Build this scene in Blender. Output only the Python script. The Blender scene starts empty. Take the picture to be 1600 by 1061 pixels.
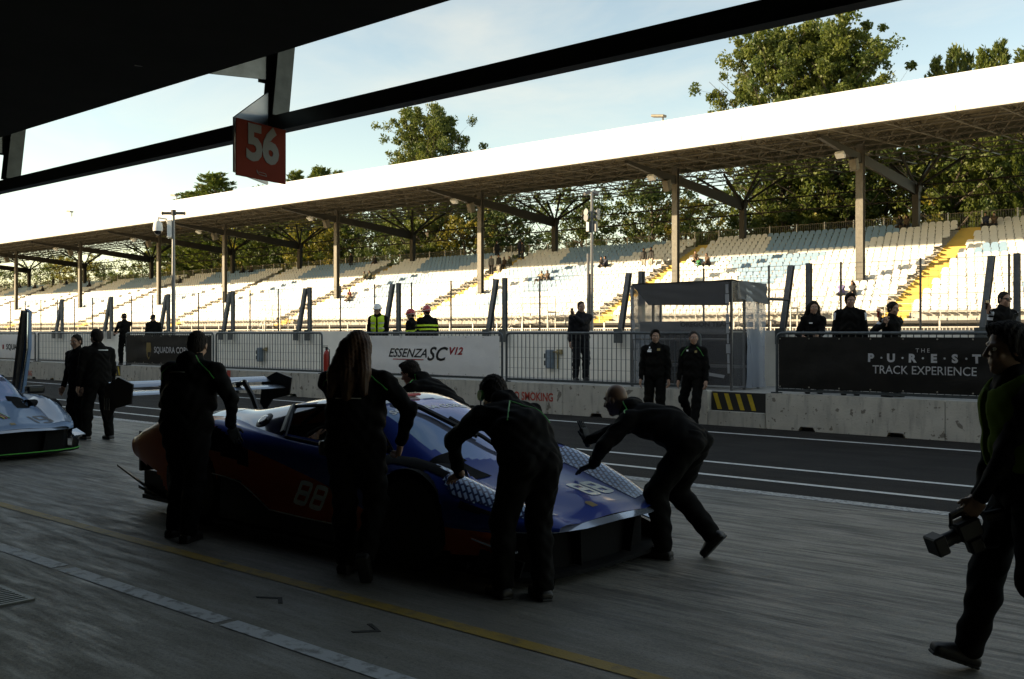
import bpy, bmesh, math, random, zlib
import numpy as np
from mathutils import Vector, Matrix, Quaternion
from mathutils.bvhtree import BVHTree

random.seed(7)
RNG = np.random.default_rng(11)
R = math.radians
SC = bpy.context.scene
COL = SC.collection

# ------------------------------------------------------------------ camera
EYE = 1.75
YAW = 40.8
SY, CY = math.sin(R(YAW)), math.cos(R(YAW))
F = 1556.0
cam_d = bpy.data.cameras.new('camera')
cam_d.sensor_width = 36.0
cam_d.lens = 35.0
cam_d.shift_y = -10.5 / 1600.0
cam_d.clip_start = 0.05
cam_d.clip_end = 3000
cam = bpy.data.objects.new('camera', cam_d)
cam.location = (0, 0, EYE)
cam.rotation_euler = (R(90), 0, R(YAW))
COL.objects.link(cam)
SC.camera = cam

# ------------------------------------------------------------------ light
SUN_EL = 16.2
SUN_AZ = 45.0            # travel direction, degrees from +Y towards +X
world = bpy.data.worlds.new('World')
SC.world = world
world.use_nodes = True
wn, wl = world.node_tree.nodes, world.node_tree.links
wn.clear()
w_out = wn.new('ShaderNodeOutputWorld')
w_bg = wn.new('ShaderNodeBackground')
w_sky = wn.new('ShaderNodeTexSky')
w_sky.sky_type = 'NISHITA'
w_sky.sun_disc = False
w_sky.sun_elevation = R(SUN_EL)
w_sky.sun_rotation = R(180 + SUN_AZ)
w_sky.air_density = 1.0
w_sky.dust_density = 0.35
w_sky.ozone_density = 1.6
# thin high cloud, the same all round the sky
w_tc = wn.new('ShaderNodeTexCoord')
w_map = wn.new('ShaderNodeMapping')
w_map.inputs['Scale'].default_value = (1.2, 2.4, 5.5)
w_map.inputs['Rotation'].default_value = (0.1, 0.2, 0.6)
w_nz = wn.new('ShaderNodeTexNoise')
w_nz.inputs['Scale'].default_value = 1.7
w_nz.inputs['Detail'].default_value = 7
w_nz.inputs['Roughness'].default_value = 0.55
w_nz.inputs['Distortion'].default_value = 0.6
w_cr = wn.new('ShaderNodeMapRange')
w_cr.inputs[1].default_value = 0.46
w_cr.inputs[2].default_value = 0.78
w_cr.inputs[3].default_value = 0.0
w_cr.inputs[4].default_value = 0.34
w_mix = wn.new('ShaderNodeMix')
w_mix.data_type = 'RGBA'
w_mix.inputs[7].default_value = (4.0, 4.0, 3.95, 1)
wl.new(w_tc.outputs['Generated'], w_map.inputs['Vector'])
wl.new(w_map.outputs['Vector'], w_nz.inputs['Vector'])
wl.new(w_nz.outputs[0], w_cr.inputs[0])
wl.new(w_cr.outputs[0], w_mix.inputs[0])
wl.new(w_sky.outputs[0], w_mix.inputs[6])
wl.new(w_mix.outputs[2], w_bg.inputs['Color'])
w_bg.inputs['Strength'].default_value = 0.105
wl.new(w_bg.outputs[0], w_out.inputs['Surface'])

sun_d = bpy.data.lights.new('sun', 'SUN')
sun_d.energy = 3.6
sun_d.angle = R(0.5)
sun_d.color = (1.0, 0.91, 0.77)
sun = bpy.data.objects.new('sun', sun_d)
_t = Vector((math.sin(R(SUN_AZ)) * math.cos(R(SUN_EL)), math.cos(R(SUN_AZ)) * math.cos(R(SUN_EL)), -math.sin(R(SUN_EL))))
sun.rotation_euler = _t.to_track_quat('-Z', 'Y').to_euler()
sun.location = (-40, -60, 60)
COL.objects.link(sun)

SC.view_settings.view_transform = 'Standard'
SC.view_settings.look = 'None'
SC.view_settings.gamma = 1.0
SC.view_settings.use_curve_mapping = False
SC.view_settings.exposure = 1.52
try:
    SC.view_settings.use_white_balance = True
    SC.view_settings.white_balance_temperature = 9200
    SC.view_settings.white_balance_tint = 10
except Exception:
    pass
SC.cycles.max_bounces = 6
SC.cycles.diffuse_bounces = 3
SC.cycles.glossy_bounces = 3
SC.cycles.transparent_max_bounces = 12
SC.cycles.transmission_bounces = 4
SC.cycles.use_denoising = True

# ------------------------------------------------------------------ helpers
def PXX(x, D):
    """World X on the plane Y = D that the photograph shows at column x."""
    a = (x - 800.0) / F
    return D * (CY * a - SY) / (SY * a + CY)

def DEP(x, D):
    a = (x - 800.0) / F
    return D / (SY * a + CY)

def PZ(x, y, D):
    return EYE + (520.0 - y) / F * DEP(x, D)

def AT(x, y, D):
    return Vector((PXX(x, D), D, PZ(x, y, D)))

def GR(x, y, z=0.0):
    """Point at height z seen at pixel x, y."""
    d = (EYE - z) * F / (y - 520.0)
    xc = (x - 800.0) / F * d
    return Vector((CY * xc - SY * d, SY * xc + CY * d, z))

MATS = {}
def pbr(name, col, rough=0.6, metal=0.0, var=0.0, vscale=6.0, bump=0.0, bscale=40.0, coat=0.0, spec=0.5,
        col2=None, sheen=0.0, stretch=(1, 1, 1), trans=0.0, coords='Object'):
    if name in MATS:
        return MATS[name]
    m = bpy.data.materials.new(name)
    m.use_nodes = True
    nt = m.node_tree
    b = nt.nodes['Principled BSDF']
    b.inputs['Base Color'].default_value = (*col, 1)
    b.inputs['Roughness'].default_value = rough
    b.inputs['Metallic'].default_value = metal
    b.inputs['Specular IOR Level'].default_value = spec
    b.inputs['Coat Weight'].default_value = coat
    b.inputs['Coat Roughness'].default_value = 0.04
    if sheen:
        b.inputs['Sheen Weight'].default_value = sheen
    if trans:
        b.inputs['Transmission Weight'].default_value = trans
    if var or col2 or bump:
        tc = nt.nodes.new('ShaderNodeTexCoord')
        mp = nt.nodes.new('ShaderNodeMapping')
        mp.inputs['Scale'].default_value = stretch
        nt.links.new(tc.outputs[coords], mp.inputs['Vector'])
    if var or col2:
        n = nt.nodes.new('ShaderNodeTexNoise')
        n.inputs['Scale'].default_value = vscale
        n.inputs['Detail'].default_value = 6
        n.inputs['Roughness'].default_value = 0.62
        nt.links.new(mp.outputs[0], n.inputs['Vector'])
        mx = nt.nodes.new('ShaderNodeMix')
        mx.data_type = 'RGBA'
        c2 = col2 if col2 else tuple(c * (1 - var) for c in col)
        c1 = col if col2 else tuple(min(1, c * (1 + var)) for c in col)
        mx.inputs[6].default_value = (*c1, 1)
        mx.inputs[7].default_value = (*c2, 1)
        mr = nt.nodes.new('ShaderNodeMapRange')
        mr.inputs[1].default_value = 0.32
        mr.inputs[2].default_value = 0.68
        nt.links.new(n.outputs[0], mr.inputs[0])
        nt.links.new(mr.outputs[0], mx.inputs[0])
        nt.links.new(mx.outputs[2], b.inputs['Base Color'])
    if bump:
        n2 = nt.nodes.new('ShaderNodeTexNoise')
        n2.inputs['Scale'].default_value = bscale
        n2.inputs['Detail'].default_value = 5
        nt.links.new(mp.outputs[0], n2.inputs['Vector'])
        bp = nt.nodes.new('ShaderNodeBump')
        bp.inputs['Strength'].default_value = bump
        bp.inputs['Distance'].default_value = 0.02
        nt.links.new(n2.outputs[0], bp.inputs['Height'])
        nt.links.new(bp.outputs[0], b.inputs['Normal'])
    MATS[name] = m
    return m

def put(o, parent=None):
    COL.objects.link(o)
    if parent is not None:
        o.parent = parent
    return o

def tag(o, label=None, cat=None, group=None, kind=None):
    if label: o['label'] = label
    if cat: o['category'] = cat
    if group: o['group'] = group
    if kind: o['kind'] = kind
    return o

def empty(name, loc=(0, 0, 0), rz=0.0, label=None, cat=None, group=None):
    o = bpy.data.objects.new(name, None)
    o.empty_display_size = 0.2
    o.location = loc
    o.rotation_euler = (0, 0, rz)
    COL.objects.link(o)
    return tag(o, label, cat, group)

def inst(name, me, parent=None, loc=None, rot=None, scale=None):
    o = bpy.data.objects.new(name, me)
    if loc is not None: o.location = loc
    if rot is not None: o.rotation_euler = rot
    if scale is not None: o.scale = scale
    return put(o, parent)

def copy_tree(o, parent=None):
    c = o.copy()
    COL.objects.link(c)
    if parent is not None:
        c.parent = parent
    for ch in list(o.children):
        copy_tree(ch, c)
    return c

def mesh_np(name, V, Fc, mats, smooth=True, mi=None):
    me = bpy.data.meshes.new(name)
    V = np.asarray(V, dtype=np.float32)
    if isinstance(Fc, np.ndarray):
        nf, k = Fc.shape
        me.vertices.add(len(V))
        me.vertices.foreach_set('co', V.ravel())
        me.loops.add(nf * k)
        me.loops.foreach_set('vertex_index', Fc.astype(np.int32).ravel())
        me.polygons.add(nf)
        me.polygons.foreach_set('loop_start', np.arange(0, nf * k, k, dtype=np.int32))
        me.polygons.foreach_set('loop_total', np.full(nf, k, dtype=np.int32))
    else:
        me.from_pydata([tuple(v) for v in V], [], Fc)
    for m in (mats if isinstance(mats, (list, tuple)) else [mats]):
        me.materials.append(m)
    if mi is not None:
        me.polygons.foreach_set('material_index', np.asarray(mi, dtype=np.int32))
    me.polygons.foreach_set('use_smooth', np.full(len(me.polygons), bool(smooth)))
    me.update(calc_edges=True)
    me.validate()
    return me

class MB:
    """Collects simple solids into one mesh."""
    def __init__(self):
        self.v, self.f, self.m = [], [], []
        self.cm = 0
    def add(self, vs, fs):
        o = len(self.v)
        self.v.extend([tuple(p) for p in vs])
        for f in fs:
            self.f.append(tuple(i + o for i in f))
            self.m.append(self.cm)
        return self
    def box(self, c, s, rot=None, bev=0.0):
        hx, hy, hz = s[0] / 2, s[1] / 2, s[2] / 2
        if bev > 0:
            b = min(bev, hx * .9, hy * .9, hz * .9)
            pts, fs = [], []
            for sx in (-1, 1):
                for sy in (-1, 1):
                    for sz in (-1, 1):
                        pts += [(sx * (hx - b), sy * (hy - b), sz * hz), (sx * (hx - b), sy * hy, sz * (hz - b)), (sx * hx, sy * (hy - b), sz * (hz - b))]
            bm = bmesh.new()
            for p in pts: bm.verts.new(p)
            bmesh.ops.convex_hull(bm, input=bm.verts[:])
            bm.verts.index_update()
            pts = [v.co.copy() for v in bm.verts]
            fs = [tuple(v.index for v in f.verts) for f in bm.faces]
            bm.free()
        else:
            pts = [(x * hx, y * hy, z * hz) for z in (-1, 1) for y in (-1, 1) for x in (-1, 1)]
            fs = [(0, 2, 3, 1), (4, 5, 7, 6), (0, 1, 5, 4), (2, 6, 7, 3), (0, 4, 6, 2), (1, 3, 7, 5)]
        if rot is not None:
            pts = [rot @ Vector(p) for p in pts]
        c = Vector(c)
        return self.add([Vector(p) + c for p in pts], fs)
    def box2(self, a, b, bev=0.0):
        return self.box([(a[i] + b[i]) / 2 for i in range(3)], [abs(b[i] - a[i]) for i in range(3)], None, bev)
    def tube(self, a, b, r, n=6, r2=None, cap=True):
        return self.path([a, b], [r, r if r2 is None else r2], n, cap)
    def path(self, pts, rs, n=6, cap=True):
        pts = [Vector(p) for p in pts]
        if not hasattr(rs, '__len__'): rs = [rs] * len(pts)
        vs, fs = [], []
        u = None
        for i, p in enumerate(pts):
            d = (pts[min(i + 1, len(pts) - 1)] - pts[max(i - 1, 0)])
            if d.length < 1e-9: d = Vector((0, 0, 1))
            d.normalize()
            if u is None:
                u = d.orthogonal().normalized()
            else:
                u = (u - d * u.dot(d))
                u = u.normalized() if u.length > 1e-6 else d.orthogonal().normalized()
            w = d.cross(u)
            for k in range(n):
                t = 2 * math.pi * k / n
                vs.append(p + (u * math.cos(t) + w * math.sin(t)) * rs[i])
        for i in range(len(pts) - 1):
            for k in range(n):
                k2 = (k + 1) % n
                fs.append((i * n + k, i * n + k2, (i + 1) * n + k2, (i + 1) * n + k))
        if cap:
            fs.append(tuple(range(n - 1, -1, -1)))
            fs.append(tuple((len(pts) - 1) * n + k for k in range(n)))
        return self.add(vs, fs)
    def prism(self, pts, dv):
        n = len(pts)
        dv = Vector(dv)
        vs = [Vector(p) for p in pts] + [Vector(p) + dv for p in pts]
        fs = [tuple(range(n - 1, -1, -1)), tuple(range(n, 2 * n))]
        fs += [(i, (i + 1) % n, n + (i + 1) % n, n + i) for i in range(n)]
        return self.add(vs, fs)
    def lathe(self, c, prof, n=16, axis=(0, 0, 1)):
        q = Vector((0, 0, 1)).rotation_difference(Vector(axis))
        c = Vector(c)
        vs, fs = [], []
        for (r, z) in prof:
            for k in range(n):
                t = 2 * math.pi * k / n
                vs.append(c + q @ Vector((r * math.cos(t), r * math.sin(t), z)))
        for i in range(len(prof) - 1):
            for k in range(n):
                k2 = (k + 1) % n
                fs.append((i * n + k, i * n + k2, (i + 1) * n + k2, (i + 1) * n + k))
        fs.append(tuple(range(n - 1, -1, -1)))
        fs.append(tuple((len(prof) - 1) * n + k for k in range(n)))
        return self.add(vs, fs)
    def mesh(self, name, mats, smooth=False):
        me = bpy.data.meshes.new(name)
        me.from_pydata(self.v, [], self.f)
        for m in (mats if isinstance(mats, (list, tuple)) else [mats]):
            me.materials.append(m)
        me.polygons.foreach_set('material_index', np.asarray(self.m, dtype=np.int32))
        bm = bmesh.new(); bm.from_mesh(me)
        bmesh.ops.recalc_face_normals(bm, faces=bm.faces[:])
        bm.to_mesh(me); bm.free()
        if smooth:
            me.polygons.foreach_set('use_smooth', np.full(len(me.polygons), True))
            try:
                me.set_sharp_from_angle(angle=R(40))
            except Exception:
                pass
        me.update()
        return me
    def build(self, name, mats, parent=None, smooth=False):
        return put(bpy.data.objects.new(name, self.mesh(name, mats, smooth)), parent)

def sheet(name, x0, x1, y0, y1, z, m, nx=1, ny=1):
    V, Fc = [], []
    for j in range(ny + 1):
        for i in range(nx + 1):
            V.append((x0 + (x1 - x0) * i / nx, y0 + (y1 - y0) * j / ny, z))
    for j in range(ny):
        for i in range(nx):
            a = j * (nx + 1) + i
            Fc.append((a, a + 1, a + nx + 2, a + nx + 1))
    o = put(bpy.data.objects.new(name, mesh_np(name, V, Fc, m, False)))
    o['kind'] = 'structure'
    return o

def text_mesh(name, body, size, m, shear=0.0, extrude=0.004, bold=0.0, spacing=1.0, align='CENTER', sx=1.0):
    cu = bpy.data.curves.new('text', 'FONT')
    cu.body = body
    cu.size = size
    cu.shear = shear
    cu.extrude = extrude
    cu.offset = bold
    cu.space_character = spacing
    cu.align_x = align
    cu.align_y = 'CENTER'
    cu.resolution_u = 3
    ob = bpy.data.objects.new('text', cu)
    COL.objects.link(ob)
    me = bpy.data.meshes.new_from_object(ob)
    bpy.data.objects.remove(ob)
    bpy.data.curves.remove(cu)
    me.name = name
    me.materials.clear()
    me.materials.append(m)
    if sx != 1.0:
        me.transform(Matrix.Diagonal((sx, 1, 1, 1)))
    return me

FACE_CAM = Matrix.Rotation(R(90), 4, 'X')      # text lying in XZ, read from -Y

# ---- signed distance modelling for people and other soft shapes
class SDF:
    def __init__(self, k=0.03):
        self.p = []
        self.k = k
    def cap(self, a, b, ra, rb=None, k=None, op=1):
        self.p.append(('c', np.array(a, float), np.array(b, float), ra, ra if rb is None else rb, self.k if k is None else k, op)); return self
    def ell(self, c, r, rot=None, k=None, op=1):
        self.p.append(('e', np.array(c, float), np.array(r, float), None if rot is None else np.array(rot, float), 0, self.k if k is None else k, op)); return self
    def box(self, c, h, rnd=0.01, rot=None, k=None, op=1):
        self.p.append(('b', np.array(c, float), np.array(h, float), None if rot is None else np.array(rot, float), rnd, self.k if k is None else k, op)); return self
    def plane(self, c, n, k=0.01):
        """keep only the side the normal points away from"""
        n = np.array(n, float); n /= np.linalg.norm(n)
        self.p.append(('p', np.array(c, float), n, 0, 0, k, -1)); return self
    def bounds(self, pad):
        lo, hi = np.full(3, 1e9), np.full(3, -1e9)
        for q in self.p:
            if q[6] < 0: continue
            if q[0] == 'c':
                r = max(q[3], q[4])
                lo = np.minimum(lo, np.minimum(q[1], q[2]) - r); hi = np.maximum(hi, np.maximum(q[1], q[2]) + r)
            else:
                e = q[2] if q[3] is None else np.abs(q[3]) @ q[2]
                if q[0] == 'b': e = e + q[4]
                lo = np.minimum(lo, q[1] - e); hi = np.maximum(hi, q[1] + e)
        return lo - pad, hi + pad
    def eval(self, P):
        d = None
        for q in self.p:
            if q[0] == 'c':
                a, b = q[1], q[2]
                ba = b - a
                L = max(ba @ ba, 1e-9)
                t = np.clip(((P - a) @ ba) / L, 0, 1)
                e = np.linalg.norm(P - a - t[:, None] * ba, axis=1) - (q[3] + (q[4] - q[3]) * t)
            elif q[0] == 'e':
                x = P - q[1]
                if q[3] is not None: x = x @ q[3]
                k0 = np.linalg.norm(x / q[2], axis=1)
                k1 = np.linalg.norm(x / (q[2] ** 2), axis=1) + 1e-9
                e = k0 * (k0 - 1) / k1
            elif q[0] == 'b':
                x = P - q[1]
                if q[3] is not None: x = x @ q[3]
                w = np.abs(x) - q[2]
                e = np.linalg.norm(np.maximum(w, 0), axis=1) + np.minimum(w.max(axis=1), 0) - q[4]
            else:
                e = -((P - q[1]) @ q[2])
            k = max(q[5], 1e-5)
            if d is None:
                d = e
            elif q[6] > 0:
                h = np.clip(.5 + .5 * (e - d) / k, 0, 1)
                d = e * (1 - h) + d * h - k * h * (1 - h)
            else:
                h = np.clip(.5 - .5 * (d + e) / k, 0, 1)
                d = d * (1 - h) - e * h + k * h * (1 - h)
        return d

def nets(sdf, vox, fold=0.0, seed=0.0, pad=0.03, fscale=1.0):
    # fscale < 0: strands running down, as hair falls
    lo, hi = sdf.bounds(pad + vox * 2)
    n = np.maximum(np.ceil((hi - lo) / vox).astype(int) + 1, 4)
    ax = [lo[i] + vox * np.arange(n[i]) for i in range(3)]
    G = np.stack(np.meshgrid(*ax, indexing='ij'), -1).reshape(-1, 3)
    d = sdf.eval(G)
    if fold and fscale < 0:
        u = G[:, 0] + .8 * G[:, 1]; w = G[:, 0] - 1.1 * G[:, 1]
        d = d + fold * (np.sin(u * 190 + 3.0 * np.sin(G[:, 2] * 9 + seed)) + .8 * np.sin(w * 240 + 2.4 * np.sin(G[:, 2] * 13 + seed) + seed))
    elif fold:
        g = G * fscale
        w = np.sin(g[:, 0] * 23 + seed + 2 * np.sin(g[:, 2] * 9 + seed)) * np.sin(g[:, 2] * 31 + 3 * np.sin(g[:, 1] * 13 + g[:, 0] * 17 + seed) + seed * 2)
        w2 = np.sin(g[:, 2] * 57 + 4 * np.sin(g[:, 0] * 19 - seed) + g[:, 1] * 23)
        d = d + fold * (w + .45 * w2)
    V = d.reshape(n)
    ins = V < 0
    c = [n[0] - 1, n[1] - 1, n[2] - 1]
    acc = np.zeros((*c, 3)); cnt = np.zeros(c)
    I = np.stack(np.meshgrid(np.arange(c[0]), np.arange(c[1]), np.arange(c[2]), indexing='ij'), -1).astype(float)
    corners = [(i, j, k) for i in (0, 1) for j in (0, 1) for k in (0, 1)]
    def S(A, o): return A[o[0]:o[0] + c[0], o[1]:o[1] + c[1], o[2]:o[2] + c[2]]
    for p in corners:
        for axis in range(3):
            if p[axis] == 1: continue
            q = list(p); q[axis] = 1
            a, b = S(V, p), S(V, q)
            m = (a < 0) != (b < 0)
            if not m.any(): continue
            t = np.where(m, a / np.where(np.abs(a - b) < 1e-12, 1, a - b), 0)
            pos = np.zeros((*c, 3)); pos[...] = p
            pos[..., axis] = t
            acc += pos * m[..., None]; cnt += m
    act = cnt > 0
    idx = np.full(c, -1, dtype=np.int64)
    idx[act] = np.arange(act.sum())
    verts = lo + vox * (I[act] + acc[act] / cnt[act][:, None])
    quads = []
    for axis in range(3):
        o1, o2 = [(1, 2), (2, 0), (0, 1)][axis]
        sl_a = [slice(1, -1)] * 3; sl_b = [slice(1, -1)] * 3
        sl_a[axis] = slice(0, n[axis] - 1); sl_b[axis] = slice(1, n[axis])
        a, b = ins[tuple(sl_a)], ins[tuple(sl_b)]
        ii = np.argwhere(a != b)
        if not len(ii): continue
        flip = b[tuple(ii.T)]
        base = ii.copy()
        for ax_ in range(3):
            if ax_ != axis: base[:, ax_] += 1
        def cell(d1, d2):
            q = base.copy(); q[:, o1] -= d1; q[:, o2] -= d2
            return idx[q[:, 0], q[:, 1], q[:, 2]]
        f = np.stack([cell(1, 1), cell(0, 1), cell(0, 0), cell(1, 0)], 1)
        f[flip] = f[flip][:, ::-1]
        quads.append(f)
    Fq = np.concatenate(quads) if quads else np.zeros((0, 4), int)
    Fq = Fq[(Fq >= 0).all(axis=1)]
    return verts, Fq

def soft(name, sdf, vox, m, parent=None, fold=0.0, seed=0.0, fscale=1.0):
    V, Q = nets(sdf, vox, fold, seed, fscale=fscale)
    return put(bpy.data.objects.new(name, mesh_np(name, V, Q, m, True)), parent)
# ------------------------------------------------------------------ materials of the setting
def concrete_apron():
    m = bpy.data.materials.new('apron_concrete'); m.use_nodes = True
    nt = m.node_tree; N = nt.nodes.new; L = nt.links.new
    b = nt.nodes['Principled BSDF']
    tc = N('ShaderNodeTexCoord')
    def noise(scale, stretch, detail=6, rough=.6, dist=0.0):
        mp = N('ShaderNodeMapping'); mp.inputs['Scale'].default_value = stretch
        L(tc.outputs['Object'], mp.inputs['Vector'])
        n = N('ShaderNodeTexNoise'); n.inputs['Scale'].default_value = scale
        n.inputs['Detail'].default_value = detail; n.inputs['Roughness'].default_value = rough
        n.inputs['Distortion'].default_value = dist
        L(mp.outputs[0], n.inputs['Vector'])
        return n.outputs[0]
    def rng(src, a, b_, lo=0.0, hi=1.0):
        r = N('ShaderNodeMapRange'); r.inputs[1].default_value = a; r.inputs[2].default_value = b_
        r.inputs[3].default_value = lo; r.inputs[4].default_value = hi
        L(src, r.inputs[0]); return r.outputs[0]
    def mix(fac, c1, c2):
        x = N('ShaderNodeMix'); x.data_type = 'RGBA'
        if hasattr(fac, 'links') or not isinstance(fac, float): L(fac, x.inputs[0])
        else: x.inputs[0].default_value = fac
        for i, cc in ((6, c1), (7, c2)):
            if isinstance(cc, tuple): x.inputs[i].default_value = (*cc, 1)
            else: L(cc, x.inputs[i])
        return x.outputs[2]
    def mul(a, b_):
        x = N('ShaderNodeMath'); x.operation = 'MULTIPLY'
        L(a, x.inputs[0])
        if isinstance(b_, float): x.inputs[1].default_value = b_
        else: L(b_, x.inputs[1])
        return x.outputs[0]
    base = mix(rng(noise(1.3, (1, 1, 1)), .3, .7), (.26, .238, .192), (.175, .161, .130))
    base = mix(mul(rng(noise(38, (1, 1, 1), 4), .45, .7), .5), base, (.075, .074, .068))
    base = mix(mul(rng(noise(120, (1, 1, 1), 3, .7), .52, .66), .55), base, (.05, .048, .043))
    base = mix(mul(rng(noise(95, (1.3, 1, 1), 3, .7), .57, .70), .45), base, (.42, .40, .36))
    # rubber streaks laid along the lane, heavier on the driven strip
    sep = N('ShaderNodeSeparateXYZ'); L(tc.outputs['Object'], sep.inputs[0])
    band = rng(sep.outputs[1], 4.0, 6.2)
    broad = rng(noise(.7, (.5, 1.3, 1), 7, .7), .34, .60, .45, 1.0)
    patch_ = rng(noise(.9, (.8, 1.3, 1), 6, .7), .42, .58, .05, 1.0)
    for (fx, fy, det, t0, t1, wgt, cc) in ((.45, 6.0, 4, .50, .56, .78, (.030, .026, .020)), (.8, 13.0, 3, .52, .57, .70, (.026, .023, .018)),
                                           (1.5, 27.0, 3, .545, .59, .62, (.034, .030, .024)), (.35, 19.0, 2, .56, .60, .7, (.022, .019, .015))):
        w_ = mul(mul(rng(noise(1.0, (fx, fy, 1), det + 2, .68, 1.3), t0, t1), band), broad if fy < 10 else patch_)
        base = mix(mul(w_, wgt), base, cc)
    # oil spots, damp stains and scuffs
    base = mix(mul(rng(noise(1.1, (.6, 1, 1), 8, .7, .8), .60, .68), .55), base, (.045, .042, .036))
    base = mix(mul(rng(noise(17, (1, 1, 1), 2), .735, .76), .8), base, (.02, .018, .015))
    base = mix(mul(rng(noise(8, (.25, 1.6, 1), 6, .7), .62, .70), .45), base, (.30, .285, .25))
    L(base, b.inputs['Base Color'])
    L(rng(noise(5.0, (.3, 2.2, 1), 8, .7), .38, .62, .46, .78), b.inputs['Roughness'])
    bp = N('ShaderNodeBump'); bp.inputs['Strength'].default_value = .28; bp.inputs['Distance'].default_value = .01
    L(noise(60, (1, 1, 1), 5), bp.inputs['Height'])
    L(bp.outputs[0], b.inputs['Normal'])
    return m

def worn_paint(name, col, under=(.12, .12, .115), amount=(.52, .62), rough=.6, scale=14):
    m = pbr(name, col, rough, col2=under, vscale=scale, bump=.2, bscale=70)
    for n in m.node_tree.nodes:
        if n.type == 'MAP_RANGE':
            n.inputs[1].default_value, n.inputs[2].default_value = amount
    return m

def stained_concrete(name, c1, c2, chip, chips=True):
    m = bpy.data.materials.new(name); m.use_nodes = True
    nt = m.node_tree; N = nt.nodes.new; L = nt.links.new
    b = nt.nodes['Principled BSDF']; b.inputs['Roughness'].default_value = .85
    tc = N('ShaderNodeTexCoord')
    def noise(scale, stretch=(1, 1, 1), detail=6):
        mp = N('ShaderNodeMapping'); mp.inputs['Scale'].default_value = stretch
        L(tc.outputs['Object'], mp.inputs['Vector'])
        n = N('ShaderNodeTexNoise'); n.inputs['Scale'].default_value = scale; n.inputs['Detail'].default_value = detail
        L(mp.outputs[0], n.inputs['Vector']); return n.outputs[0]
    def mix(src, a, b_, c_1, c_2, top=1.0):
        r = N('ShaderNodeMapRange'); r.inputs[1].default_value = a; r.inputs[2].default_value = b_; r.inputs[4].default_value = top
        L(src, r.inputs[0])
        x = N('ShaderNodeMix'); x.data_type = 'RGBA'; L(r.outputs[0], x.inputs[0])
        for i, cc in ((6, c_1), (7, c_2)):
            if isinstance(cc, tuple): x.inputs[i].default_value = (*cc, 1)
            else: L(cc, x.inputs[i])
        return x.outputs[2]
    c = mix(noise(2.2), .35, .65, c1, c2)
    c = mix(noise(3.0, (3.0, 3.0, .5)), .52, .72, c, tuple(v * .55 for v in c2), .7)
    if chips:
        c = mix(noise(6.5, (1, 1, 1), 3), .635, .66, c, chip, .85)
        c = mix(noise(23, (1, 1, 1), 2), .70, .73, c, chip, .7)
    L(c, b.inputs['Base Color'])
    bp = N('ShaderNodeBump'); bp.inputs['Strength'].default_value = .35; bp.inputs['Distance'].default_value = .015
    L(noise(26), bp.inputs['Height']); L(bp.outputs[0], b.inputs['Normal'])
    return m

M_APRON = concrete_apron()
M_ASPH = pbr('pit_lane_asphalt', (.020, .0175, .015), .92, spec=.2, var=.4, vscale=3, bump=.5, bscale=160, stretch=(.35, 1, 1))
M_TRACK = pbr('track_asphalt', (.05, .05, .05), .8, var=.25, vscale=2, bump=.3, bscale=120)
M_GROUND = pbr('ground_soil', (.10, .11, .06), .95, var=.35, vscale=.2)
M_LINE = worn_paint('white_line_paint', (.62, .61, .58), (.15, .15, .145), (.56, .72))
M_DASH = worn_paint('worn_white_paint', (.52, .54, .55), (.24, .24, .235), (.50, .62), scale=9)
M_YEL = worn_paint('yellow_line_paint', (.36, .22, .02), (.13, .10, .05), (.5, .72), scale=8)
M_MARK = pbr('black_mark_paint', (.03, .028, .025), .8)
M_EDGE = worn_paint('rough_edge_paint', (.42, .42, .40), (.14, .14, .14), (.44, .58), scale=22)
M_LOWWALL = stained_concrete('low_wall_concrete', (.60, .565, .49), (.49, .46, .40), (.17, .145, .115))
M_PITWALL = pbr('pit_wall_white', (.84, .80, .71), .75, var=.06, vscale=2.0, bump=.12, bscale=30)
M_PLAT = stained_concrete('platform_concrete', (.42, .40, .36), (.32, .31, .28), (.2, .18, .15), False)
M_GALV = pbr('galvanised_steel', (.25, .26, .27), .5, .75, var=.2, vscale=9)
M_DKSTEEL = pbr('dark_painted_steel', (.028, .03, .03), .5, .2, var=.2, vscale=8)
M_GREYST = pbr('grey_green_steel', (.085, .095, .095), .48, .3, var=.25, vscale=12)
M_POSTST = pbr('post_blue_grey_steel', (.105, .115, .12), .5, .3, var=.3, vscale=7)
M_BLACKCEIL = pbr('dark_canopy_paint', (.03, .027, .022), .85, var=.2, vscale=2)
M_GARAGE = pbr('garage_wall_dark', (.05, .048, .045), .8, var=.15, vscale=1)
M_BUILD = pbr('pit_building_plaster', (.62, .60, .56), .85, var=.1, vscale=1)  # kept pale so the unseen upper storey bounces light to the pit wall
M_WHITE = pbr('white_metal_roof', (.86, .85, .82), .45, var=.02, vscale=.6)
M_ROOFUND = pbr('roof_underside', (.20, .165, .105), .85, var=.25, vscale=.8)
M_TRUSS = pbr('truss_steel', (.17, .15, .115), .6, .3, var=.2, vscale=3)
M_COLUMN = pbr('stand_column_steel', (.125, .115, .095), .6, .2, var=.2, vscale=4)
M_TERR = stained_concrete('terrace_concrete', (.50, .47, .42), (.40, .38, .34), (.3, .28, .25), False)
M_SEATW = pbr('white_seat_plastic', (.74, .72, .67), .5)
M_SEATB = pbr('blue_seat_plastic', (.19, .32, .45), .5)
M_AISLE = worn_paint('yellow_stair_paint', (.66, .43, .09), (.45, .32, .11), (.55, .75), scale=5)
M_RAIL = pbr('pale_railing_steel', (.46, .44, .40), .5, .4, var=.15, vscale=3)
M_UNDER = pbr('stand_underside_dark', (.06, .055, .05), .9)

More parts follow.
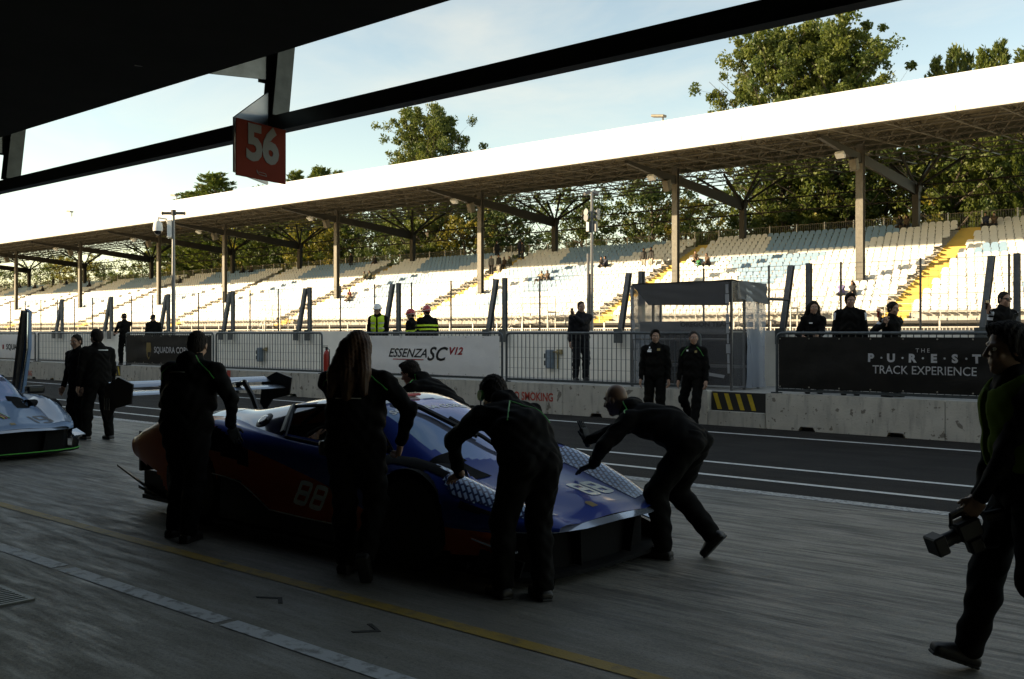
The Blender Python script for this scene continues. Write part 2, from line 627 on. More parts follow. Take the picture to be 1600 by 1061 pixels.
# ------------------------------------------------------------------ ground
def structure(o): o['kind'] = 'structure'; return o
sheet('ground', -1500, 900, -400, 2200, -0.02, M_GROUND)
sheet('pit_apron', -140, 60, -12, 10.02, 0.0, M_APRON)
sheet('pit_lane', -140, 60, 10.02, 20.0, 0.0, M_ASPH)
sheet('race_track', -320, 120, 20.0, 55.0, -0.004, M_TRACK)
for y0, y1 in ((15.52, 15.64), (11.93, 12.04), (10.83, 10.94)):
    sheet('lane_line', -140, 60, y0, y1, 0.004, M_LINE)
sheet('apron_edge', -140, 60, 9.92, 10.12, 0.004, M_EDGE)
sheet('yellow_line', -90, 40, 4.22, 4.335, 0.004, M_YEL)
p0, p1 = -40.0, 10.0
q = p0
while q < p1:
    Ln = random.uniform(1.6, 2.4)
    sheet('white_dashed_line', q, q + Ln, 3.36, 3.49, 0.004, M_DASH)
    q += Ln + random.uniform(.05, .22)
# black corner marks
for px, py, sx in ((425, 937, 1), (578, 984, -1)):
    c = GR(px, py)
    mk = MB()
    a = .23; k_ = .6
    if sx > 0:
        mk.prism([(c.x - a, c.y - .05, .0), (c.x - a + .05, c.y - .07, .0), (c.x + .02, c.y + .06, .0), (c.x + .18, c.y - .05, .0), (c.x + .22, c.y - .02, .0), (c.x + .02, c.y + .12, .0)], (0, 0, .004))
    else:
        mk.prism([(c.x - .16, c.y + .10, .0), (c.x - .13, c.y + .14, .0), (c.x + .14, c.y + .02, .0), (c.x - .04, c.y - .18, .0), (c.x - .09, c.y - .16, .0), (c.x + .06, c.y + .02, .0)], (0, 0, .004))
    mk.v = [(c.x + (v[0] - c.x) * k_, c.y + (v[1] - c.y) * k_, v[2]) for v in mk.v]
    structure(mk.build('floor_mark', M_MARK))

# floor grate
g = empty('drain_grate', (0, 0, 0), 0, 'dark slotted metal grate set in the concrete floor', 'drain grate')
c = GR(2, 937)
fr = MB()
x0, x1, y0, y1 = c.x - .75, c.x + .18, c.y - .22, c.y + .14
for a, b in (((x0, y0), (x1, y0 + .03)), ((x0, y1 - .03), (x1, y1)), ((x0, y0 + .03), (x0 + .03, y1 - .03)), ((x1 - .03, y0 + .03), (x1, y1 - .03))):
    fr.box2((a[0], a[1], .001), (b[0], b[1], .012))
fr.build('frame', M_GREYST, g)
MB().box2((x0 + .03, y0 + .03, .001), (x1 - .03, y1 - .03, .003)).build('drain_channel', M_MARK, g)
bar = MB().box((0, 0, .008), (.022, y1 - y0 - .06, .008)).mesh('bar', M_GREYST)
nb = 17
for i in range(nb):
    inst('bar', bar, g, (x0 + .06 + (x1 - x0 - .12) * i / (nb - 1), (y0 + y1) / 2, 0))

# ------------------------------------------------------------------ pit building
pb = empty('pit_building', (0, -4, 0), 0, 'dark pit garage building whose black canopy fills the upper left corner', 'building')
pb.location = (0, 0, 0)
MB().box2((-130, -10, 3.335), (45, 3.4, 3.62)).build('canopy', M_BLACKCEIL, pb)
up = MB(); up.box2((-130, -10.2, 4.75), (45, 6.2, 9.1)); up.build('unseen_upper_storey', M_BUILD, pb)  # out of view; overhang and height shaped to shade the foreground
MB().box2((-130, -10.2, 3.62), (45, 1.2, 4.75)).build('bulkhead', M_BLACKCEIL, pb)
MB().box2((-130, 1.2, 4.735), (45, 6.1, 4.75)).build('soffit', M_BLACKCEIL, pb)  # dark underside of the same unseen shading overhang
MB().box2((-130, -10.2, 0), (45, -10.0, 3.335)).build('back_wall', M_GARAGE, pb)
dv = MB().box2((-.12, -10, 0), (.12, -.6, 3.335)).mesh('partition_wall', M_GARAGE)  # unseen garage walls, added dark to keep light off the camera side
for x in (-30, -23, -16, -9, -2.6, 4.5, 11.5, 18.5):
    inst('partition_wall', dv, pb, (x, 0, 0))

cf = empty('canopy_frame', (-5.54, 4.0, 3.1), 0, 'dark steel rail on raking posts hung in front of the garage canopy', 'steel frame')
def loc_box(parent, name, a, b, m, bev=0):
    o = MB().box2(a, b, bev).build(name, m, parent)
    o.matrix_parent_inverse = Matrix.Translation(parent.location).inverted()
    return o
loc_box(cf, 'rail', (-130, 3.96, 3.085), (45, 4.05, 3.19), M_DKSTEEL)
for x in (-13.8, -9.67, -5.54, -1.41, 2.72):
    pm = MB()
    top = Vector((x - .0, 4.16, 4.73)); bot = Vector((x, 4.0, 3.19))
    dirv = top - bot
    for ox, w, dy, t in ((-.055, .012, 0, .13), (.055, .012, 0, .13), (0, .10, .0, .01)):
        b4 = [(bot + Vector((ox + sx * w / 2, sy * t / 2, 0))) for sx, sy in ((-1, -1), (1, -1), (1, 1), (-1, 1))]
        pm.prism(b4, dirv)
    o = pm.build('post', M_GREYST, cf); o.matrix_parent_inverse = Matrix.Translation(cf.location).inverted()
    # arm back to the building with an end plate and two bolts
    am = MB().prism([(x - .005, 3.0, 3.33), (x - .005, 3.92, 3.425), (x - .005, 3.92, 3.66), (x - .005, 3.0, 3.62)], (.012, 0, 0))
    o = am.build('arm_plate', M_GALV, cf); o.matrix_parent_inverse = Matrix.Translation(cf.location).inverted()
    ep = MB().box2((x - .075, 3.915, 3.42), (x - .062, 4.07, 3.68))
    o = ep.build('end_plate', M_GREYST, cf); o.matrix_parent_inverse = Matrix.Translation(cf.location).inverted()
    for zb in (3.50, 3.61):
        bo = MB().tube((x - .075, 3.98, zb), (x - .092, 3.98, zb), .016, 6)
        o = bo.build('bolt', M_GALV, cf); o.matrix_parent_inverse = Matrix.Translation(cf.location).inverted()

# number sign 56
M_SIGNRED = pbr('sign_red_vinyl', (.15, .018, .008), .8, spec=.15, var=.08, vscale=5)
M_SIGNGREY = pbr('sign_pale_grey', (.18, .185, .185), .8, spec=.15)
M_SIGNALU = pbr('sign_bare_aluminium', (.35, .40, .44), .35, .6)
sg_o = Vector((PXX(364.5, 3.82), 3.82, 0))
TL = AT(368.5, 184, 3.46)
ang = R(90 + 12.2)      # direction of the plate in plan
sgn = empty('number_sign', (TL.x, TL.y, TL.z - .345), ang, 'red square garage sign reading 56 in pale grey digits on the rail', 'sign')
W_, H_ = .44, .347
MB().box2((0, -.004, 0), (W_, .004, H_)).build('sign_plate', M_SIGNRED, sgn)
tm = text_mesh('digits', '56', .30, M_SIGNGREY, extrude=.001, bold=.012, spacing=.95)
tm.transform(Matrix.Translation((W_ * .51, -.0065, H_ * .60)) @ FACE_CAM)
inst('digits', tm, sgn)
lg = MB()
for a, b in (((.17, .055), (.19, .03)), ((.19, .03), (.26, .026)), ((.19, .045), (.25, .042)), ((.26, .026), (.25, .042)), ((.17, .055), (.18, .034))):
    lg.tube((a[0], -.006, a[1]), (b[0], -.006, b[1]), .0022, 4)
lg.build('emblem', M_SIGNGREY, sgn)
# return plate behind, with its raked top edge
MB().prism([(.0, .012, .02), (.50, .20, .02), (.50, .20, H_ + .28), (.0, .012, H_ + .003)], (-.006, .008, 0)).build('return_plate', M_SIGNALU, sgn)

# ------------------------------------------------------------------ pit wall, platform
structure(MB().box2((-140, 16.98, 0), (60, 19.5, .625)).build('wall_platform', M_PLAT))
lw = empty('low_wall', (-6, 16.8, 0), 0, 'low stained concrete block wall along the pit lane', 'wall')
XG = [(PXX(1106, 16.8), PXX(1196, 16.8)), (PXX(507, 16.8), PXX(546, 16.8)), (PXX(160, 16.8), PXX(188, 16.8))]
def block(x0, x1, ztop):
    mb = MB()
    n = max(1, int((x1 - x0) / 1.4))
    if ztop > .5:
        fw, fh = .16, .075
        cs = [x0 + (x1 - x0) * (k + .5) / n for k in range(n)]
        pts = [(x0, 0)]
        for cxx in cs:
            pts += [(cxx - fw, 0), (cxx - fw * .75, fh), (cxx + fw * .75, fh), (cxx + fw, 0)]
        pts += [(x1, 0), (x1, ztop - .02), (x1 - .015, ztop), (x0 + .015, ztop), (x0, ztop - .02)]
        mb.prism([(x, 16.8, z) for x, z in pts], (0, .175, 0))
    else:
        mb.box2((x0, 16.8, 0), (x1, 16.975, ztop))
    return mb
xs = -60.0
gaps = sorted(XG)
segs = []
cur = -70.0
for a, b in gaps:
    segs.append((cur, a)); cur = b
segs.append((cur, 20.0))
for a, b in segs:
    n = max(1, round((b - a) / 3.0))
    for i in range(n):
        x0, x1 = a + (b - a) * i / n + .006, a + (b - a) * (i + 1) / n - .006
        o = block(x0, x1, .65).build('concrete_block', M_LOWWALL, lw)
        o.matrix_parent_inverse = Matrix.Translation(lw.location).inverted()
M_HAZY = pbr('hazard_yellow_paint', (.55, .38, .03), .6, var=.2, vscale=9)
M_HAZK = pbr('hazard_black_paint', (.02, .019, .017), .6)
hz_lab = ['black and yellow striped step board in the wall gap by the plastic shelter',
          'black and yellow striped step board beside the red extinguisher',
          'black and yellow striped step board below the man in the cap']
for k, (a, b) in enumerate(XG):
    o = block(a + .006, b - .006, .27).build('concrete_block', M_LOWWALL, lw)
    o.matrix_parent_inverse = Matrix.Translation(lw.location).inverted()
    hb = empty('step_board', ((a + b) / 2, 16.93, .27), 0, hz_lab[k], 'step board', 'striped step boards in the low wall')
    w = (b - a) / 2 - .02
    MB().box2((-w, 0, .0), (w, .03, .36)).build('board', M_HAZK, hb)
    nst = max(2, int(2 * w / .24))
    for i in range(nst):
        xa = -w + .02 + (2 * w - .2) * i / nst
        MB().prism([(xa + .1, -.004, .03), (xa + .19, -.004, .03), (xa + .09, -.004, .33), (xa, -.004, .33)], (0, .0035, 0)).build('stripe', M_HAZY, hb)
# red tick and lettering painted on the low wall
M_REDP = worn_paint('red_wall_paint', (.50, .05, .03), (.34, .22, .19), (.55, .7), scale=20)
def wall_text(s, px, py, size, name='wall_lettering', sx=.8):
    me = text_mesh(name, s, size, M_REDP, extrude=.001, bold=.006, sx=sx)
    p = AT(px, py, 16.8)
    me.transform(Matrix.Translation((p.x, 16.7975, p.z)) @ FACE_CAM)
    o = inst(name, me, lw)
    o.matrix_parent_inverse = Matrix.Translation(lw.location).inverted()
wall_text('NO SMOKING', 829, 620, .25)
wall_text('NO SMOKING', 38, 583, .26)
p = AT(357.5, 594, 16.8)
o = MB().box2((p.x - .09, 16.795, .02), (p.x + .09, 16.7985, .64)).build('red_mark', M_REDP, lw)
o.matrix_parent_inverse = Matrix.Translation(lw.location).inverted()

pw = MB()
pw.box2((-140, 19.5, 0), (60, 19.78, 1.80))
tag(pw.build('pit_wall', M_PITWALL), 'white painted pit wall behind the barriers', 'wall')

# leaning and upright steel posts on the pit wall
POSTS = [(98, 470), (175, 466), (264, 463), (365, 458), (485, 453), (624, 445), (790, 434), (1003, 428), (1265, 413), (1590, 398)]
up_me = MB()
up_me.box((0, 0, .69), (.10, .012, 1.38)); up_me.box((0, .10, .69), (.10, .012, 1.38)); up_me.box((0, .05, .69), (.012, .088, 1.38))
up_m = up_me.mesh('upright_post', M_POSTST)
ln_me = MB()
for oy in (0, .11):
    ln_me.prism([(-.055, oy, 0), (.055, oy, 0), (.055, .012 + oy, 0), (-.055, .012 + oy, 0)], (.10, .20, 1.37))
ln_me.prism([(-.006, .012, 0), (.006, .012, 0), (.006, .11, 0), (-.006, .11, 0)], (.10, .20, 1.37))
ln_m = ln_me.mesh('leaning_post', M_POSTST)
foot = MB().box((0, -.05, -.12), (.22, .05, .34)).mesh('foot_plate', M_GREYST)
where = ['behind the open car door at the left', 'left of the man in the cap', 'between the two men at the dark banner', 'right of the camera pole', 'above the first bar fence',
         'beside the marshal in the white helmet', 'right of the two red helmets', 'at the left of the plastic shelter', 'right of the plastic shelter', 'behind the man filming at the right']
for i, (px, py) in enumerate(POSTS):
    X = PXX(px, 19.5)
    t = empty('wall_post', (X, 19.42, 1.80), 0, 'pair of blue grey steel posts, one leaning, ' + where[i], 'posts', 'steel post pairs on the pit wall')
    inst('upright_post', up_m, t)
    inst('leaning_post', ln_m, t, (-.58, 0, 0))
    inst('foot_plate', foot, t)
    inst('foot_plate', foot, t, (-.58, 0, 0))

# catch fence of thin posts and wires
M_WIRE = pbr('fence_wire', (.16, .15, .14), .5, .6)
M_THINP = pbr('fence_post_brown', (.12, .10, .085), .6, .3, var=.2)
fe = empty('catch_fence', (0, 20.2, 0), 0, 'tall thin wire catch fence standing behind the pit wall', 'fence')
tp = MB().tube((0, 0, 1.5), (0, 0, 3.23), .024, 6).mesh('post', M_THINP)
X0 = PXX(1577, 20.2)
for k in range(-4, 46):
    inst('post', tp, fe, (X0 - 1.62 * k, 0, 0))
wr = MB()
for z in (3.2, 2.86, 2.52, 2.18, 1.9):
    wr.tube((-95, 0, z), (15, 0, z), .006, 4)
wr.build('wire', M_WIRE, fe)
ms = MB()
x = -75.0
while x < 8:
    ms.tube((x, .01, 1.8), (x, .01, 3.2), .0028, 3, cap=False)
    x += .18
z = 1.85
while z < 3.2:
    ms.tube((-75, .01, z), (8, .01, z), .0028, 3, cap=False)
    z += .14
o = ms.build('mesh_wires', M_WIRE, fe); o['kind'] = 'stuff'
# ------------------------------------------------------------------ barrier fences on the low wall
M_FRAME = pbr('barrier_frame_steel', (.075, .09, .095), .45, .35, var=.25, vscale=9)
M_BANW = pbr('white_banner_vinyl', (.90, .88, .85), .55, var=.03, vscale=4, bump=.8, bscale=2.2)
M_BANK = pbr('black_banner_vinyl', (.011, .010, .008), .65, spec=.25, var=.25, vscale=4, bump=.9, bscale=2.4)
M_LETW = pbr('white_lettering', (.80, .81, .82), .6)
M_LETK = pbr('black_lettering', (.015, .015, .015), .6)
M_LETR = pbr('red_lettering', (.62, .035, .04), .6)
M_GOLD = pbr('gold_emblem_print', (.22, .15, .04), .5)
M_EYELET = pbr('brass_eyelet', (.55, .52, .45), .35, .8)
YF = 16.88
bar_m = MB().tube((0, 0, 0), (0, 0, .93), .0095, 5).mesh('bar', M_FRAME)
eye_m = MB().lathe((0, 0, 0), [(.006, 0), (.014, 0), (.014, .004), (.006, .004)], 8, (0, -1, 0)).mesh('eyelet', M_EYELET)

def crumple(w, h, nx, ny, amp, seed, m, name='banner'):
    V, Fc = [], []
    rr = random.Random(seed)
    ph = [(rr.uniform(-6, 6), rr.uniform(-6, 6), rr.uniform(0, 6.28), rr.uniform(.4, 1)) for _ in range(7)]
    for j in range(ny + 1):
        for i in range(nx + 1):
            x, z = w * i / nx, h * j / ny
            e = min(i / nx, 1 - i / nx) * 6; e2 = min(j / ny, 1 - j / ny) * 4
            env = min(1, e) * .7 * min(1, e2) + .15
            d = sum(a4 * abs(math.sin(a1 * x * .35 + a2 * z * .9 + a3)) for a1, a2, a3, a4 in ph) / 4 - .45
            V.append((x, -amp * d * env, z))
    for j in range(ny):
        for i in range(nx):
            a = j * (nx + 1) + i
            Fc.append((a, a + 1, a + nx + 2, a + nx + 1))
    V2 = [(x, y + .003, z) for x, y, z in V]
    n = len(V)
    Fc2 = [tuple(n + q for q in reversed(f)) for f in Fc]
    return mesh_np(name, V + V2, Fc + Fc2, m, True)

def barrier(pxa, pxb, label, banner=None, nbars=None, zt=1.745, zb=.70, bars=True):
    x0, x1 = PXX(pxa, YF), PXX(pxb, YF)
    w = x1 - x0
    t = empty('barrier_fence', (x0, YF, .65), 0, label, 'barrier', 'barrier fences on the low wall')
    f = MB()
    h = zt - .65
    r = .027; cr = .10
    pts = [(r, 0, 0), (r, 0, h - cr)]
    for k in range(1, 6):
        a = math.pi - math.pi / 2 * k / 5
        pts.append((r + cr + cr * math.cos(a), 0, h - cr + cr * math.sin(a)))
    pts.append((w - cr - r, 0, h))
    for k in range(1, 6):
        a = math.pi / 2 - math.pi / 2 * k / 5
        pts.append((w - r - cr + cr * math.cos(a), 0, h - cr + cr * math.sin(a)))
    pts.append((w - r, 0, 0))
    f.path(pts, r, 8)
    f.build('frame', M_FRAME, t, True)
    lr = MB(); lr.box((w / 2, 0, .065), (w - .1, .045, .05)); lr.build('lower_rail', M_FRAME, t)
    for u in (.02, w - .02):
        MB().box((u, .0, .012), (.16, .14, .022)).build('foot', M_FRAME, t)
    if bars:
        n = nbars or int(w / .125)
        for i in range(n):
            inst('bar', bar_m, t, (.07 + (w - .14) * (i + .5) / n, 0, .09), None, (1, 1, (h - .11) / .93))
        wi = MB()
        for z in (.32, .55, .78):
            wi.tube((.05, .012, z), (w - .05, .012, z), .004, 4)
        wi.build('cross_wire', M_FRAME, t)
    if banner:
        bw, bh = w - .16, h - .17
        bo = inst('banner', crumple(bw, bh, 60, 14, .055, zlib.crc32(label.encode()) % 997, banner), t, (.08, -.035, .10))
        for i in range(int(bw / .55) + 1):
            for z in (.03, bh - .03):
                inst('eyelet', eye_m, bo, (min(bw - .03, .03 + .55 * i), -.012, z))
        return t, bo, bw, bh
    return t

def onto(me, bo, dx=0, dz=0):
    """lay a print on the creased banner"""
    bd = bo.data
    bv = BVHTree.FromPolygons([v.co.copy() for v in bd.vertices], [tuple(p.vertices) for p in bd.polygons])
    for v in me.vertices:
        h = bv.ray_cast(Vector((v.co.x + dx, -1, v.co.z + dz)), Vector((0, 1, 0)))
        v.co.x += dx; v.co.z += dz
        if h[0] is not None: v.co.y = h[0].y - .006
    me.update()
    return me
def banner_text(bo, s, x, z, size, m, shear=0, bold=.0, sx=1.0, spacing=1.0, align='CENTER', name='lettering'):
    me = text_mesh(name, s, size, m, shear=shear, extrude=.0015, bold=bold, spacing=spacing, align=align, sx=sx)
    me.transform(Matrix.Translation((x, 0, z)) @ FACE_CAM)
    return inst(name, onto(me, bo), bo)

def bx(pxx, pxa):     # x inside the banner from photo column
    return PXX(pxx, YF) - PXX(pxa, YF) - .08
def bz(px, py):
    return PZ(px, py, YF) - .65 - .10

# far left white banner, bars, black banner, bars, white banner, bars, black banner
_, bo, bw, bh = barrier(-90, 56, 'barrier fence with a white banner at the far left', M_BANW)
banner_text(bo, '■', bx(7, -90), bz(7, 542.5), .24, M_LETR, sx=.8)
banner_text(bo, 'SQUADRA', bx(26, -90), bz(26, 542.5), .30, M_LETK, bold=.008, sx=1.2)
banner_text(bo, 'CORSE', bx(45, -90), bz(45, 541), .15, M_LETK, bold=.005, sx=1.2)
banner_text(bo, 'V12', bx(45, -90), bz(45, 547), .15, M_LETK, bold=.005, sx=1.2)
barrier(59, 158, 'bar barrier fence behind the two men in black at the left')
_, bo, bw, bh = barrier(197, 334, 'barrier fence with a black banner and a small gold shield', M_BANK)
me = MB()
me.prism([(-.13, -.016, .62), (.13, -.016, .62), (.16, -.016, .40), (.10, -.016, .18), (0, -.016, .06), (-.10, -.016, .18), (-.16, -.016, .40)], (0, -.004, 0))
inst('shield_emblem', onto(me.mesh('shield_emblem', M_GOLD), bo, bx(234.5, 197), .06), bo)
banner_text(bo, 'SQUADRA CORSE', bx(243, 197), bz(245, 547), .27, M_LETW, bold=.006, sx=1.0, align='LEFT')
barrier(337, 504, 'bar barrier fence between the black banner and the red extinguisher')
_, bo, bw, bh = barrier(556, 786, 'barrier fence with the white ESSENZA SCV12 banner', M_BANW)
banner_text(bo, 'ESSENZA', bx(638, 556), bz(638, 552), .30, M_LETK, shear=.35, bold=.004, sx=1.15)
banner_text(bo, 'SC', bx(683, 556), bz(683, 554), .46, M_LETK, shear=.35, bold=.008, sx=1.15)
banner_text(bo, 'V12', bx(713, 556), bz(713, 549), .24, M_LETR, shear=.3, bold=.008, sx=1.2)
ul = MB()
for k in range(10): ul.box((bx(640, 556) - .5 + .11 * k, -.026, bz(640, 561.5)), (.109, .003, .022))
inst('red_underline', onto(ul.mesh('red_underline', M_LETR), bo), bo)
barrier(790, 1096, 'long bar barrier fence in front of the man filming in a suit', nbars=42)
_, bo, bw, bh = barrier(1212, 1690, 'barrier fence with the black TRACK EXPERIENCE banner', M_BANK)
banner_text(bo, 'THE', bx(1443.5, 1212), bz(1443, 548), .095, M_LETW, spacing=1.6)
for ch, px in zip('P·U·R·E·S·T', (1362.5, 1379, 1394, 1412, 1427, 1444, 1461, 1478, 1494, 1512, 1528)):
    banner_text(bo, ch, bx(px, 1212), bz(px, 559.5 + (px - 1362) * .012), .185, M_LETW, bold=.010 if ch != '·' else .006, sx=1.05)
banner_text(bo, 'TRACK EXPERIENCE', bx(1444, 1212), bz(1444, 579.5), .198, M_LETW, bold=.001, sx=.93)

# ------------------------------------------------------------------ boxes, extinguisher
M_BOXB = pbr('blue_grey_box', (.16, .21, .25), .5, var=.15, vscale=9)
M_BRASS = pbr('dull_brass_conduit', (.30, .24, .12), .5, .4)
M_RED = pbr('extinguisher_red', (.42, .03, .02), .35)
M_BLK = pbr('matt_black_plastic', (.015, .015, .014), .5)
for px, py, lab in ((409, 554, 'grey blue socket box on the pit wall behind the left bar fence'),
                    (541, 560, 'grey blue socket box on the pit wall beside the long haired woman'),
                    (862, 561, 'grey blue socket box on the pit wall beside the suited man')):
    p = AT(px, py, 19.5)
    t = empty('socket_box', (p.x, 19.5, p.z - .22), 0, lab, 'socket box', 'socket boxes on the pit wall')
    MB().box((0, -.075, .22), (.20, .15, .46), None, .02).build('box', M_BOXB, t)
    MB().box((-.11, -.10, .30), (.05, .10, .12), None, .01).build('socket', M_BLK, t)
    MB().box((-.11, -.10, .12), (.05, .10, .12), None, .01).build('socket', M_BLK, t)
    cd = MB(); cd.tube((.10, -.05, .40), (.34, -.05, .40), .022, 8); cd.tube((.22, -.04, .40), (.22, -.04, -.02), .016, 8)
    cd.box((.27, -.03, .40), (.16, .06, .12), None, .01)
    cd.build('conduit', M_BRASS, t)
p = AT(508, 583, 17.2)
t = empty('fire_extinguisher', (p.x, 17.25, .63), 0, 'red fire extinguisher standing on the low wall by the fence end', 'fire extinguisher')
MB().lathe((0, 0, 0), [(.085, 0), (.09, .02), (.09, .52), (.07, .60), (.03, .64), (.03, .66)], 16).build('cylinder', M_RED, t, True)
vv = MB(); vv.box((0, 0, .70), (.05, .05, .08)); vv.box((0, -.06, .73), (.03, .14, .018)); vv.box((0, -.05, .765), (.025, .16, .014)); vv.build('valve', M_BLK, t)
MB().path([(.03, 0, .70), (.12, 0, .66), (.125, 0, .4), (.11, 0, .2)], .013, 6).build('hose', M_BLK, t, True)

# ------------------------------------------------------------------ camera pole and lamp pole
M_POLE = pbr('pole_galvanised', (.20, .20, .20), .45, .6, var=.15, vscale=4)
M_CAMW = pbr('camera_housing_white', (.75, .74, .70), .35)
M_DOME = pbr('smoked_dome', (.01, .01, .012), .08, coat=.5)
D1 = 19.1
b = AT(271, 520, D1)
zt = PZ(271, 334, D1)
t = empty('camera_pole', (b.x, D1, .625), 0, 'grey steel pole with a white dome camera and two small cameras on top', 'camera pole')
h = zt - .625
MB().path([(0, 0, 0), (0, 0, h * .5), (0, 0, h)], [.075, .07, .05], 10).build('pole', M_POLE, t, True)
rc_ = Vector((CY, SY, 0))
hc = MB()
for s in (-1, 1):
    c = rc_ * (.22 * s) + Vector((0, 0, h + .02))
    hc.tube(c - rc_ * .16, c + rc_ * .16, .06, 8)
    hc.tube(c + rc_ * .16 * s, c + rc_ * .20 * s, .07, 8)
hc.build('bullet_camera', M_TRUSS, t)
MB().tube((0, 0, h - .05), (0, 0, h + .14), .09, 8).build('pole_head', M_BLK, t)
MB().box(tuple(rc_ * -.13 + Vector((0, 0, h - .55))), (.16, .16, .62), Matrix.Rotation(R(YAW), 3, 'Z'), .01).build('bracket_box', M_CAMW, t)
arm = MB(); arm.path([rc_ * -.16 + Vector((0, 0, h - .38)), rc_ * -.28 + Vector((0, 0, h - .18)), rc_ * -.55 + Vector((0, 0, h - .14)), rc_ * -.56 + Vector((0, 0, h - .26))], .035, 8)
arm.build('bracket_arm', M_CAMW, t, True)
dc = rc_ * -.56 + Vector((0, 0, h - .62))
MB().lathe(tuple(dc), [(.17, 0), (.175, .10), (.15, .28), (.08, .36)], 14).build('dome_housing', M_CAMW, t, True)
MB().lathe(tuple(dc - Vector((0, 0, .12))), [(.02, -.02), (.09, .01), (.13, .07), (.14, .12)], 14).build('dome', M_DOME, t, True)

D2 = 21.5
b = AT(925, 520, D2)
t = empty('lamp_pole', (b.x, D2, 0), 0, 'thin lamp pole with horn speakers in front of the seats', 'lamp pole')
h = PZ(926, 300, D2)
MB().path([(0, 0, 0), (0, 0, h * .6), (0, 0, h)], [.05, .042, .035], 8).build('pole', M_POLE, t, True)
MB().path([(-.16, .05, 0), (-.16, .05, PZ(921, 396, D2))], .04, 8).build('side_post', M_POLE, t, True)
hd = MB()
for s in (-1, 1):
    hd.prism([tuple(rc_ * (s * .02) + Vector((0, 0, h - .02))), tuple(rc_ * (s * .17) + Vector((0, 0, h - .06))), tuple(rc_ * (s * .19) + Vector((0, 0, h + .0))), tuple(rc_ * (s * .06) + Vector((0, 0, h + .07)))], (-.2, .2, 0))
hd.build('lamp_head', M_POLE, t)
for s, dz, a in ((-1, PZ(919, 333, D2), .2), (1, PZ(936, 331, D2), .4), (-1, PZ(918, 341, D2), -.1), (1, PZ(937, 338, D2), .1)):
    sp = MB()
    c = rc_ * (s * .06) + Vector((0, 0, dz))
    dr = (rc_ * s + Vector((SY * .6, -CY * .6, a * .3))).normalized()
    sp.path([c, c + dr * .06, c + dr * .13], [.03, .05, .10], 10)
    sp.build('horn_speaker', M_POLE, t)
for s in (-1, 1):
    MB().box(tuple(rc_ * (s * .09) + Vector((0, 0, PZ(925, 354, D2)))), (.10, .10, .28), None, .01).build('junction_box', M_POLE, t)

# ------------------------------------------------------------------ pit shelter
M_PVC = bpy.data.materials.new('clear_pvc'); M_PVC.use_nodes = True
nt = M_PVC.node_tree; bn = nt.nodes['Principled BSDF']
bn.inputs['Base Color'].default_value = (.34, .34, .35, 1); bn.inputs['Roughness'].default_value = .18
bn.inputs['Alpha'].default_value = .13
M_PVC2 = bpy.data.materials.new('hazy_pvc'); M_PVC2.use_nodes = True
bn = M_PVC2.node_tree.nodes['Principled BSDF']
bn.inputs['Base Color'].default_value = (.36, .40, .46, 1); bn.inputs['Roughness'].default_value = .25
bn.inputs['Alpha'].default_value = .55
M_CANV = pbr('grey_canvas', (.13, .132, .135), .8, var=.15, vscale=3, bump=.6, bscale=5)
M_CANVD = pbr('dark_canvas', (.030, .028, .026), .85, var=.2, vscale=3, bump=.5, bscale=5)
M_TFR = pbr('shelter_frame_steel', (.17, .165, .16), .45, .5)
M_TAPE = pbr('duct_tape_grey', (.36, .37, .38), .4)
Yf, Yb = 17.35, 18.45
xa, xb = PXX(988, Yf), PXX(1143, Yf)
zf = PZ(1143, 440, Yf); zfl = PZ(988, 446, Yf)
t = empty('pit_shelter', ((xa + xb) / 2, (Yf + Yb) / 2, .63), 0, 'pit wall shelter of clear plastic sheets with a dark canvas top', 'shelter')
inv = Matrix.Translation(t.location).inverted()
def sh(name, mb, m, smooth=False):
    o = mb.build(name, m, t, smooth); o.matrix_parent_inverse = inv; return o
for x, y, z1 in ((xa, Yf, zfl), (xb, Yf, zf), (xa, Yb, zfl), (xb, Yb, zf), ((xa + .45), Yf + .1, zfl - .1), (xb - .02, (Yf + Yb) / 2, zf)):
    sh('frame_post', MB().box2((x - .022, y - .022, .63), (x + .022, y + .022, z1)), M_TFR)
for a, b in (((xa, Yf, zfl), (xb, Yf, zf)), ((xa, Yb, zfl), (xb, Yb, zf)), ((xa, Yf, zfl), (xa, Yb, zfl)), ((xb, Yf, zf), (xb, Yb, zf)), ((xa, Yb, 1.80), (xb, Yb, 1.80)), ((xb, Yf, .68), (xb, Yb, .68)), ((xa, Yb, 1.45), (xb, Yb, 1.45)), ((xa, Yf - .02, 1.62), (xb, Yf - .02, 1.62))):
    sh('frame_rail', MB().tube(a, b, .022, 6), M_TFR)
def drape(name, P00, P10, P01, P11, m, n=(24, 10), amp=.05, seed=1, thick=.004):
    P00, P10, P01, P11 = map(Vector, (P00, P10, P01, P11))
    nrm = (P10 - P00).cross(P01 - P00).normalized()
    rr = random.Random(seed); ph = [(rr.uniform(2, 9), rr.uniform(2, 9), rr.uniform(0, 6)) for _ in range(5)]
    V, Fc = [], []
    for j in range(n[1] + 1):
        for i in range(n[0] + 1):
            u, v = i / n[0], j / n[1]
            p = P00 * (1 - u) * (1 - v) + P10 * u * (1 - v) + P01 * (1 - u) * v + P11 * u * v
            d = sum(abs(math.sin(a * u + b * v + c)) for a, b, c in ph) / 5 - .5
            V.append(p + nrm * d * amp)
    for j in range(n[1]):
        for i in range(n[0]):
            a = j * (n[0] + 1) + i
            Fc.append((a, a + 1, a + n[0] + 2, a + n[0] + 1))
    k = len(V)
    V += [p - nrm * thick for p in V]
    Fc += [tuple(k + q for q in reversed(f)) for f in Fc]
    o = put(bpy.data.objects.new(name, mesh_np(name, [tuple(p) for p in V], Fc, m, True)), t)
    o.matrix_parent_inverse = inv
    return o
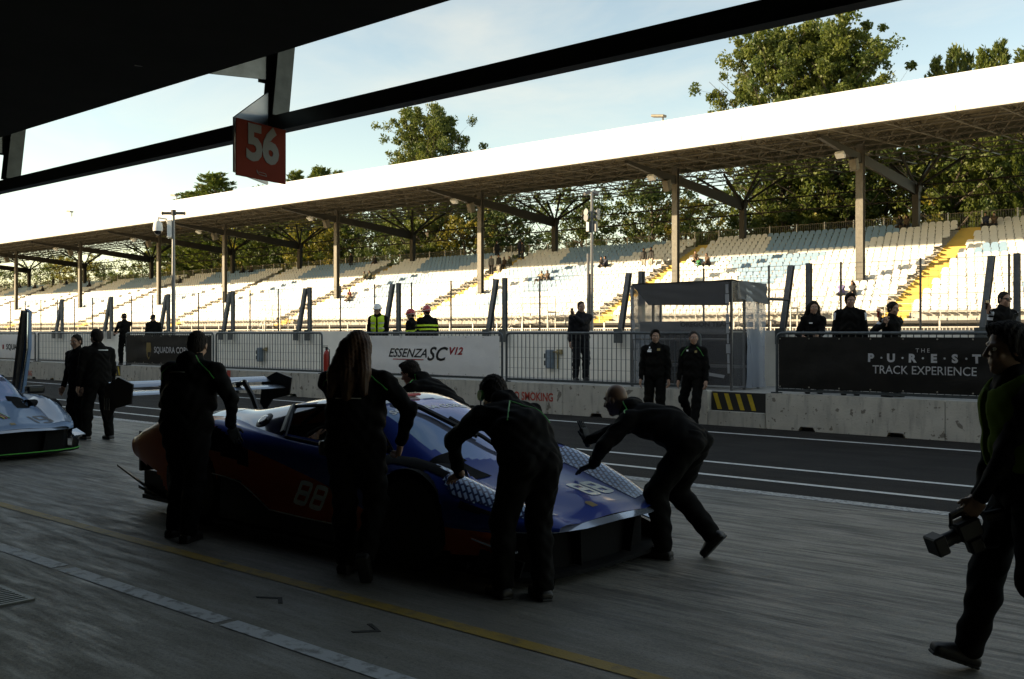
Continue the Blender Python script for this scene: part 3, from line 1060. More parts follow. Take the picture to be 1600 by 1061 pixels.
drape('roof_canvas', (xa - .05, Yf - .05, zfl + .03), (xb + .05, Yf - .05, zf + .03), (xa - .05, Yb + .1, zfl + .0), (xb + .05, Yb + .1, zf), M_CANV, amp=.035, seed=5)
drape('back_canvas', (xa, Yb + .04, zf - .36), (xb, Yb + .04, zf - .36), (xa, Yb + .04, zf + .02), (xb, Yb + .04, zf + .02), M_CANVD, amp=.03, seed=2)
drape('front_valance', (xa + .42, Yf - .03, zf - .42), (xb - .04, Yf - .03, zf - .46), (xa, Yf - .03, zfl + .03), (xb, Yf - .03, zf + .03), M_CANVD, amp=.04, seed=3)
drape('lower_canvas', (xa, Yb - .05, .66), (xb, Yb - .05, .66), (xa, Yb - .05, 1.76), (xb, Yb - .05, 1.76), M_CANVD, amp=.05, seed=9)
drape('name_band', (xa + .2, Yf - .02, 1.72), (xb - .05, Yf - .02, 1.72), (xa + .2, Yf - .02, 1.98), (xb - .05, Yf - .02, 1.98), M_CANV, amp=.03, seed=11)
tm = text_mesh('lettering', 'OREGON TEAM', .125, M_CANVD, extrude=.001, bold=.006, sx=1.25)
p = AT(1103, 507, Yf)
tm.transform(Matrix.Translation((p.x, Yf - .042, p.z)) @ FACE_CAM)
o = inst('lettering', tm, t); o.matrix_parent_inverse = inv
drape('front_sheet', (xa, Yf - .06, .72), (xb, Yf - .06, .72), (xa, Yf - .06, zfl), (xb, Yf - .06, zf), M_PVC, amp=.05, seed=4)
drape('side_sheet', (xb + .03, Yf, .66), (xb + .03, Yb - .6, .66), (xb + .03, Yf, zf), (xb + .03, Yb - .6, zf), M_PVC, amp=.06, seed=6)
drape('side_sheet', (xb + .05, Yb - .62, .66), (xb + .10, Yb + .1, .66), (xb + .05, Yb - .62, zf - .05), (xb + .10, Yb + .1, zf - .05), M_PVC2, amp=.12, seed=7)
drape('side_sheet', (xa - .03, Yf, .66), (xa - .03, Yb, .66), (xa - .03, Yf, zfl), (xa - .03, Yb, zfl), M_PVC2, amp=.10, seed=8)
drape('loose_flap', (xb + .02, Yf + .2, zf - .32), (xb + .16, Yb + .1, zf - .42), (xb + .02, Yf + .2, zf + .03), (xb + .14, Yb + .1, zf + .0), M_CANV, amp=.05, seed=12)
for a, b in (((xb - .06, Yf - .075, zf - .05), (xb - .02, Yf - .075, .95)), ((xa + .02, Yf - .075, zfl - .08), (xa + .16, Yf - .075, .75))):
    tp_ = MB(); av, bv = Vector(a), Vector(b)
    for i in range(9):
        p_, q_ = av.lerp(bv, i / 9), av.lerp(bv, (i + .92) / 9)
        w_ = .03 + .014 * math.sin(i * 2.3)
        tp_.prism([(p_.x - w_, p_.y, p_.z), (p_.x + w_, p_.y, p_.z), (q_.x + w_, q_.y, q_.z), (q_.x - w_, q_.y, q_.z)], (0, .003, 0))
    sh('tape_strip', tp_, M_TAPE)
sh('tape_strip', MB().prism([(xb - .95, Yf - .08, .97), (xb - .12, Yf - .08, .87), (xb - .1, Yf - .08, .93), (xb - .95, Yf - .08, 1.03)], (0, .003, 0)), M_TAPE)
sh('bench', MB().box2((xa + .2, Yb - .55, 1.05), (xb - .1, Yb - .15, 1.1)), M_TFR)
# short rail from shelter to the post pair
MB_ = MB(); MB_.tube((xb + .1, Yb + .1, PZ(1190, 467, Yb)), (PXX(1232, 19.3), 19.3, PZ(1190, 467, Yb)), .03, 6)
sh('tie_bar', MB_, M_DKSTEEL)

# ------------------------------------------------------------------ grandstand
D0, ROWP, NROW, Z0, RISE = 56.0, 0.80, 19, 2.55, 0.338
XL, XR = -250.0, 12.0
gs = empty('grandstand', (-60, D0, 0), 0, 'long roofed grandstand of white and blue seats across the track', 'grandstand')
ginv = Matrix.Translation(gs.location).inverted()
def gp(name, mb, m, smooth=False, stuff=False):
    o = mb.build(name, m, gs, smooth) if isinstance(mb, MB) else put(bpy.data.objects.new(name, mb), gs)
    o.matrix_parent_inverse = ginv
    if stuff: o['kind'] = 'stuff'
    return o
def gi(name, me, loc, rot=None):
    o = inst(name, me, gs, loc, rot); o.matrix_parent_inverse = ginv; return o
# terrace steps
mb = MB()
prof = []
for k in range(NROW):
    y, z = D0 + ROWP * k - .25, Z0 + RISE * k
    prof += [(y, z), (y + ROWP, z)]
prof += [(D0 + ROWP * NROW + 1.6, Z0 + RISE * (NROW - 1)), (D0 + ROWP * NROW + 1.6, .0), (D0 - .25, 1.2)]
mb.prism([(XL, y, z) for y, z in prof], (XR - XL, 0, 0))
gp('terrace', mb, M_TERR)
gp('front_shade_sheet', MB().box2((XL, D0 - .32, 0), (XR, D0 - .26, 2.2)), M_UNDER)  # dark sheet standing in for the shade below the stand
gp('front_beam', MB().box2((XL, D0 - .75, 2.28), (XR, D0 - .3, 2.42)), M_UNDER)
# front barrier of bars with a row of struts
rb = MB()
yb = D0 - 1.6
for z in (.75, 2.05):
    rb.tube((XL, yb, z), (XR, yb, z), .035, 4)
x = XL
while x < XR:
    rb.box((x, yb, 1.4), (.03, .03, 1.3)); x += .19
x = XL
while x < XR:
    rb.box((x, yb, 1.5), (.09, .09, 1.9)); rb.tube((x + .1, yb + .5, .7), (x, yb, 2.0), .035, 4); x += 2.4
gp('front_barrier', rb, M_RAIL, stuff=True)
structure(MB().box2((XL, D0 - 3.2, 0), (XR, D0 - 1.2, .72)).build('track_wall', M_PITWALL))
ra = MB()
for z in (.45, .85):
    ra.tube((XL, D0 - .5, Z0 + z - .05), (XR, D0 - .5, Z0 + z - .05), .018, 4)
x = XL
while x < XR:
    ra.box((x, D0 - .5, Z0 + .38), (.035, .035, .95)); x += 1.5
gp('front_rail', ra, M_RAIL, stuff=True)
# back railing
YT = D0 + ROWP * NROW + .1
ZT = Z0 + RISE * (NROW - 1)
rr_ = MB()
for z in (.18, 1.28):
    rr_.tube((XL, YT, ZT + z), (XR, YT, ZT + z), .028, 4)
x = XL
while x < XR:
    rr_.box((x, YT, ZT + .73), (.022, .022, 1.1)); x += .16
gp('back_rail', rr_, M_TRUSS, stuff=True)
post_m = MB().box((0, 0, .68), (.07, .07, 1.36)).mesh('back_rail_post', M_RAIL)
x = XR - 1
n = 0
while x > XL and n < 120:
    gi('back_rail_post', post_m, (x, YT - .03, ZT)); x -= 2.2; n += 1

# aisles
YM = D0 + ROWP * NROW
aisles = [PXX(px, 71.2) for px in (1523, 1109, 829, 627, 454.5, 304, 184, 90, 20)]
aisles += [aisles[-1] - 19.5 * k for k in range(1, 4)] + [aisles[0] + 19.5]
AW = .72
stp = MB()
for k in range(NROW):
    y, z = D0 + ROWP * k - .25, Z0 + RISE * k
    stp.box2((-AW, y - .004, z - RISE + .02), (AW, y + ROWP * .5, z + .006))
    stp.box2((-AW, y + ROWP * .5, z + .006), (AW, y + ROWP - .006, z + RISE * .5))
stp_m = stp.mesh('aisle_stair', M_AISLE)
top_m = MB().box2((-1.3, 0, 0), (1.3, .5, .16)).mesh('aisle_landing', M_UNDER)
for x in aisles:
    gi('aisle_stair', stp_m, (x, 0, 0))
    gi('aisle_landing', top_m, (x + .2, YM - .4, ZT + .012))

# seats: 300 nearest as parts, the rest joined
def seat_geo(lod):
    if lod == 0:
        cols = [(-.215, .05, .30), (-.225, .16, .34), (-.18, .30, .385), (-.09, .345, .40), (.09, .345, .40), (.18, .30, .385), (.225, .16, .34), (.215, .05, .30)]
        V = [(x, y, .40 + z) for x, z, y in cols]
        Fc = [(0, 1, 6, 7), (1, 2, 5, 6), (2, 3, 4, 5)]
        n = len(V)
        V += [(x, y + .035, z) for x, y, z in V]
        Fc += [(n + 7, n + 6, n + 1, n), (n + 6, n + 5, n + 2, n + 1), (n + 5, n + 4, n + 3, n + 2)]
        Fc += [(i + 1, i, n + i, n + i + 1) for i in range(7)]
        b = len(V)
        V += [(-.21, .30, .45), (.21, .30, .45), (.215, .08, .425), (.17, .02, .43), (-.17, .02, .43), (-.215, .08, .425), (-.17, .02, .36), (.17, .02, .36)]
        Fc += [(b + 5, b + 2, b + 1, b), (b + 4, b + 3, b + 2, b + 5), (b + 6, b + 7, b + 3, b + 4)]
        return np.array(V), Fc
    V = [(-.2, .31, .45), (.2, .31, .45), (.215, .37, .68), (.1, .40, .75), (-.1, .40, .75), (-.215, .37, .68), (-.2, .04, .43), (.2, .04, .43), (-.17, .03, .37), (.17, .03, .37)]
    return np.array(V), [(0, 1, 2, 5), (5, 2, 3, 4), (6, 7, 1, 0), (8, 9, 7, 6)]
SEATS = []
blue_amt = {}
for k in range(NROW):
    x = XR - .3 - (.24 if k % 2 else 0)
    while x > XL:
        x -= .48
        d = [x - a for a in aisles]
        near = min(d, key=abs)
        if abs(near) < AW + .20: continue
        # blue blocks lean across the sector between two aisles
        right = [a for a in aisles if a >= x]; left = [a for a in aisles if a < x]
        blue = False
        if right and left:
            u = (x - max(left)) / (min(right) - max(left))
            if 13 < k and .27 + .018 * (18 - k) < u < .80 - .03 * (18 - k): blue = True
            if k < 13 and (.20 + .03 * (13 - k)) < u < .62 - .012 * (13 - k) and k > 5: blue = True
            if k in (12, 11) and .1 < u < .18: blue = True
            if k <= 5 and .30 < u < .42 and k > 2: blue = True
            if XL < x < -150: blue = blue and k > 10
        SEATS.append((x, D0 + ROWP * k - .05, Z0 + RISE * k, blue, k))
def in_frame(s):
    xc = CY * s[0] + SY * s[1]; zc = -SY * s[0] + CY * s[1]
    return abs(xc / zc * F) < 790
order = sorted(range(len(SEATS)), key=lambda i: (not in_frame(SEATS[i]), SEATS[i][0] ** 2 + SEATS[i][1] ** 2))
front = set(order[:300])
SV, SF = seat_geo(0)
seat_w = mesh_np('seat', SV, SF, M_SEATW, False)
seat_b = mesh_np('seat', SV, SF, M_SEATB, False)
rs = random.Random(3)
for i in order[:300]:
    x, y, z, bl, k = SEATS[i]
    gi('seat', seat_b if bl else seat_w, (x, y, z), (R(rs.uniform(-3, 3)), 0, R(rs.uniform(-3, 3))))
def seat_bulk(name, sel, lod, m):
    V, Fc = seat_geo(lod)
    off = np.array([SEATS[i][:3] for i in sel])
    if not len(off): return
    off = off + RNG.normal(0, .008, off.shape)
    AV = (V[None] + off[:, None]).reshape(-1, 3)
    AF = []
    n = len(V)
    for q in range(len(sel)):
        AF += [tuple(v + q * n for v in f) for f in Fc]
    gp(name, mesh_np(name, AV, AF, m, False), None, stuff=True)
rest = [i for i in range(len(SEATS)) if i not in front]
for nm, bl, m in (('white_seats', False, M_SEATW), ('blue_seats', True, M_SEATB)):
    seat_bulk(nm, [i for i in rest if SEATS[i][3] == bl and SEATS[i][0] > -80], 0, m)
    seat_bulk(nm, [i for i in rest if SEATS[i][3] == bl and SEATS[i][0] <= -80], 1, m)

# columns, arms, rear columns
M_TRUSSD = pbr('dark_roof_steel', (.035, .031, .024), .65, .2)
YC, ZC = 60.7, 4.9
YR = 70.6
cols_px = [1345, 1056, 751, 526, 351, 248, 125, 25]
cxs = [PXX(p_, YC) for p_ in cols_px]
cxs += [cxs[-1] - 18.8 * k for k in range(1, 4)] + [cxs[0] + 15]
cm = MB()
cm.box((0, -.17, 4.25), (.42, .03, 8.5)); cm.box((0, .17, 4.25), (.42, .03, 8.5)); cm.box((0, 0, 4.25), (.06, .31, 8.5))
cm.box((-.28, .05, 4.1), (.10, .10, 8.2)); cm.box((0, 0, .05), (.7, .6, .1))
cm_m = cm.mesh('column', M_COLUMN)
am = MB()
am.prism([(-.14, YC + .2, 12.25), (-.14, YC + .2, 12.85), (-.14, YR, 12.1), (-.14, YR, 11.3), (-.14, YC + 3, 12.0)], (.20, 0, 0))
am.prism([(-.12, YC - .2, 12.2), (-.12, YC - .2, 12.8), (-.12, YC - 6.2, 13.1), (-.12, YC - 6.2, 12.9)], (.24, 0, 0))
am_m = am.mesh('roof_arm', M_TRUSSD)
rc_m = MB()
rc_m.box((0, 0, -.5), (.44, .42, 8.0)); rc_m.path([(0, 0, 3.2), (0, 0, 3.7)], [.36, .44], 4)
for a, b in ((-2.6, -2.5), (2.6, -2.5), (-2.6, 2.2), (2.6, 2.2), (0, -3), (0, 3)):
    rc_m.tube((0, 0, 3.5), (a, b, 5.6 + b * .05), .10, 5)
rc_mm = rc_m.mesh('rear_column', M_TRUSSD)
fl_m = MB()
fl_m.tube((0, 0, 0), (0, 1.9, -.15), .05, 5); fl_m.box((0, -.15, -.22), (.55, .45, .22), Matrix.Rotation(R(-35), 3, 'X'), .03)
fl_m = fl_m.mesh('flood_light', M_CAMW)
sp_m = MB().box((0, 0, 0), (.45, .5, .75), Matrix.Rotation(R(20), 3, 'X'), .03).mesh('loudspeaker', M_TRUSS)
for x in cxs:
    gi('column', cm_m, (x, YC, ZC))
    gi('roof_arm', am_m, (x, 0, 0))
    gi('rear_column', rc_mm, (x, YR, 8.3))
    gi('flood_light', fl_m, (x, YC - 3.0, 12.55))
    gi('loudspeaker', sp_m, (x + .1, YC - 1.3, 12.0))
# warren trusses between rear columns
srt = sorted(cxs)
for a, b in zip(srt[:-1], srt[1:]):
    tr = MB()
    L_ = b - a
    n = max(4, int(L_ / 1.6))
    for z in (11.0, 12.0):
        tr.tube((a, YR + .3, z), (b, YR + .3, z), .06, 5)
    for i in range(n):
        u0, u1 = a + L_ * i / n, a + L_ * (i + 1) / n
        m_ = (u0 + u1) / 2
        tr.tube((u0, YR + .3, 11.0), (m_, YR + .3, 12.0), .035, 4); tr.tube((m_, YR + .3, 12.0), (u1, YR + .3, 11.0), .035, 4)
    gp('rear_truss', tr, M_TRUSSD)

# roof: white edge, sheet, space frame
YFR, YRR = 53.0, 76.5
ZF0, ZF1 = 13.05, 15.05
def zlow(y): return 13.05 + (y - YFR) / (YRR - YFR) * 1.35
rp = [(YFR + .12, ZF0), (YFR, ZF0 + .25), (YFR - .02, ZF0 + 1.2), (YFR + .12, ZF1 - .25), (YFR + .45, ZF1), (YRR, ZF1 + 1.2), (YRR, ZF1 + 1.05), (YFR + .5, ZF1 - .15), (YFR + .28, ZF0 + 1.0), (YFR + .3, ZF0)]
x = XR + 2
pn = 0
while x > XL - 10:
    seg = MB().prism([(x - 5.985, y, z) for y, z in rp], (5.975, 0, 0))
    gp('roof_panel', seg, M_WHITE); x -= 6.0; pn += 1
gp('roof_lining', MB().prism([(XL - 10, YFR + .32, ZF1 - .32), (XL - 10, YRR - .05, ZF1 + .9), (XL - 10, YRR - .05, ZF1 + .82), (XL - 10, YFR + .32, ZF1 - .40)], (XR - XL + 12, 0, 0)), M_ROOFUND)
sf = MB()
ys = [YFR + .5 + (YRR - YFR - .8) * i / 8 for i in range(9)]
for i, y in enumerate(ys):
    sf.tube((XL, y, zlow(y)), (XR, y, zlow(y)), .06, 4)
    if i < 8:
        ym = (y + ys[i + 1]) / 2
        sf.tube((XL, ym, zlow(ym) + 1.25), (XR, ym, zlow(ym) + 1.25), .05, 4)
x = XR
while x > -190:
    for i in range(8):
        y0, y1 = ys[i], ys[i + 1]
        ym = (y0 + y1) / 2
        sf.tube((x, y0, zlow(y0)), (x, y1, zlow(y1)), .05, 4, cap=False)
        ap = (x - 1.45, ym, zlow(ym) + 1.25)
        for c in ((x, y0), (x, y1), (x - 2.9, y0), (x - 2.9, y1)):
            sf.tube((c[0], c[1], zlow(c[1])), ap, .032, 3, cap=False)
    x -= 2.9
gp('space_frame', sf, M_TRUSS, stuff=True)
# small lamps on the roof edge
for px, py in ((112, 331), (276, 306), (1036, 182)):
    p = AT(px, py, 54)
    lt = MB(); lt.tube((p.x, 54, ZF1 - .1), (p.x, 54, p.z), .05, 5); lt.box((p.x - .25, 53.9, p.z + .05), (.95, .4, .16), Matrix.Rotation(R(8), 3, 'Y'), .03)
    gp('roof_lamp', lt, M_TRUSS)

# access stairs in front of the seats
for px, lab in ((842, 'pale steel access stair with railings standing before the seats at centre'),
                (1212, 'pale steel access stair beside the shelter at the right'),
                (432, 'pale steel access stair before the seats at the left')):
    X = PXX(px, D0 - 1.2)
    t = empty('access_stair', (X, D0 - 1.2, .7), 0, lab, 'stair', 'steel access stairs before the grandstand')
    st = MB(); st.box((0, 0, 2.5), (2.4, 1.0, .1)); 
    for sx in (-1.15, 1.15):
        for sy in (-.45, .45): st.box((sx, sy, 1.25), (.06, .06, 2.5))
    st.build('platform', M_RAIL, t)
    tr = MB()
    for i in range(9):
        tr.box((-1.3 - .22 * i, 0, 2.4 - .24 * i), (.26, .9, .04))
    tr.build('treads', M_RAIL, t)
    for sy in (-.45, .45):
        rl = MB(); rl.tube((-1.2, sy, 3.6), (1.15, sy, 3.6), .025, 5); rl.tube((-1.2, sy, 3.6), (-3.3, sy, 1.4), .025, 5); rl.tube((-1.2, sy, 3.1), (1.15, sy, 3.1), .018, 5)
        for u in (-1.15, 0, 1.15): rl.tube((u, sy, 2.5), (u, sy, 3.6), .022, 5)
        for u in np.linspace(-1.1, 1.1, 14): rl.tube((u, sy, 2.5), (u, sy, 3.1), .008, 4)
        rl.tube((-3.3, sy, .5), (-3.3, sy, 1.4), .022, 5); rl.tube((-2.2, sy, 1.5), (-2.2, sy, 2.5), .022, 5)
        rl.build('railing', M_RAIL, t)

# ------------------------------------------------------------------ trees
def leaf_mat(name, c1, c2):
    m = bpy.data.materials.new(name); m.use_nodes = True
    nt = m.node_tree; b = nt.nodes['Principled BSDF']
    b.inputs['Roughness'].default_value = .55
    at = nt.nodes.new('ShaderNodeAttribute'); at.attribute_name = 'leaf_tint'
    mx = nt.nodes.new('ShaderNodeMix'); mx.data_type = 'RGBA'
    mx.inputs[6].default_value = (*c1, 1); mx.inputs[7].default_value = (*c2, 1)
    nt.links.new(at.outputs['Fac'], mx.inputs[0])
    tr = nt.nodes.new('ShaderNodeBsdfTranslucent')
    ms = nt.nodes.new('ShaderNodeMixShader'); ms.inputs[0].default_value = .45
    nt.links.new(mx.outputs[2], b.inputs['Base Color']); nt.links.new(mx.outputs[2], tr.inputs[0])
    out = nt.nodes['Material Output']
    nt.links.new(b.outputs[0], ms.inputs[1]); nt.links.new(tr.outputs[0], ms.inputs[2]); nt.links.new(ms.outputs[0], out.inputs[0])
    return m
M_BARK = pbr('tree_bark', (.075, .058, .04), .9, var=.35, vscale=3, stretch=(3, 3, .5), bump=.6, bscale=8)
M_LEAFG = leaf_mat('leaf_green', (.050, .088, .017), (.145, .168, .030))
M_LEAFY = leaf_mat('leaf_yellowing', (.095, .11, .018), (.30, .24, .035))
M_LEAFD = leaf_mat('leaf_dark', (.036, .066, .014), (.10, .128, .025))

def make_leaves(name, centres, radii, nleaf, size, m, rng, conifer=False):
    n = sum(nleaf)
    C = np.repeat(np.asarray(centres), nleaf, axis=0)
    Rr = np.repeat(np.asarray(radii), nleaf, axis=0)
    tint_c = np.repeat(rng.random(len(centres)), nleaf)
    d = rng.normal(size=(n, 3)); d /= np.linalg.norm(d, axis=1)[:, None]
    rad = rng.random(n) ** .6 * (1 + .25 * rng.random(n) ** 6)
    P = C + d * rad[:, None] * Rr
    u = rng.normal(size=(n, 3)); u /= np.linalg.norm(u, axis=1)[:, None]
    w = np.cross(u, rng.normal(size=(n, 3))); w /= np.linalg.norm(w, axis=1)[:, None]
    s = size * (.6 + .8 * rng.random(n))[:, None]
    q = np.stack([P - u * s * .5, P + w * s * .32 + u * s * .05, P + u * s * .5, P - w * s * .32 + u * s * .05], 1).reshape(-1, 3)
    Fq = np.arange(n * 4).reshape(-1, 4)
    me = mesh_np(name, q, Fq, m, False)
    at = me.attributes.new('leaf_tint', 'FLOAT', 'FACE')
    at.data.foreach_set('value', np.clip(tint_c * .7 + rng.random(n) * .45 - .05, 0, 1).astype(np.float32))
    return me

def tree_proto(seed, h, crown_r, base, m, size=.42, dens=1.0, poplar=False, conifer=False, trunk_r=.34, nb=34):
    rng = np.random.default_rng(seed); rr = random.Random(seed)
    tk = MB()
    lean = (rr.uniform(-.05, .05), rr.uniform(-.05, .05))
    tops = lambda z: Vector((lean[0] * z + .25 * math.sin(z * .35 + seed), lean[1] * z + .2 * math.cos(z * .3 + seed), z))
    zs = np.linspace(0, h * (.99 if conifer else .9), 9)
    tk.path([tops(z) for z in zs], [trunk_r * (1 - .88 * z / h) * (1.25 if z == 0 else 1) for z in zs], 8)
    cs, rs_, ns = [], [], []
    for i in range(nb):
        v = i / nb
        z0 = base + (h * .985 - base) * v ** .85 if conifer else base + (h * .9 - base) * v ** .9 * .92
        a = i * 2.39996 + rr.uniform(-.3, .3)
        if conifer:
            L = crown_r * (1 - v) ** .62 + .3; up = .55
        elif poplar:
            L = crown_r * (.55 + .75 * math.sin(math.pi * min(1, .18 + .8 * v))) * rr.uniform(.7, 1.1); up = .62
        else:
            L = crown_r * (.45 + .8 * math.sin(math.pi * (.15 + .75 * v))) * rr.uniform(.65, 1.12); up = .38
        p0 = tops(z0)
        dirv = Vector((math.cos(a), math.sin(a), up)).normalized()
        p1 = p0 + dirv * L * .55 + Vector((rr.uniform(-.3, .3), rr.uniform(-.3, .3), .2))
        p2 = p0 + dirv * L + Vector((rr.uniform(-.5, .5), rr.uniform(-.5, .5), L * .12))
        r0 = max(.035, trunk_r * .36 * (1 - .75 * v))
        tk.path([p0, p1, p2], [r0, r0 * .6, r0 * .2], 5)
        nsub = 3 if conifer else 7
        for k in range(nsub):
            u = .3 + .75 * (k + rr.random()) / nsub
            c = p0.lerp(p2, min(1.05, u))
            sp = .18 * L + .4
            c = c + Vector((rr.gauss(0, sp * .55), rr.gauss(0, sp * .55), rr.gauss(0, sp * .4)))
            if not conifer and k % 3 == 0:
                tk.tube(p0.lerp(p2, min(1, u * .8)), c, r0 * .22, 4, r0 * .08)
            cs.append(tuple(c))
            q = rr.uniform(.4, 1.05) * (.55 if conifer else .95)
            rs_.append((q, q, q * (.45 if conifer else .8)))
            ns.append(int(rr.uniform(16, 40) * dens))
    return tk.mesh('trunk', M_BARK, True), make_leaves('crown', cs, rs_, ns, size, m, rng, conifer)

def conifer_proto(seed, h, crown_r, base, m, nb=120):
    rng = np.random.default_rng(seed); rr = random.Random(seed)
    tk = MB()
    tk.path([(0, 0, 0), (0, 0, h * .5), (.1, 0, h * .97)], [.32, .2, .03], 7)
    Q, T = [], []
    for i in range(nb):
        v = i / nb
        z0 = base + (h * .95 - base) * v ** .8
        a = i * 2.39996 + rr.uniform(-.4, .4)
        L = (crown_r * (1 - v) ** .75 + .5) * rr.uniform(.6, 1.15)
        d = Vector((math.cos(a), math.sin(a), .95 + .5 * v)).normalized()
        p0 = Vector((0, 0, z0)); p1 = p0 + d * L
        tk.tube(p0, p1, .05 * (1.2 - v), 4, .012)
        n = int(26 + 34 * L)
        tint = rr.random()
        for k in range(n):
            u = rr.random() ** .8
            c = p0.lerp(p1, .12 + .9 * u)
            spread = .26 * (1 - u) + .05
            dd = (d + Vector((rr.gauss(0, .4), rr.gauss(0, .4), rr.gauss(.18, .3)))).normalized()
            l = rr.uniform(.25, .55) * (.7 + .5 * (1 - u)); w = rr.uniform(.05, .10)
            sd = dd.cross(Vector((rr.gauss(0, 1), rr.gauss(0, 1), rr.gauss(0, 1)))).normalized() * w
            c = c + Vector((rr.gauss(0, spread), rr.gauss(0, spread), rr.gauss(0, spread * .6)))
            Q += [c - sd * .5, c + dd * l * .5 - sd, c + dd * l, c + dd * l * .5 + sd]
            T.append(min(1, max(0, tint * .6 + rr.random() * .4)))
    me = mesh_np('crown', [tuple(q) for q in Q], np.arange(len(Q)).reshape(-1, 4), m, False)
    at = me.attributes.new('leaf_tint', 'FLOAT', 'FACE'); at.data.foreach_set('value', np.array(T, dtype=np.float32))
    return tk.mesh('trunk', M_BARK, True), me

PROTO = {
    'poplar': tree_proto(3, 31, 6.2, 7, M_LEAFG, .29, 4.6, poplar=True, nb=84, trunk_r=.42),
    'poplar_b': tree_proto(13, 29.5, 5.0, 8, M_LEAFG, .29, 4.2, poplar=True, nb=70, trunk_r=.38),
    'broad': tree_proto(5, 19, 5.2, 5.0, M_LEAFD, .30, 1.6, nb=40, trunk_r=.36),
    'broad_y': tree_proto(8, 18, 5.4, 4.5, M_LEAFY, .30, 1.5, nb=38, trunk_r=.38),
    'tall': tree_proto(21, 22, 4.6, 8.0, M_LEAFG, .30, 1.4, nb=40, trunk_r=.55),
    'sparse': tree_proto(34, 18, 4.0, 6.5, M_LEAFG, .28, .7, nb=26, trunk_r=.26),
    'conifer': conifer_proto(55, 26, 4.6, 8.0, M_LEAFG, 90),
    'bush': tree_proto(77, 12.5, 4.4, 2.0, M_LEAFG, .30, 2.4, nb=36, trunk_r=.2),
}
def tree(kind, px, D, label, h=None, rz=0.0, group='trees behind the grandstand', sxy=1.0):
    X = PXX(px, D)
    names = {'poplar': 'poplar_tree', 'poplar_b': 'poplar_tree', 'conifer': 'conifer_tree', 'bush': 'bushy_tree'}
    base_h = {'poplar': 31, 'poplar_b': 29.5, 'broad': 19, 'broad_y': 18, 'tall': 22, 'sparse': 18, 'conifer': 26, 'bush': 12.5}[kind]
    t = empty(names.get(kind, 'broadleaf_tree'), (X, D, 0), rz, label, 'tree', group)
    s = (h or base_h) / base_h
    t.scale = (s * sxy, s * sxy, s)
    tr_, cr_ = PROTO[kind]
    inst('trunk', tr_, t); inst('crown', cr_, t)
    return t
def top_h(px, py, D): return PZ(px, py, D) - 0
tree('poplar', 1225, 88, 'tall leafy poplar rising above the right half of the roof', top_h(1225, -6, 88), .4, sxy=.82)
tree('poplar_b', 1318, 90, 'tall poplar with the upright top just right of the biggest tree', top_h(1318, -12, 90), 1.9, sxy=.95)
tree('poplar', 672, 90, 'rounded green tree showing over the roof near the middle', top_h(672, 138, 90), 2.2, sxy=.86)
for px, py, D, rz, sx, lab in ((335, 263, 92, .3, 2.6, 'feathery conifer top over the roof left of the number sign'), (296, 292, 92, 1.4, 1.9, 'low conifer tip left of the feathery conifer'),
                       (408, 283, 92, 2.1, 2.0, 'low conifer tip just below the number sign'), (462, 258, 93, .9, 1.5, 'pale conifer tip just right of the number sign'),
                       (500, 252, 93, 2.9, 1.7, 'conifer with two tips between the sign and the round tree'), (527, 258, 94, 1.2, 1.3, 'small conifer tip nearest the round tree'),
                       (1463, 74, 92, .5, .7, 'leftmost conifer over the right end of the roof'), (1492, 56, 92, 1.5, .75, 'slender conifer over the right end of the roof'),
                       (1510, 66, 94, 2.0, .7, 'short conifer tucked right of the slender one'), (1538, 60, 92, 2.7, .85, 'conifer in the middle of the right clump'),
                       (1562, 48, 92, .2, .8, 'tallest conifer of the right clump'), (1600, 62, 92, 3.0, 1.0, 'conifer cut by the right picture edge'), (765, 224, 95, 1.1, 1.6, 'tiny tree tip on the roof line right of the round tree')):
    tree('conifer', px, D, lab, top_h(px, py, D), rz, sxy=sx)
belt = [(1590, 86, 'broad', 19), (1540, 92, 'tall', 23), (1478, 83, 'tall', 21), (1440, 90, 'broad_y', 20), (1395, 84, 'broad_y', 18), (1352, 94, 'sparse', 19),
        (1292, 80, 'tall', 22), (1245, 80, 'tall', 22), (1196, 88, 'sparse', 18), (1150, 95, 'sparse', 17), (1112, 90, 'bush', 13), (1070, 88, 'broad_y', 17), (1020, 84, 'broad', 19), (1000, 92, 'sparse', 15),
        (908, 84, 'broad', 18), (790, 84, 'broad', 18), (735, 82, 'broad_y', 17), (655, 84, 'sparse', 18), (610, 84, 'broad', 18),
        (565, 86, 'broad', 19), (520, 84, 'broad_y', 19), (480, 86, 'broad', 19), (440, 84, 'broad', 18), (405, 86, 'broad_y', 20), (372, 84, 'broad', 18), (340, 88, 'broad', 19), (300, 88, 'broad_y', 20),
        (262, 86, 'broad', 19), (225, 90, 'sparse', 18), (190, 86, 'bush', 13), (160, 92, 'sparse', 17), (128, 88, 'broad_y', 17), (95, 88, 'sparse', 19), (60, 90, 'sparse', 18), (20, 92, 'sparse', 17), (-20, 90, 'broad', 18)]
kinds = {'broad': 'dark leafy tree', 'broad_y': 'yellowing leafy tree', 'tall': 'thick trunked tall tree', 'sparse': 'thin open crowned tree', 'bush': 'low bushy tree'}
marks = []
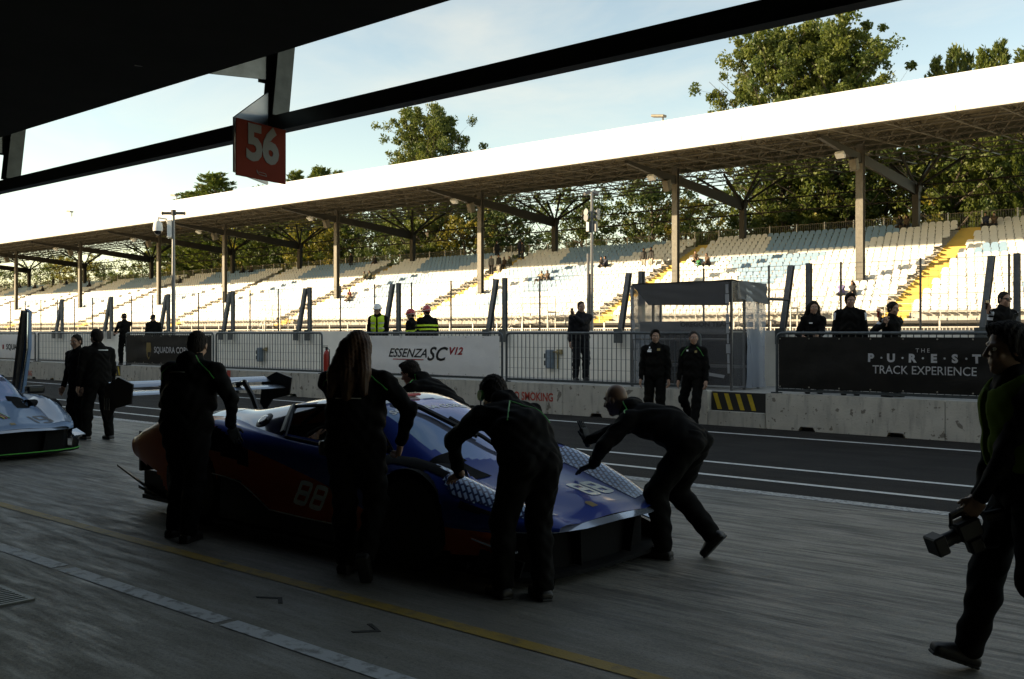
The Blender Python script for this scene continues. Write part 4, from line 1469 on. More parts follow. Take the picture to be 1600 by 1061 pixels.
for i, (px, D, kd, h) in enumerate(belt):
    side = 'right' if px > 1060 else 'middle' if px > 520 else 'left'
    ref = min(((abs(px - c), n_) for n_, c in enumerate(cols_px)), key=lambda q: q[0])[1]
    ordn = ['first', 'second', 'third', 'fourth', 'fifth', 'sixth', 'seventh', 'eighth'][ref]
    rel = 'right of' if px > cols_px[ref] + 25 else 'left of' if px < cols_px[ref] - 25 else 'just behind'
    far_ = 'well ' if abs(px - cols_px[ref]) > 75 else ''
    lab = f'{kinds[kd]} {far_}{rel} the {ordn} column from the right'
    while lab in marks:
        lab += ', farther back' if ', farther back' not in lab else ' again'
    marks.append(lab)
    tree(kd, px, D + 9, lab, h * 1.08, i * 1.7)
# undergrowth far behind so that the belt closes near the ground
for i, (px, D, h) in enumerate(((1560, 100, 12), (1430, 102, 12), (1330, 104, 12), (1230, 104, 12), (600, 112, 13), (480, 100, 13), (380, 102, 13), (300, 102, 13))):
    tree('bush', px, D, ['low bushy tree at the far right of the wood', 'low bushy tree behind the yellowing leaves at right', 'low bushy tree behind the first front column', 'low bushy tree behind the two thick trunks', 
                         'low bushy tree between the third and fourth front columns', 'low bushy tree left of the fourth front column', 'low bushy tree right of the fifth front column', 'low bushy tree left of the fifth front column'][i], h, i * 2.1, sxy=1.5)
# ------------------------------------------------------------------ race cars
# stations along the car: x, then eight (y, z) from the roof centre line down to the sill
CAR = [
 (-1.22, [(0,.79),(.36,.79),(.64,.765),(.84,.72),(.90,.67),(.90,.58),(.86,.51),(.78,.46)]),
 (-1.00, [(0,.845),(.36,.855),(.64,.835),(.87,.80),(.94,.735),(.95,.60),(.92,.46),(.86,.38)]),
 (-0.60, [(0,.90),(.36,.945),(.64,.92),(.87,.925),(.97,.84),(1.0,.60),(.985,.34),(.95,.16)]),
 (-0.20, [(0,.955),(.37,1.01),(.62,.945),(.86,.955),(.98,.86),(1.01,.60),(1.0,.32),(.97,.13)]),
 (0.20, [(0,.985),(.39,1.02),(.63,.945),(.85,.945),(.965,.85),(.99,.60),(.985,.31),(.97,.12)]),
 (0.60, [(0,1.05),(.43,1.07),(.70,.90),(.83,.90),(.93,.81),(.93,.57),(.96,.29),(.97,.11)]),
 (1.00, [(0,1.135),(.46,1.12),(.76,.865),(.82,.855),(.885,.74),(.89,.52),(.95,.28),(.97,.105)]),
 (1.40, [(0,1.185),(.48,1.155),(.77,.835),(.815,.82),(.875,.71),(.885,.50),(.95,.27),(.97,.105)]),
 (1.80, [(0,1.20),(.49,1.165),(.76,.81),(.81,.80),(.875,.69),(.89,.49),(.95,.27),(.97,.105)]),
 (2.20, [(0,1.09),(.50,1.045),(.73,.80),(.80,.805),(.90,.71),(.93,.50),(.95,.27),(.97,.11)]),
 (2.60, [(0,.875),(.48,.835),(.64,.745),(.80,.81),(.95,.72),(.985,.51),(.975,.28),(.975,.12)]),
 (2.90, [(0,.73),(.42,.70),(.58,.70),(.79,.79),(.95,.70),(1.0,.50),(.985,.29),(.975,.13)]),
 (3.25, [(0,.64),(.38,.615),(.55,.625),(.77,.70),(.92,.61),(.975,.46),(.965,.30),(.95,.14)]),
 (3.60, [(0,.56),(.34,.535),(.50,.535),(.71,.585),(.855,.52),(.90,.43),(.88,.31),(.87,.16)]),
 (3.88, [(0,.49),(.30,.47),(.46,.465),(.63,.485),(.74,.455),(.77,.41),(.75,.31),(.74,.18)]),
 (4.02, [(0,.435),(.28,.425),(.42,.42),(.55,.43),(.62,.42),(.64,.40),(.62,.31),(.62,.2)]),
]
_CX = np.array([c[0] for c in CAR]); _CP = np.array([c[1] for c in CAR])     # (n,8,2)
def _cr(p0, p1, p2, p3, t):
    return .5 * ((2 * p1) + (-p0 + p2) * t + (2 * p0 - 5 * p1 + 4 * p2 - p3) * t * t + (-p0 + 3 * p1 - 3 * p2 + p3) * t ** 3)
def car_section(x):
    i = int(np.clip(np.searchsorted(_CX, x) - 1, 0, len(_CX) - 2))
    t = (x - _CX[i]) / (_CX[i + 1] - _CX[i])
    g = lambda j: _CP[int(np.clip(j, 0, len(_CX) - 1))]
    return _cr(g(i - 1), g(i), g(i + 1), g(i + 2), t)
NSUB = 8
def car_ring(x):
    P = car_section(x)
    out = []
    for s in range(7):
        p0 = P[max(s - 1, 0)] if s > 0 else np.array([-P[1][0], P[1][1]])
        p3 = P[min(s + 2, 7)]
        for k in range(NSUB):
            out.append(_cr(p0, P[s], P[s + 1], p3, k / NSUB))
    out.append(P[7])
    return np.array(out)
NR = 7 * NSUB + 1
XS = np.unique(np.concatenate([np.linspace(-1.22, 4.02, 150), [.0, 2.85]]))
GRID = np.zeros((len(XS), NR, 3))
for i, x in enumerate(XS):
    r = car_ring(x)
    GRID[i, :, 0] = x; GRID[i, :, 1] = r[:, 0]; GRID[i, :, 2] = r[:, 1]
WX = (0.0, 2.85); WR = 0.345; ARCH = 0.40

def livery_mat(name, top, side, curve, roof=None, metallic=.0):
    m = bpy.data.materials.new(name); m.use_nodes = True
    nt = m.node_tree; N = nt.nodes.new; L = nt.links.new
    b = nt.nodes['Principled BSDF']
    b.inputs['Metallic'].default_value = metallic; b.inputs['Roughness'].default_value = .42
    b.inputs['Coat Weight'].default_value = .28; b.inputs['Coat Roughness'].default_value = .05; b.inputs['Specular IOR Level'].default_value = .08
    tc = N('ShaderNodeTexCoord'); sp = N('ShaderNodeSeparateXYZ'); L(tc.outputs['Object'], sp.inputs[0])
    mr = N('ShaderNodeMapRange'); mr.inputs[1].default_value = -1.4; mr.inputs[2].default_value = 4.2
    L(sp.outputs[0], mr.inputs[0])
    def step(cv):
        cr = N('ShaderNodeValToRGB'); e = cr.color_ramp.elements
        pts = [((x + 1.4) / 5.6, z) for x, z in cv]
        e[0].position, e[0].color = pts[0][0], (pts[0][1],) * 3 + (1,)
        e[1].position, e[1].color = pts[-1][0], (pts[-1][1],) * 3 + (1,)
        for p, z in pts[1:-1]:
            q = e.new(p); q.color = (z, z, z, 1)
        L(mr.outputs[0], cr.inputs[0])
        lt = N('ShaderNodeMath'); lt.operation = 'LESS_THAN'
        L(sp.outputs[2], lt.inputs[0]); L(cr.outputs[0], lt.inputs[1]); return lt.outputs[0]
    def mix(f, a, c):
        x = N('ShaderNodeMix'); x.data_type = 'RGBA'; L(f, x.inputs[0])
        for i, cc in ((6, a), (7, c)):
            if isinstance(cc, tuple): x.inputs[i].default_value = (*cc, 1)
            else: L(cc, x.inputs[i])
        return x.outputs[2]
    col = mix(step(curve), top, side)
    if roof:
        gt = step(roof[0])
        inv_ = N('ShaderNodeMath'); inv_.operation = 'SUBTRACT'; inv_.inputs[0].default_value = 1; L(gt, inv_.inputs[1])
        col = mix(inv_.outputs[0], col, roof[1])
    L(col, b.inputs['Base Color'])
    return m

M_CARBON = pbr('carbon_black', (.007, .007, .007), .4, spec=.35)
M_TYRE = pbr('tyre_rubber', (.028, .026, .024), .75, bump=.2, bscale=60)
M_RIM = pbr('dark_rim', (.14, .14, .145), .35, .7)
M_INT = pbr('cabin_black', (.005, .005, .005), .9, spec=.15)
M_GLASS = bpy.data.materials.new('car_glass'); M_GLASS.use_nodes = True
nt = M_GLASS.node_tree; nt.nodes.clear()
o_ = nt.nodes.new('ShaderNodeOutputMaterial'); tr_ = nt.nodes.new('ShaderNodeBsdfTransparent'); gl_ = nt.nodes.new('ShaderNodeBsdfGlossy'); fr_ = nt.nodes.new('ShaderNodeFresnel'); mx_ = nt.nodes.new('ShaderNodeMixShader')
tr_.inputs[0].default_value = (.72, .75, .76, 1); gl_.inputs[0].default_value = (.92, .95, 1, 1); gl_.inputs['Roughness'].default_value = .02; fr_.inputs[0].default_value = 1.75
nt.links.new(fr_.outputs[0], mx_.inputs[0]); nt.links.new(tr_.outputs[0], mx_.inputs[1]); nt.links.new(gl_.outputs[0], mx_.inputs[2]); nt.links.new(mx_.outputs[0], o_.inputs[0])
M_WSCR = bpy.data.materials.new('windscreen_film_sky_tint'); M_WSCR.use_nodes = True
bn = M_WSCR.node_tree.nodes['Principled BSDF']
bn.inputs['Base Color'].default_value = (.14, .15, .205, 1); bn.inputs['Roughness'].default_value = .10; bn.inputs['IOR'].default_value = 1.9  # lavender base puts sky reflection and haze into the glass colour
bn.inputs['Coat Weight'].default_value = 1.0; bn.inputs['Coat IOR'].default_value = 1.7
try:
    bn.inputs['Thin Film Thickness'].default_value = 420.0; bn.inputs['Thin Film IOR'].default_value = 1.38
except Exception: pass
M_CHROME = pbr('bare_metal', (.6, .6, .6), .2, 1.0)
M_LAMP = pbr('head_lamp_glass', (.02, .02, .022), .06, coat=1.0)
M_REDL = pbr('red_scoop_lens', (.45, .02, .015), .25, coat=.6)

def hex_pattern(name, c_line, c_fill):
    m = bpy.data.materials.new(name); m.use_nodes = True
    nt = m.node_tree; N = nt.nodes.new; L = nt.links.new
    b = nt.nodes['Principled BSDF']; b.inputs['Roughness'].default_value = .3; b.inputs['Coat Weight'].default_value = .8
    tc = N('ShaderNodeTexCoord'); mp = N('ShaderNodeMapping'); mp.inputs['Scale'].default_value = (15, 15, 0.001)
    mp.inputs['Rotation'].default_value = (0, 0, R(30))
    L(tc.outputs['Object'], mp.inputs[0])
    br = N('ShaderNodeTexBrick'); br.inputs['Scale'].default_value = 1.0; br.inputs['Mortar Size'].default_value = .12
    br.inputs['Brick Width'].default_value = .9; br.inputs['Row Height'].default_value = .52; br.offset = .5
    br.inputs['Color1'].default_value = (*c_line, 1); br.inputs['Color2'].default_value = (*c_line, 1); br.inputs['Mortar'].default_value = (*c_fill, 1)
    wv = N('ShaderNodeTexWave'); wv.bands_direction = 'DIAGONAL'; wv.inputs['Scale'].default_value = .9
    L(mp.outputs[0], br.inputs[0]); L(br.outputs[0], b.inputs['Base Color'])
    return m

def skin_mesh(name, keep, m, both=True, off=0.0, side=0):
    """Mesh from the cells of the car surface that pass keep(x, u)."""
    V, Fc, idx = [], [], {}
    def vid(i, j, s):
        key = (i, j, s if j > 0 else 1)
        if key not in idx:
            p = GRID[i, j].copy(); p[1] *= s
            if off:
                q = GRID[min(i + 1, len(XS) - 1), j] - GRID[max(i - 1, 0), j]
                r = GRID[i, min(j + 1, NR - 1)] - GRID[i, max(j - 1, 0)]
                n = np.cross(r, q); n /= (np.linalg.norm(n) + 1e-9)
                if (n[2] < 0) if j < 3.3 * NSUB else (n[1] < 0): n = -n
                if j == 0: n = np.array([0, 0, 1.])
                n[1] *= s
                p = p + n * off
            idx[key] = len(V); V.append(p)
        return idx[key]
    sides = (1, -1) if side == 0 else (side,)
    for i in range(len(XS) - 1):
        for j in range(NR - 1):
            x = (XS[i] + XS[i + 1]) / 2; u = (j + .5) / NSUB
            if not keep(x, u, (GRID[i, j] + GRID[i + 1, j + 1]) / 2): continue
            for s in sides:
                a, b, c, d = vid(i, j, s), vid(i + 1, j, s), vid(i + 1, j + 1, s), vid(i, j + 1, s)
                Fc.append((a, b, c, d) if s > 0 else (d, c, b, a))
    V = np.array(V)
    return V, Fc
def thick(V, Fc, t):
    """back faces so that panels have thickness"""
    return V, Fc

def in_arch(p):
    for wx in WX:
        if abs(p[1]) > .5 and (p[0] - wx) ** 2 + (p[2] - WR) ** 2 < (ARCH - .012) ** 2: return True
    return False
def is_glass_side(x, u):
    if not (.92 < x < 2.6): return False
    if not (1.12 < u < 1.92): return False
    lo = .92 + .55 * (u - 1.12) / .8 * .35
    return x > lo and x < 2.02 + (u - 1.12) / .8 * .45
def is_quarter(x, u):
    return -.05 < x <= .86 + .25 * max(0, u - 1.12) and np.interp(x, [-.05, .0, .9, 1.25], [1.9, 1.0, .86, 1.1]) <= u < 1.95
def is_screen(x, u):
    return 1.95 + .08 * u < x < 2.88 - .30 * u * u and u < .95
def is_roof(x, u):
    return -.98 < x <= 1.93 + .08 * u and u < np.interp(x, [-.98, -.05, .0, .9, 1.25], [1.9, 1.9, 1.0, .86, 1.1])

def project(me, bvh, direction, off=.003):
    d = Vector(direction).normalized()
    for v in me.vertices:
        h = bvh.ray_cast(v.co - d * 3, d)
        if h[0] is not None:
            n = h[1] if h[1].dot(d) < 0 else -h[1]
            v.co = h[0] + n * off
    me.update()

def seg_digits(s, h, w, t, gap, m, name='race_number', nsub=4):
    """rounded block digits made of strokes, in the XY plane, centred"""
    segs = {'8': 'abcdefg', '9': 'abcdfg', '1': 'bc'}
    mb = MB()
    tot = len(s) * w + (len(s) - 1) * gap
    def strip(a, b, tt):
        a, b = Vector((*a, 0)), Vector((*b, 0))
        d = (b - a).normalized(); n = Vector((-d.y, d.x, 0)) * tt / 2
        ex = d * tt * .28
        k = nsub
        vs = []
        for i in range(k + 1):
            p = (a - ex).lerp(b + ex, i / k)
            nn = n * (.55 if i in (0, k) else 1)
            vs += [p + nn, p - nn]
        mb.add(vs, [(2 * i, 2 * i + 1, 2 * i + 3, 2 * i + 2) for i in range(k)])
    for q, ch in enumerate(s):
        x0 = -tot / 2 + q * (w + gap) + t / 2; x1 = x0 + w - t
        y0, ym, y1 = -h / 2 + t / 2, 0, h / 2 - t / 2
        P = {'a': ((x0, y1), (x1, y1)), 'b': ((x1, ym), (x1, y1)), 'c': ((x1, y0), (x1, ym)), 'd': ((x0, y0), (x1, y0)), 'e': ((x0, y0), (x0, ym)), 'f': ((x0, ym), (x0, y1)), 'g': ((x0, ym), (x1, ym))}
        for c in segs[ch]: strip(*P[c], t)
    me = bpy.data.meshes.new(name)
    me.from_pydata(mb.v, [], mb.f); me.materials.append(m)
    return me

def wheel_meshes():
    ty = MB(); w = .32
    prof = [(.215, -w / 2 + .02), (.25, -w / 2), (.325, -w / 2 + .012), (WR, -w / 2 + .05), (WR, w / 2 - .05), (.325, w / 2 - .012), (.25, w / 2), (.215, w / 2 - .02)]
    ty.lathe((0, 0, 0), prof, 40, (0, 1, 0))
    rm = MB()
    rm.lathe((0, 0, 0), [(.222, -.13), (.235, -.10), (.20, -.06), (.195, .12), (.222, .13)], 32, (0, 1, 0))
    rm.lathe((0, 0, 0), [(.045, -.10), (.06, -.05), (.05, .02)], 12, (0, 1, 0))
    for k in range(10):
        a = 2 * math.pi * k / 10
        for da in (-.07, .07):
            rm.prism([(.05 * math.cos(a) - .008, -.085, .05 * math.sin(a)), (.05 * math.cos(a) + .012, -.085, .05 * math.sin(a) + .012), (.215 * math.cos(a + da) + .012, -.105, .215 * math.sin(a + da) + .012), (.215 * math.cos(a + da) - .008, -.105, .215 * math.sin(a + da))], (0, .025, 0))
    ty_m = ty.mesh('tyre', M_TYRE, True); rm_m = rm.mesh('rim', M_RIM, True)
    return ty_m, rm_m
TYRE_M, RIM_M = wheel_meshes()

def build_car(loc, rz, label, liv, num, num_col, door_open=False):
    t = empty('race_car', loc, rz, label, 'race car', 'low race cars in the pit lane')
    paint, roofm, hexm, glass_paint = liv[:4]
    # --- body shell
    def keep_body(x, u, p):
        if is_glass_side(x, u) or is_screen(x, u) or is_roof(x, u) or in_arch(p): return False
        if is_quarter(x, u): return False
        return not (u > 5.6 and p[2] < skirt_line(x))
    def skirt_line(x):
        return float(np.interp(x, [-1.3, -.60, -.35, .30, .40, .70, 1.15, 2.2, 2.4, 3.3, 3.62, 3.72, 4.1], [.52, .44, .2, .2, .48, .44, .255, .24, .2, .2, .2, .39, .39]))
    def keep_body2(x, u, p):
        if is_glass_side(x, u) or is_screen(x, u) or is_roof(x, u) or in_arch(p) or is_quarter(x, u): return False
        return p[2] >= skirt_line(x) or u < 4.2
    V, Fc = skin_mesh('body', keep_body2, paint)
    # pull the arch edges onto clean circles
    for v in V:
        for wx in WX:
            r = math.hypot(v[0] - wx, v[2] - WR)
            if abs(v[1]) > .5 and r < ARCH + .012:
                k = ARCH / max(r, 1e-6)
                if r < ARCH: v[0] = wx + (v[0] - wx) * k; v[2] = WR + (v[2] - WR) * k
    body = inst('body', mesh_np('body', V, Fc, paint, True), t)
    # full surface for projections
    Va, Fa = skin_mesh('x', lambda x, u, p: True, paint)
    bvh = BVHTree.FromPolygons([Vector(v) for v in Va], Fa)
    V, Fc = skin_mesh('roof', lambda x, u, p: is_roof(x, u) and not (x < .78 and u < .62 and x > -.9), roofm, off=.002)
    inst('roof_skin', mesh_np('roof_skin', V, Fc, roofm, True), t)
    V, Fc = skin_mesh('engine_cover', lambda x, u, p: (-.9 <= x <= .78 and u < .62), M_CARBON, off=-.03)
    ec = inst('engine_cover', mesh_np('engine_cover', V, Fc, M_CARBON, True), t)
    for k in range(5):
        x = -.6 + k * .26
        z = float(np.interp(x, [-.6, -.2, .2, .6], [.885, .94, 1.0, 1.08])) - .012
        MB().box((x, 0, z), (.09, .42, .02), Matrix.Rotation(R(-14), 3, 'Y')).build('louvre', M_CARBON, ec)
    V, Fc = skin_mesh('windscreen', lambda x, u, p: is_screen(x, u), M_WSCR)
    ws = inst('windscreen', mesh_np('windscreen', V, Fc, M_WSCR, True), t)
    tm = text_mesh('screen_lettering', 'SQUADRA CORSE', .085, M_LETW, extrude=0, bold=.003, sx=1.35)
    tm.transform(Matrix.Translation((2.13, 0, 3)) @ Matrix.Rotation(R(90), 4, 'Z'))
    project(tm, bvh, (0, 0, -1), .003); inst('screen_lettering', tm, ws)
    for s in (1, -1):
      V, Fc = skin_mesh('quarter', lambda x, u, p: is_quarter(x, u), glass_paint, side=s)
      inst('quarter_panel', mesh_np('quarter_panel', V, Fc, glass_paint, True), t)
    for s in (1, -1):
        V, Fc = skin_mesh('side_window', lambda x, u, p: is_glass_side(x, u), M_GLASS, side=s)
        inst('side_window', mesh_np('side_window', V, Fc, M_GLASS, True), t)
    # window surrounds
    for s in (1, -1):
        def on(x, u, o=.006):
            i = int(np.argmin(np.abs(XS - x))); j = int(round(u * NSUB))
            p = GRID[i, j]; return Vector((p[0], (p[1] + o) * s, p[2] + o * .4))
        fr = MB()
        fr.path([on(.90, 1.12), on(1.3, 1.12), on(1.7, 1.12), on(2.02, 1.12)], .014, 5)
        fr.path([on(.90, 1.12), on(1.02, 1.5), on(1.12, 1.95), on(1.7, 1.95), on(2.1, 1.95), on(2.45, 1.95), on(2.02, 1.12)], .014, 5)
        fr.path([on(.88, 1.12, .0), on(.98, 1.5, .0), on(1.06, 1.9, .0)], .035, 5)
        fr.build('window_frame', M_CARBON, t, True)
    # cabin
    cb = MB(); cb.box((1.5, 0, .35), (2.4, 1.5, .3)); cb.box((.80, 0, .66), (.1, 1.2, .5)); cb.box((2.62, 0, .56), (.4, 1.0, .24))
    cb.build('cabin_floor', M_INT, t)
    rollb = MB()
    for s in (1, -1):
        rollb.path([(.95, .58 * s, .5), (1.05, .52 * s, .95), (1.2, .42 * s, 1.09), (1.85, .42 * s, 1.12), (2.5, .54 * s, .76)], .022, 6)
        rollb.tube((1.0, .55 * s, .8), (2.1, .6 * s, .62), .022, 6)
    rollb.tube((1.2, -.42, 1.09), (1.2, .42, 1.09), .022, 6)
    rollb.build('roll_cage', M_INT, t, True)
    seat = SDF(.05).box((1.32, -.36, .68), (.05, .20, .22), .05, [[.97, 0, -.22], [0, 1, 0], [.22, 0, .97]]).box((1.58, -.36, .50), (.22, .20, .05), .04)
    seat.ell((1.32, -.36, .90), (.12, .16, .10))
    soft('race_seat', seat, .03, M_INT, t)
    stw = MB(); stw.path([Vector((2.12 + .05 * math.sin(a), -.36 + .15 * math.cos(a), .80 + .13 * math.sin(a))) for a in np.linspace(0, 6.28, 17)], .017, 6); stw.tube((2.12, -.36, .80), (2.5, -.36, .68), .03, 6)
    stw.build('steering_wheel', M_INT, t, True)
    # wheels
    for wx in WX:
        for s in (1, -1):
            w = empty('wheel', (wx, s * .80, WR), R(180) if s > 0 else 0)
            w.parent = t
            inst('tyre', TYRE_M, w); inst('rim', RIM_M, w)
            if wx == WX[0]: w.scale = (1.0, 1.12, 1.0)
    for wx in WX:
        for s in (1, -1):
            ar = MB()
            n = 18
            for k in range(n):
                a0, a1 = math.pi * (-.08 + 1.16 * k / n), math.pi * (-.08 + 1.16 * (k + 1) / n)
                p = [(wx + (ARCH + .01) * math.cos(a), WR + (ARCH + .01) * math.sin(a)) for a in (a0, a1)]
                ar.add([(p[0][0], s * .56, p[0][1]), (p[1][0], s * .56, p[1][1]), (p[1][0], s * .96, p[1][1]), (p[0][0], s * .96, p[0][1])], [(0, 1, 2, 3)])
            ar.build('wheel_arch_liner', M_INT, t)
    # floor, skirts, splitter, diffuser
    fl = MB()
    fl.prism([(-1.1, -.86, .10), (2.3, -.95, .10), (3.4, -.90, .10), (3.4, .90, .10), (2.3, .95, .10), (-1.1, .86, .10)], (0, 0, .04))
    fl.build('floor_pan', M_CARBON, t)
    for s in (1, -1):
        V, Fc = skin_mesh('side_skirt', lambda x, u, p: (u > 3.4 and p[2] < skirt_line(x) + .03 and .42 < x < 2.42), M_CARBON, side=s, off=-.006)
        inst('side_skirt', mesh_np('side_skirt', V, Fc, M_CARBON, True), t)
        pl = MB()
        cv = [(.33, .49), (.5, .475), (.70, .44), (.9, .36), (1.15, .258), (1.6, .247), (2.2, .242)]
        pp = []
        for x, z in cv:
            h = bvh.ray_cast(Vector((x, s * 3, z)), Vector((0, -s, 0)))
            pp.append(h[0] + Vector((0, s * .003, 0)) if h[0] else Vector((x, s * .96, z)))
        pl.path(pp, .006, 5); pl.build('pin_stripe', M_LETW, t, True)
        sk = MB().prism([(.36, s * .90, .07), (2.45, s * .90, .07), (2.45, s * 1.03, .07), (.42, s * 1.03, .07)], (0, 0, .03))
        sk.build('sill_blade', M_CARBON, t)
    spm = MB()
    edge = [(3.2, .90), (3.55, .93), (3.78, .90), (3.93, .75), (4.02, .45), (4.04, 0)]
    ring = edge + [(x, -y) for x, y in reversed(edge[:-1])]
    spm.prism([(x, y, .065) for x, y in ring], (0, 0, .028))
    sp = spm.build('splitter', M_INT, t)
    for s in (1, -1):
        MB().prism([(3.50, s * .925, .09), (3.84, s * .84, .09), (3.88, s * .84, .20), (3.56, s * .925, .26)], (0, s * .015, 0)).build('splitter_fin', M_CARBON, sp)
    # nose face: dark intake with struts and white lip
    def keep_nose(x, u, p): return x > 3.35 and p[2] < .40 and u > 4.5
    nf = MB()
    nf.prism([(3.2, -.86, .085), (3.6, -.82, .085), (3.82, -.66, .085), (3.88, -.4, .085), (3.90, 0, .085), (3.88, .4, .085), (3.82, .66, .085), (3.6, .82, .085), (3.2, .86, .085)], (0, 0, .305))
    nf.build('nose_intake', M_INT, t)
    lip = MB(); 
    lp = [(3.35, .955, .39), (3.62, .905, .385), (3.85, .79, .385), (4.0, .655, .385), (4.075, .40, .39), (4.09, 0, .40)]
    lp = lp + [(x, -y, z) for x, y, z in reversed(lp[:-1])]
    vs, fs = [], []
    for (x, y, z) in lp:
        vs += [(x, y, z), (x - .06, y * .96, z + .03), (x - .10, y * .92, z - .02)]
    for i in range(len(lp) - 1):
        for a, b in ((0, 1), (1, 2), (2, 0)):
            fs.append((3 * i + a, 3 * i + 3 + a, 3 * i + 3 + b, 3 * i + b))
    lip.add(vs, fs); lip.build('nose_lip', liv[4], t, True)
    for s in (1, -1):
        MB().prism([(3.86, s * .3, .10), (3.96, s * .3, .10), (3.98, s * .34, .37), (3.86, s * .34, .37)], (0, s * .012, 0)).build('nose_strut', M_INT, t)
        # winglet all in silver, its colour standing in for a white glint
        MB().prism([(3.50, s * .88, .30), (3.80, s * .82, .25), (3.86, s * .96, .27), (3.52, s * .99, .33)], (0, 0, .012)).build('glint_winglet', liv[4], t)
    # hood: hexagon printed fender vents, dark headlamps, hood intakes, fender louvres
    for s in (1, -1):
        V, Fc = skin_mesh('x', lambda x, u, p: 2.70 < x < 3.88 and 2.0 + .12 * (x - 2.6) < u < (2.62 + 1.35 * min(1, max(0, x - 2.9) / .35) - .2 * max(0, x - 3.3)), hexm, side=s, off=.004)
        inst('fender_print', mesh_np('fender_print', V, Fc, hexm, True), t)
        V, Fc = skin_mesh('x', lambda x, u, p: 2.68 < x < 3.12 and .62 + (x - 2.68) * .45 < u < 1.62 - .25 * (x - 2.68), M_INT, side=s, off=.005)
        inst('hood_intake', mesh_np('hood_intake', V, Fc, M_INT, True), t)
        V, Fc = skin_mesh('x', lambda x, u, p: 3.36 < x < 3.74 and 4.08 < u < 4.55 - .7 * (x - 3.36), M_LAMP, side=s, off=.005)
        inst('headlight', mesh_np('headlight', V, Fc, M_LAMP, True), t)
        V, Fc = skin_mesh('x', lambda x, u, p: 2.42 < x < 3.14 and 2.92 + .5 * abs(x - 2.75) < u < 3.75 - .35 * (x - 2.42), M_CARBON, side=s, off=.006)
        lo = inst('fender_louvre', mesh_np('fender_louvre', V, Fc, M_INT, True), t)
    sm = MB()
    for k in range(7):
        pass
    # wiper
    wp = MB()
    def sc(x, y, o):
        h = bvh.ray_cast(Vector((x, y, 3)), Vector((0, 0, -1))); return h[0] + Vector((0, 0, o))
    wp.path([sc(2.86, .16, .02), sc(2.66, .08, .05), sc(2.40, -.06, .06)], .018, 5)
    wp.path([sc(2.62, .05, .035), sc(2.45, -.06, .04), sc(2.2, -.20, .04), sc(1.98, -.32, .035)], .024, 5)
    wp.build('wiper', M_CARBON, t, True)
    # mirrors
    for s in (1, -1):
        mi = SDF(.02).box((2.10, s * 1.0, .86), (.05, .11, .035), .025)
        mr_ = soft('mirror', mi, .02, M_CARBON, t)
        MB().path([(2.2, s * .74, .78), (2.15, s * .86, .83), (2.11, s * .92, .85)], .016, 5).build('mirror_stalk', M_CARBON, mr_)
    # roof scoop, fuel cap, rear lamps, exhaust
    rs_m = SDF(.06).ell((1.45, 0, 1.185), (.42, .17, .065)).cap((1.6, 0, 1.20), (.7, 0, 1.10), .05, .03)
    soft('roof_scoop', rs_m, .025, roofm, t)
    MB().box((1.84, 0, 1.212), (.14, .20, .022), None, .010).build('scoop_mouth', M_REDL, t)
    for s in (1, -1):
        h = bvh.ray_cast(Vector((.62, s * 3, .955)), Vector((0, -s, 0)))
        c = h[0]; n = h[1] if h[1].y * s > 0 else -h[1]
        fc = MB(); fc.lathe(tuple(c - n * .004), [(.088, 0), (.09, .012), (.07, .016)], 20, tuple(n)); fcap = fc.build('fuel_cap', M_CARBON, t)
        MB().lathe(tuple(c + n * .010), [(.055, 0), (.055, .012), (.04, .016)], 18, tuple(n)).build('cap_disc', M_CHROME, fcap)
        MB().box((-1.2, s * .62, .70), (.05, .34, .05), None, .01).build('tail_light', M_REDL, t)
        MB().prism([(-1.30, s * .90, .33), (-.75, s * .96, .22), (-.75, s * 1.0, .24), (-1.42, s * .96, .40)], (0, 0, .02)).build('rear_blade', M_CARBON, t)
        V, Fc = skin_mesh('x', lambda x, u, p: -1.05 < x < -.35 and 1.3 < u < 2.55, M_CARBON, side=s, off=.006)
        inst('rear_vent', mesh_np('rear_vent', V, Fc, M_CARBON, True), t)
        V, Fc = skin_mesh('x', lambda x, u, p: .28 < x < .80 and 3.5 + 1.6 * (x - .28) < u < 4.9 - .6 * (.8 - x), M_INT, side=s, off=.004)
        inst('side_intake', mesh_np('side_intake', V, Fc, M_INT, True), t)
    rp_ = MB(); rp_.box((-1.20, 0, .56), (.04, 1.66, .40)); rp_.build('rear_panel', M_CARBON, t)
    df = MB()
    df.prism([(-1.25, -.82, .18), (-.7, -.82, .10), (-.7, .82, .10), (-1.25, .82, .18)], (0, 0, .03))
    for y in np.linspace(-.75, .75, 7): df.box((-1.0, y, .24), (.5, .015, .24))
    df.build('diffuser', M_CARBON, t)
    # rear wing
    rw = empty('rear_wing', (0, 0, 0)); rw.parent = t
    def aero(y0, y1, x, z, c, ang, m, nm, n=10):
        pr = [(0, 0), (.12, .045), (.35, .07), (.7, .05), (1, .005), (.7, -.005), (.35, -.012), (.1, -.02)]
        ca, sa = math.cos(R(ang)), math.sin(R(ang))
        pts = [(x - c * (a * ca + b * sa * .0), y0, z + c * (a * sa + b)) for a, b in pr]
        return MB().prism(pts, (0, y1 - y0, 0)).build(nm, m, rw, False)
    M_WING = liv[5]
    aero(-.95, .95, -1.20, 1.12, .32, 5, M_WING, 'wing_plane')
    aero(-.95, .95, -1.48, 1.185, .15, 22, M_WING, 'wing_flap')
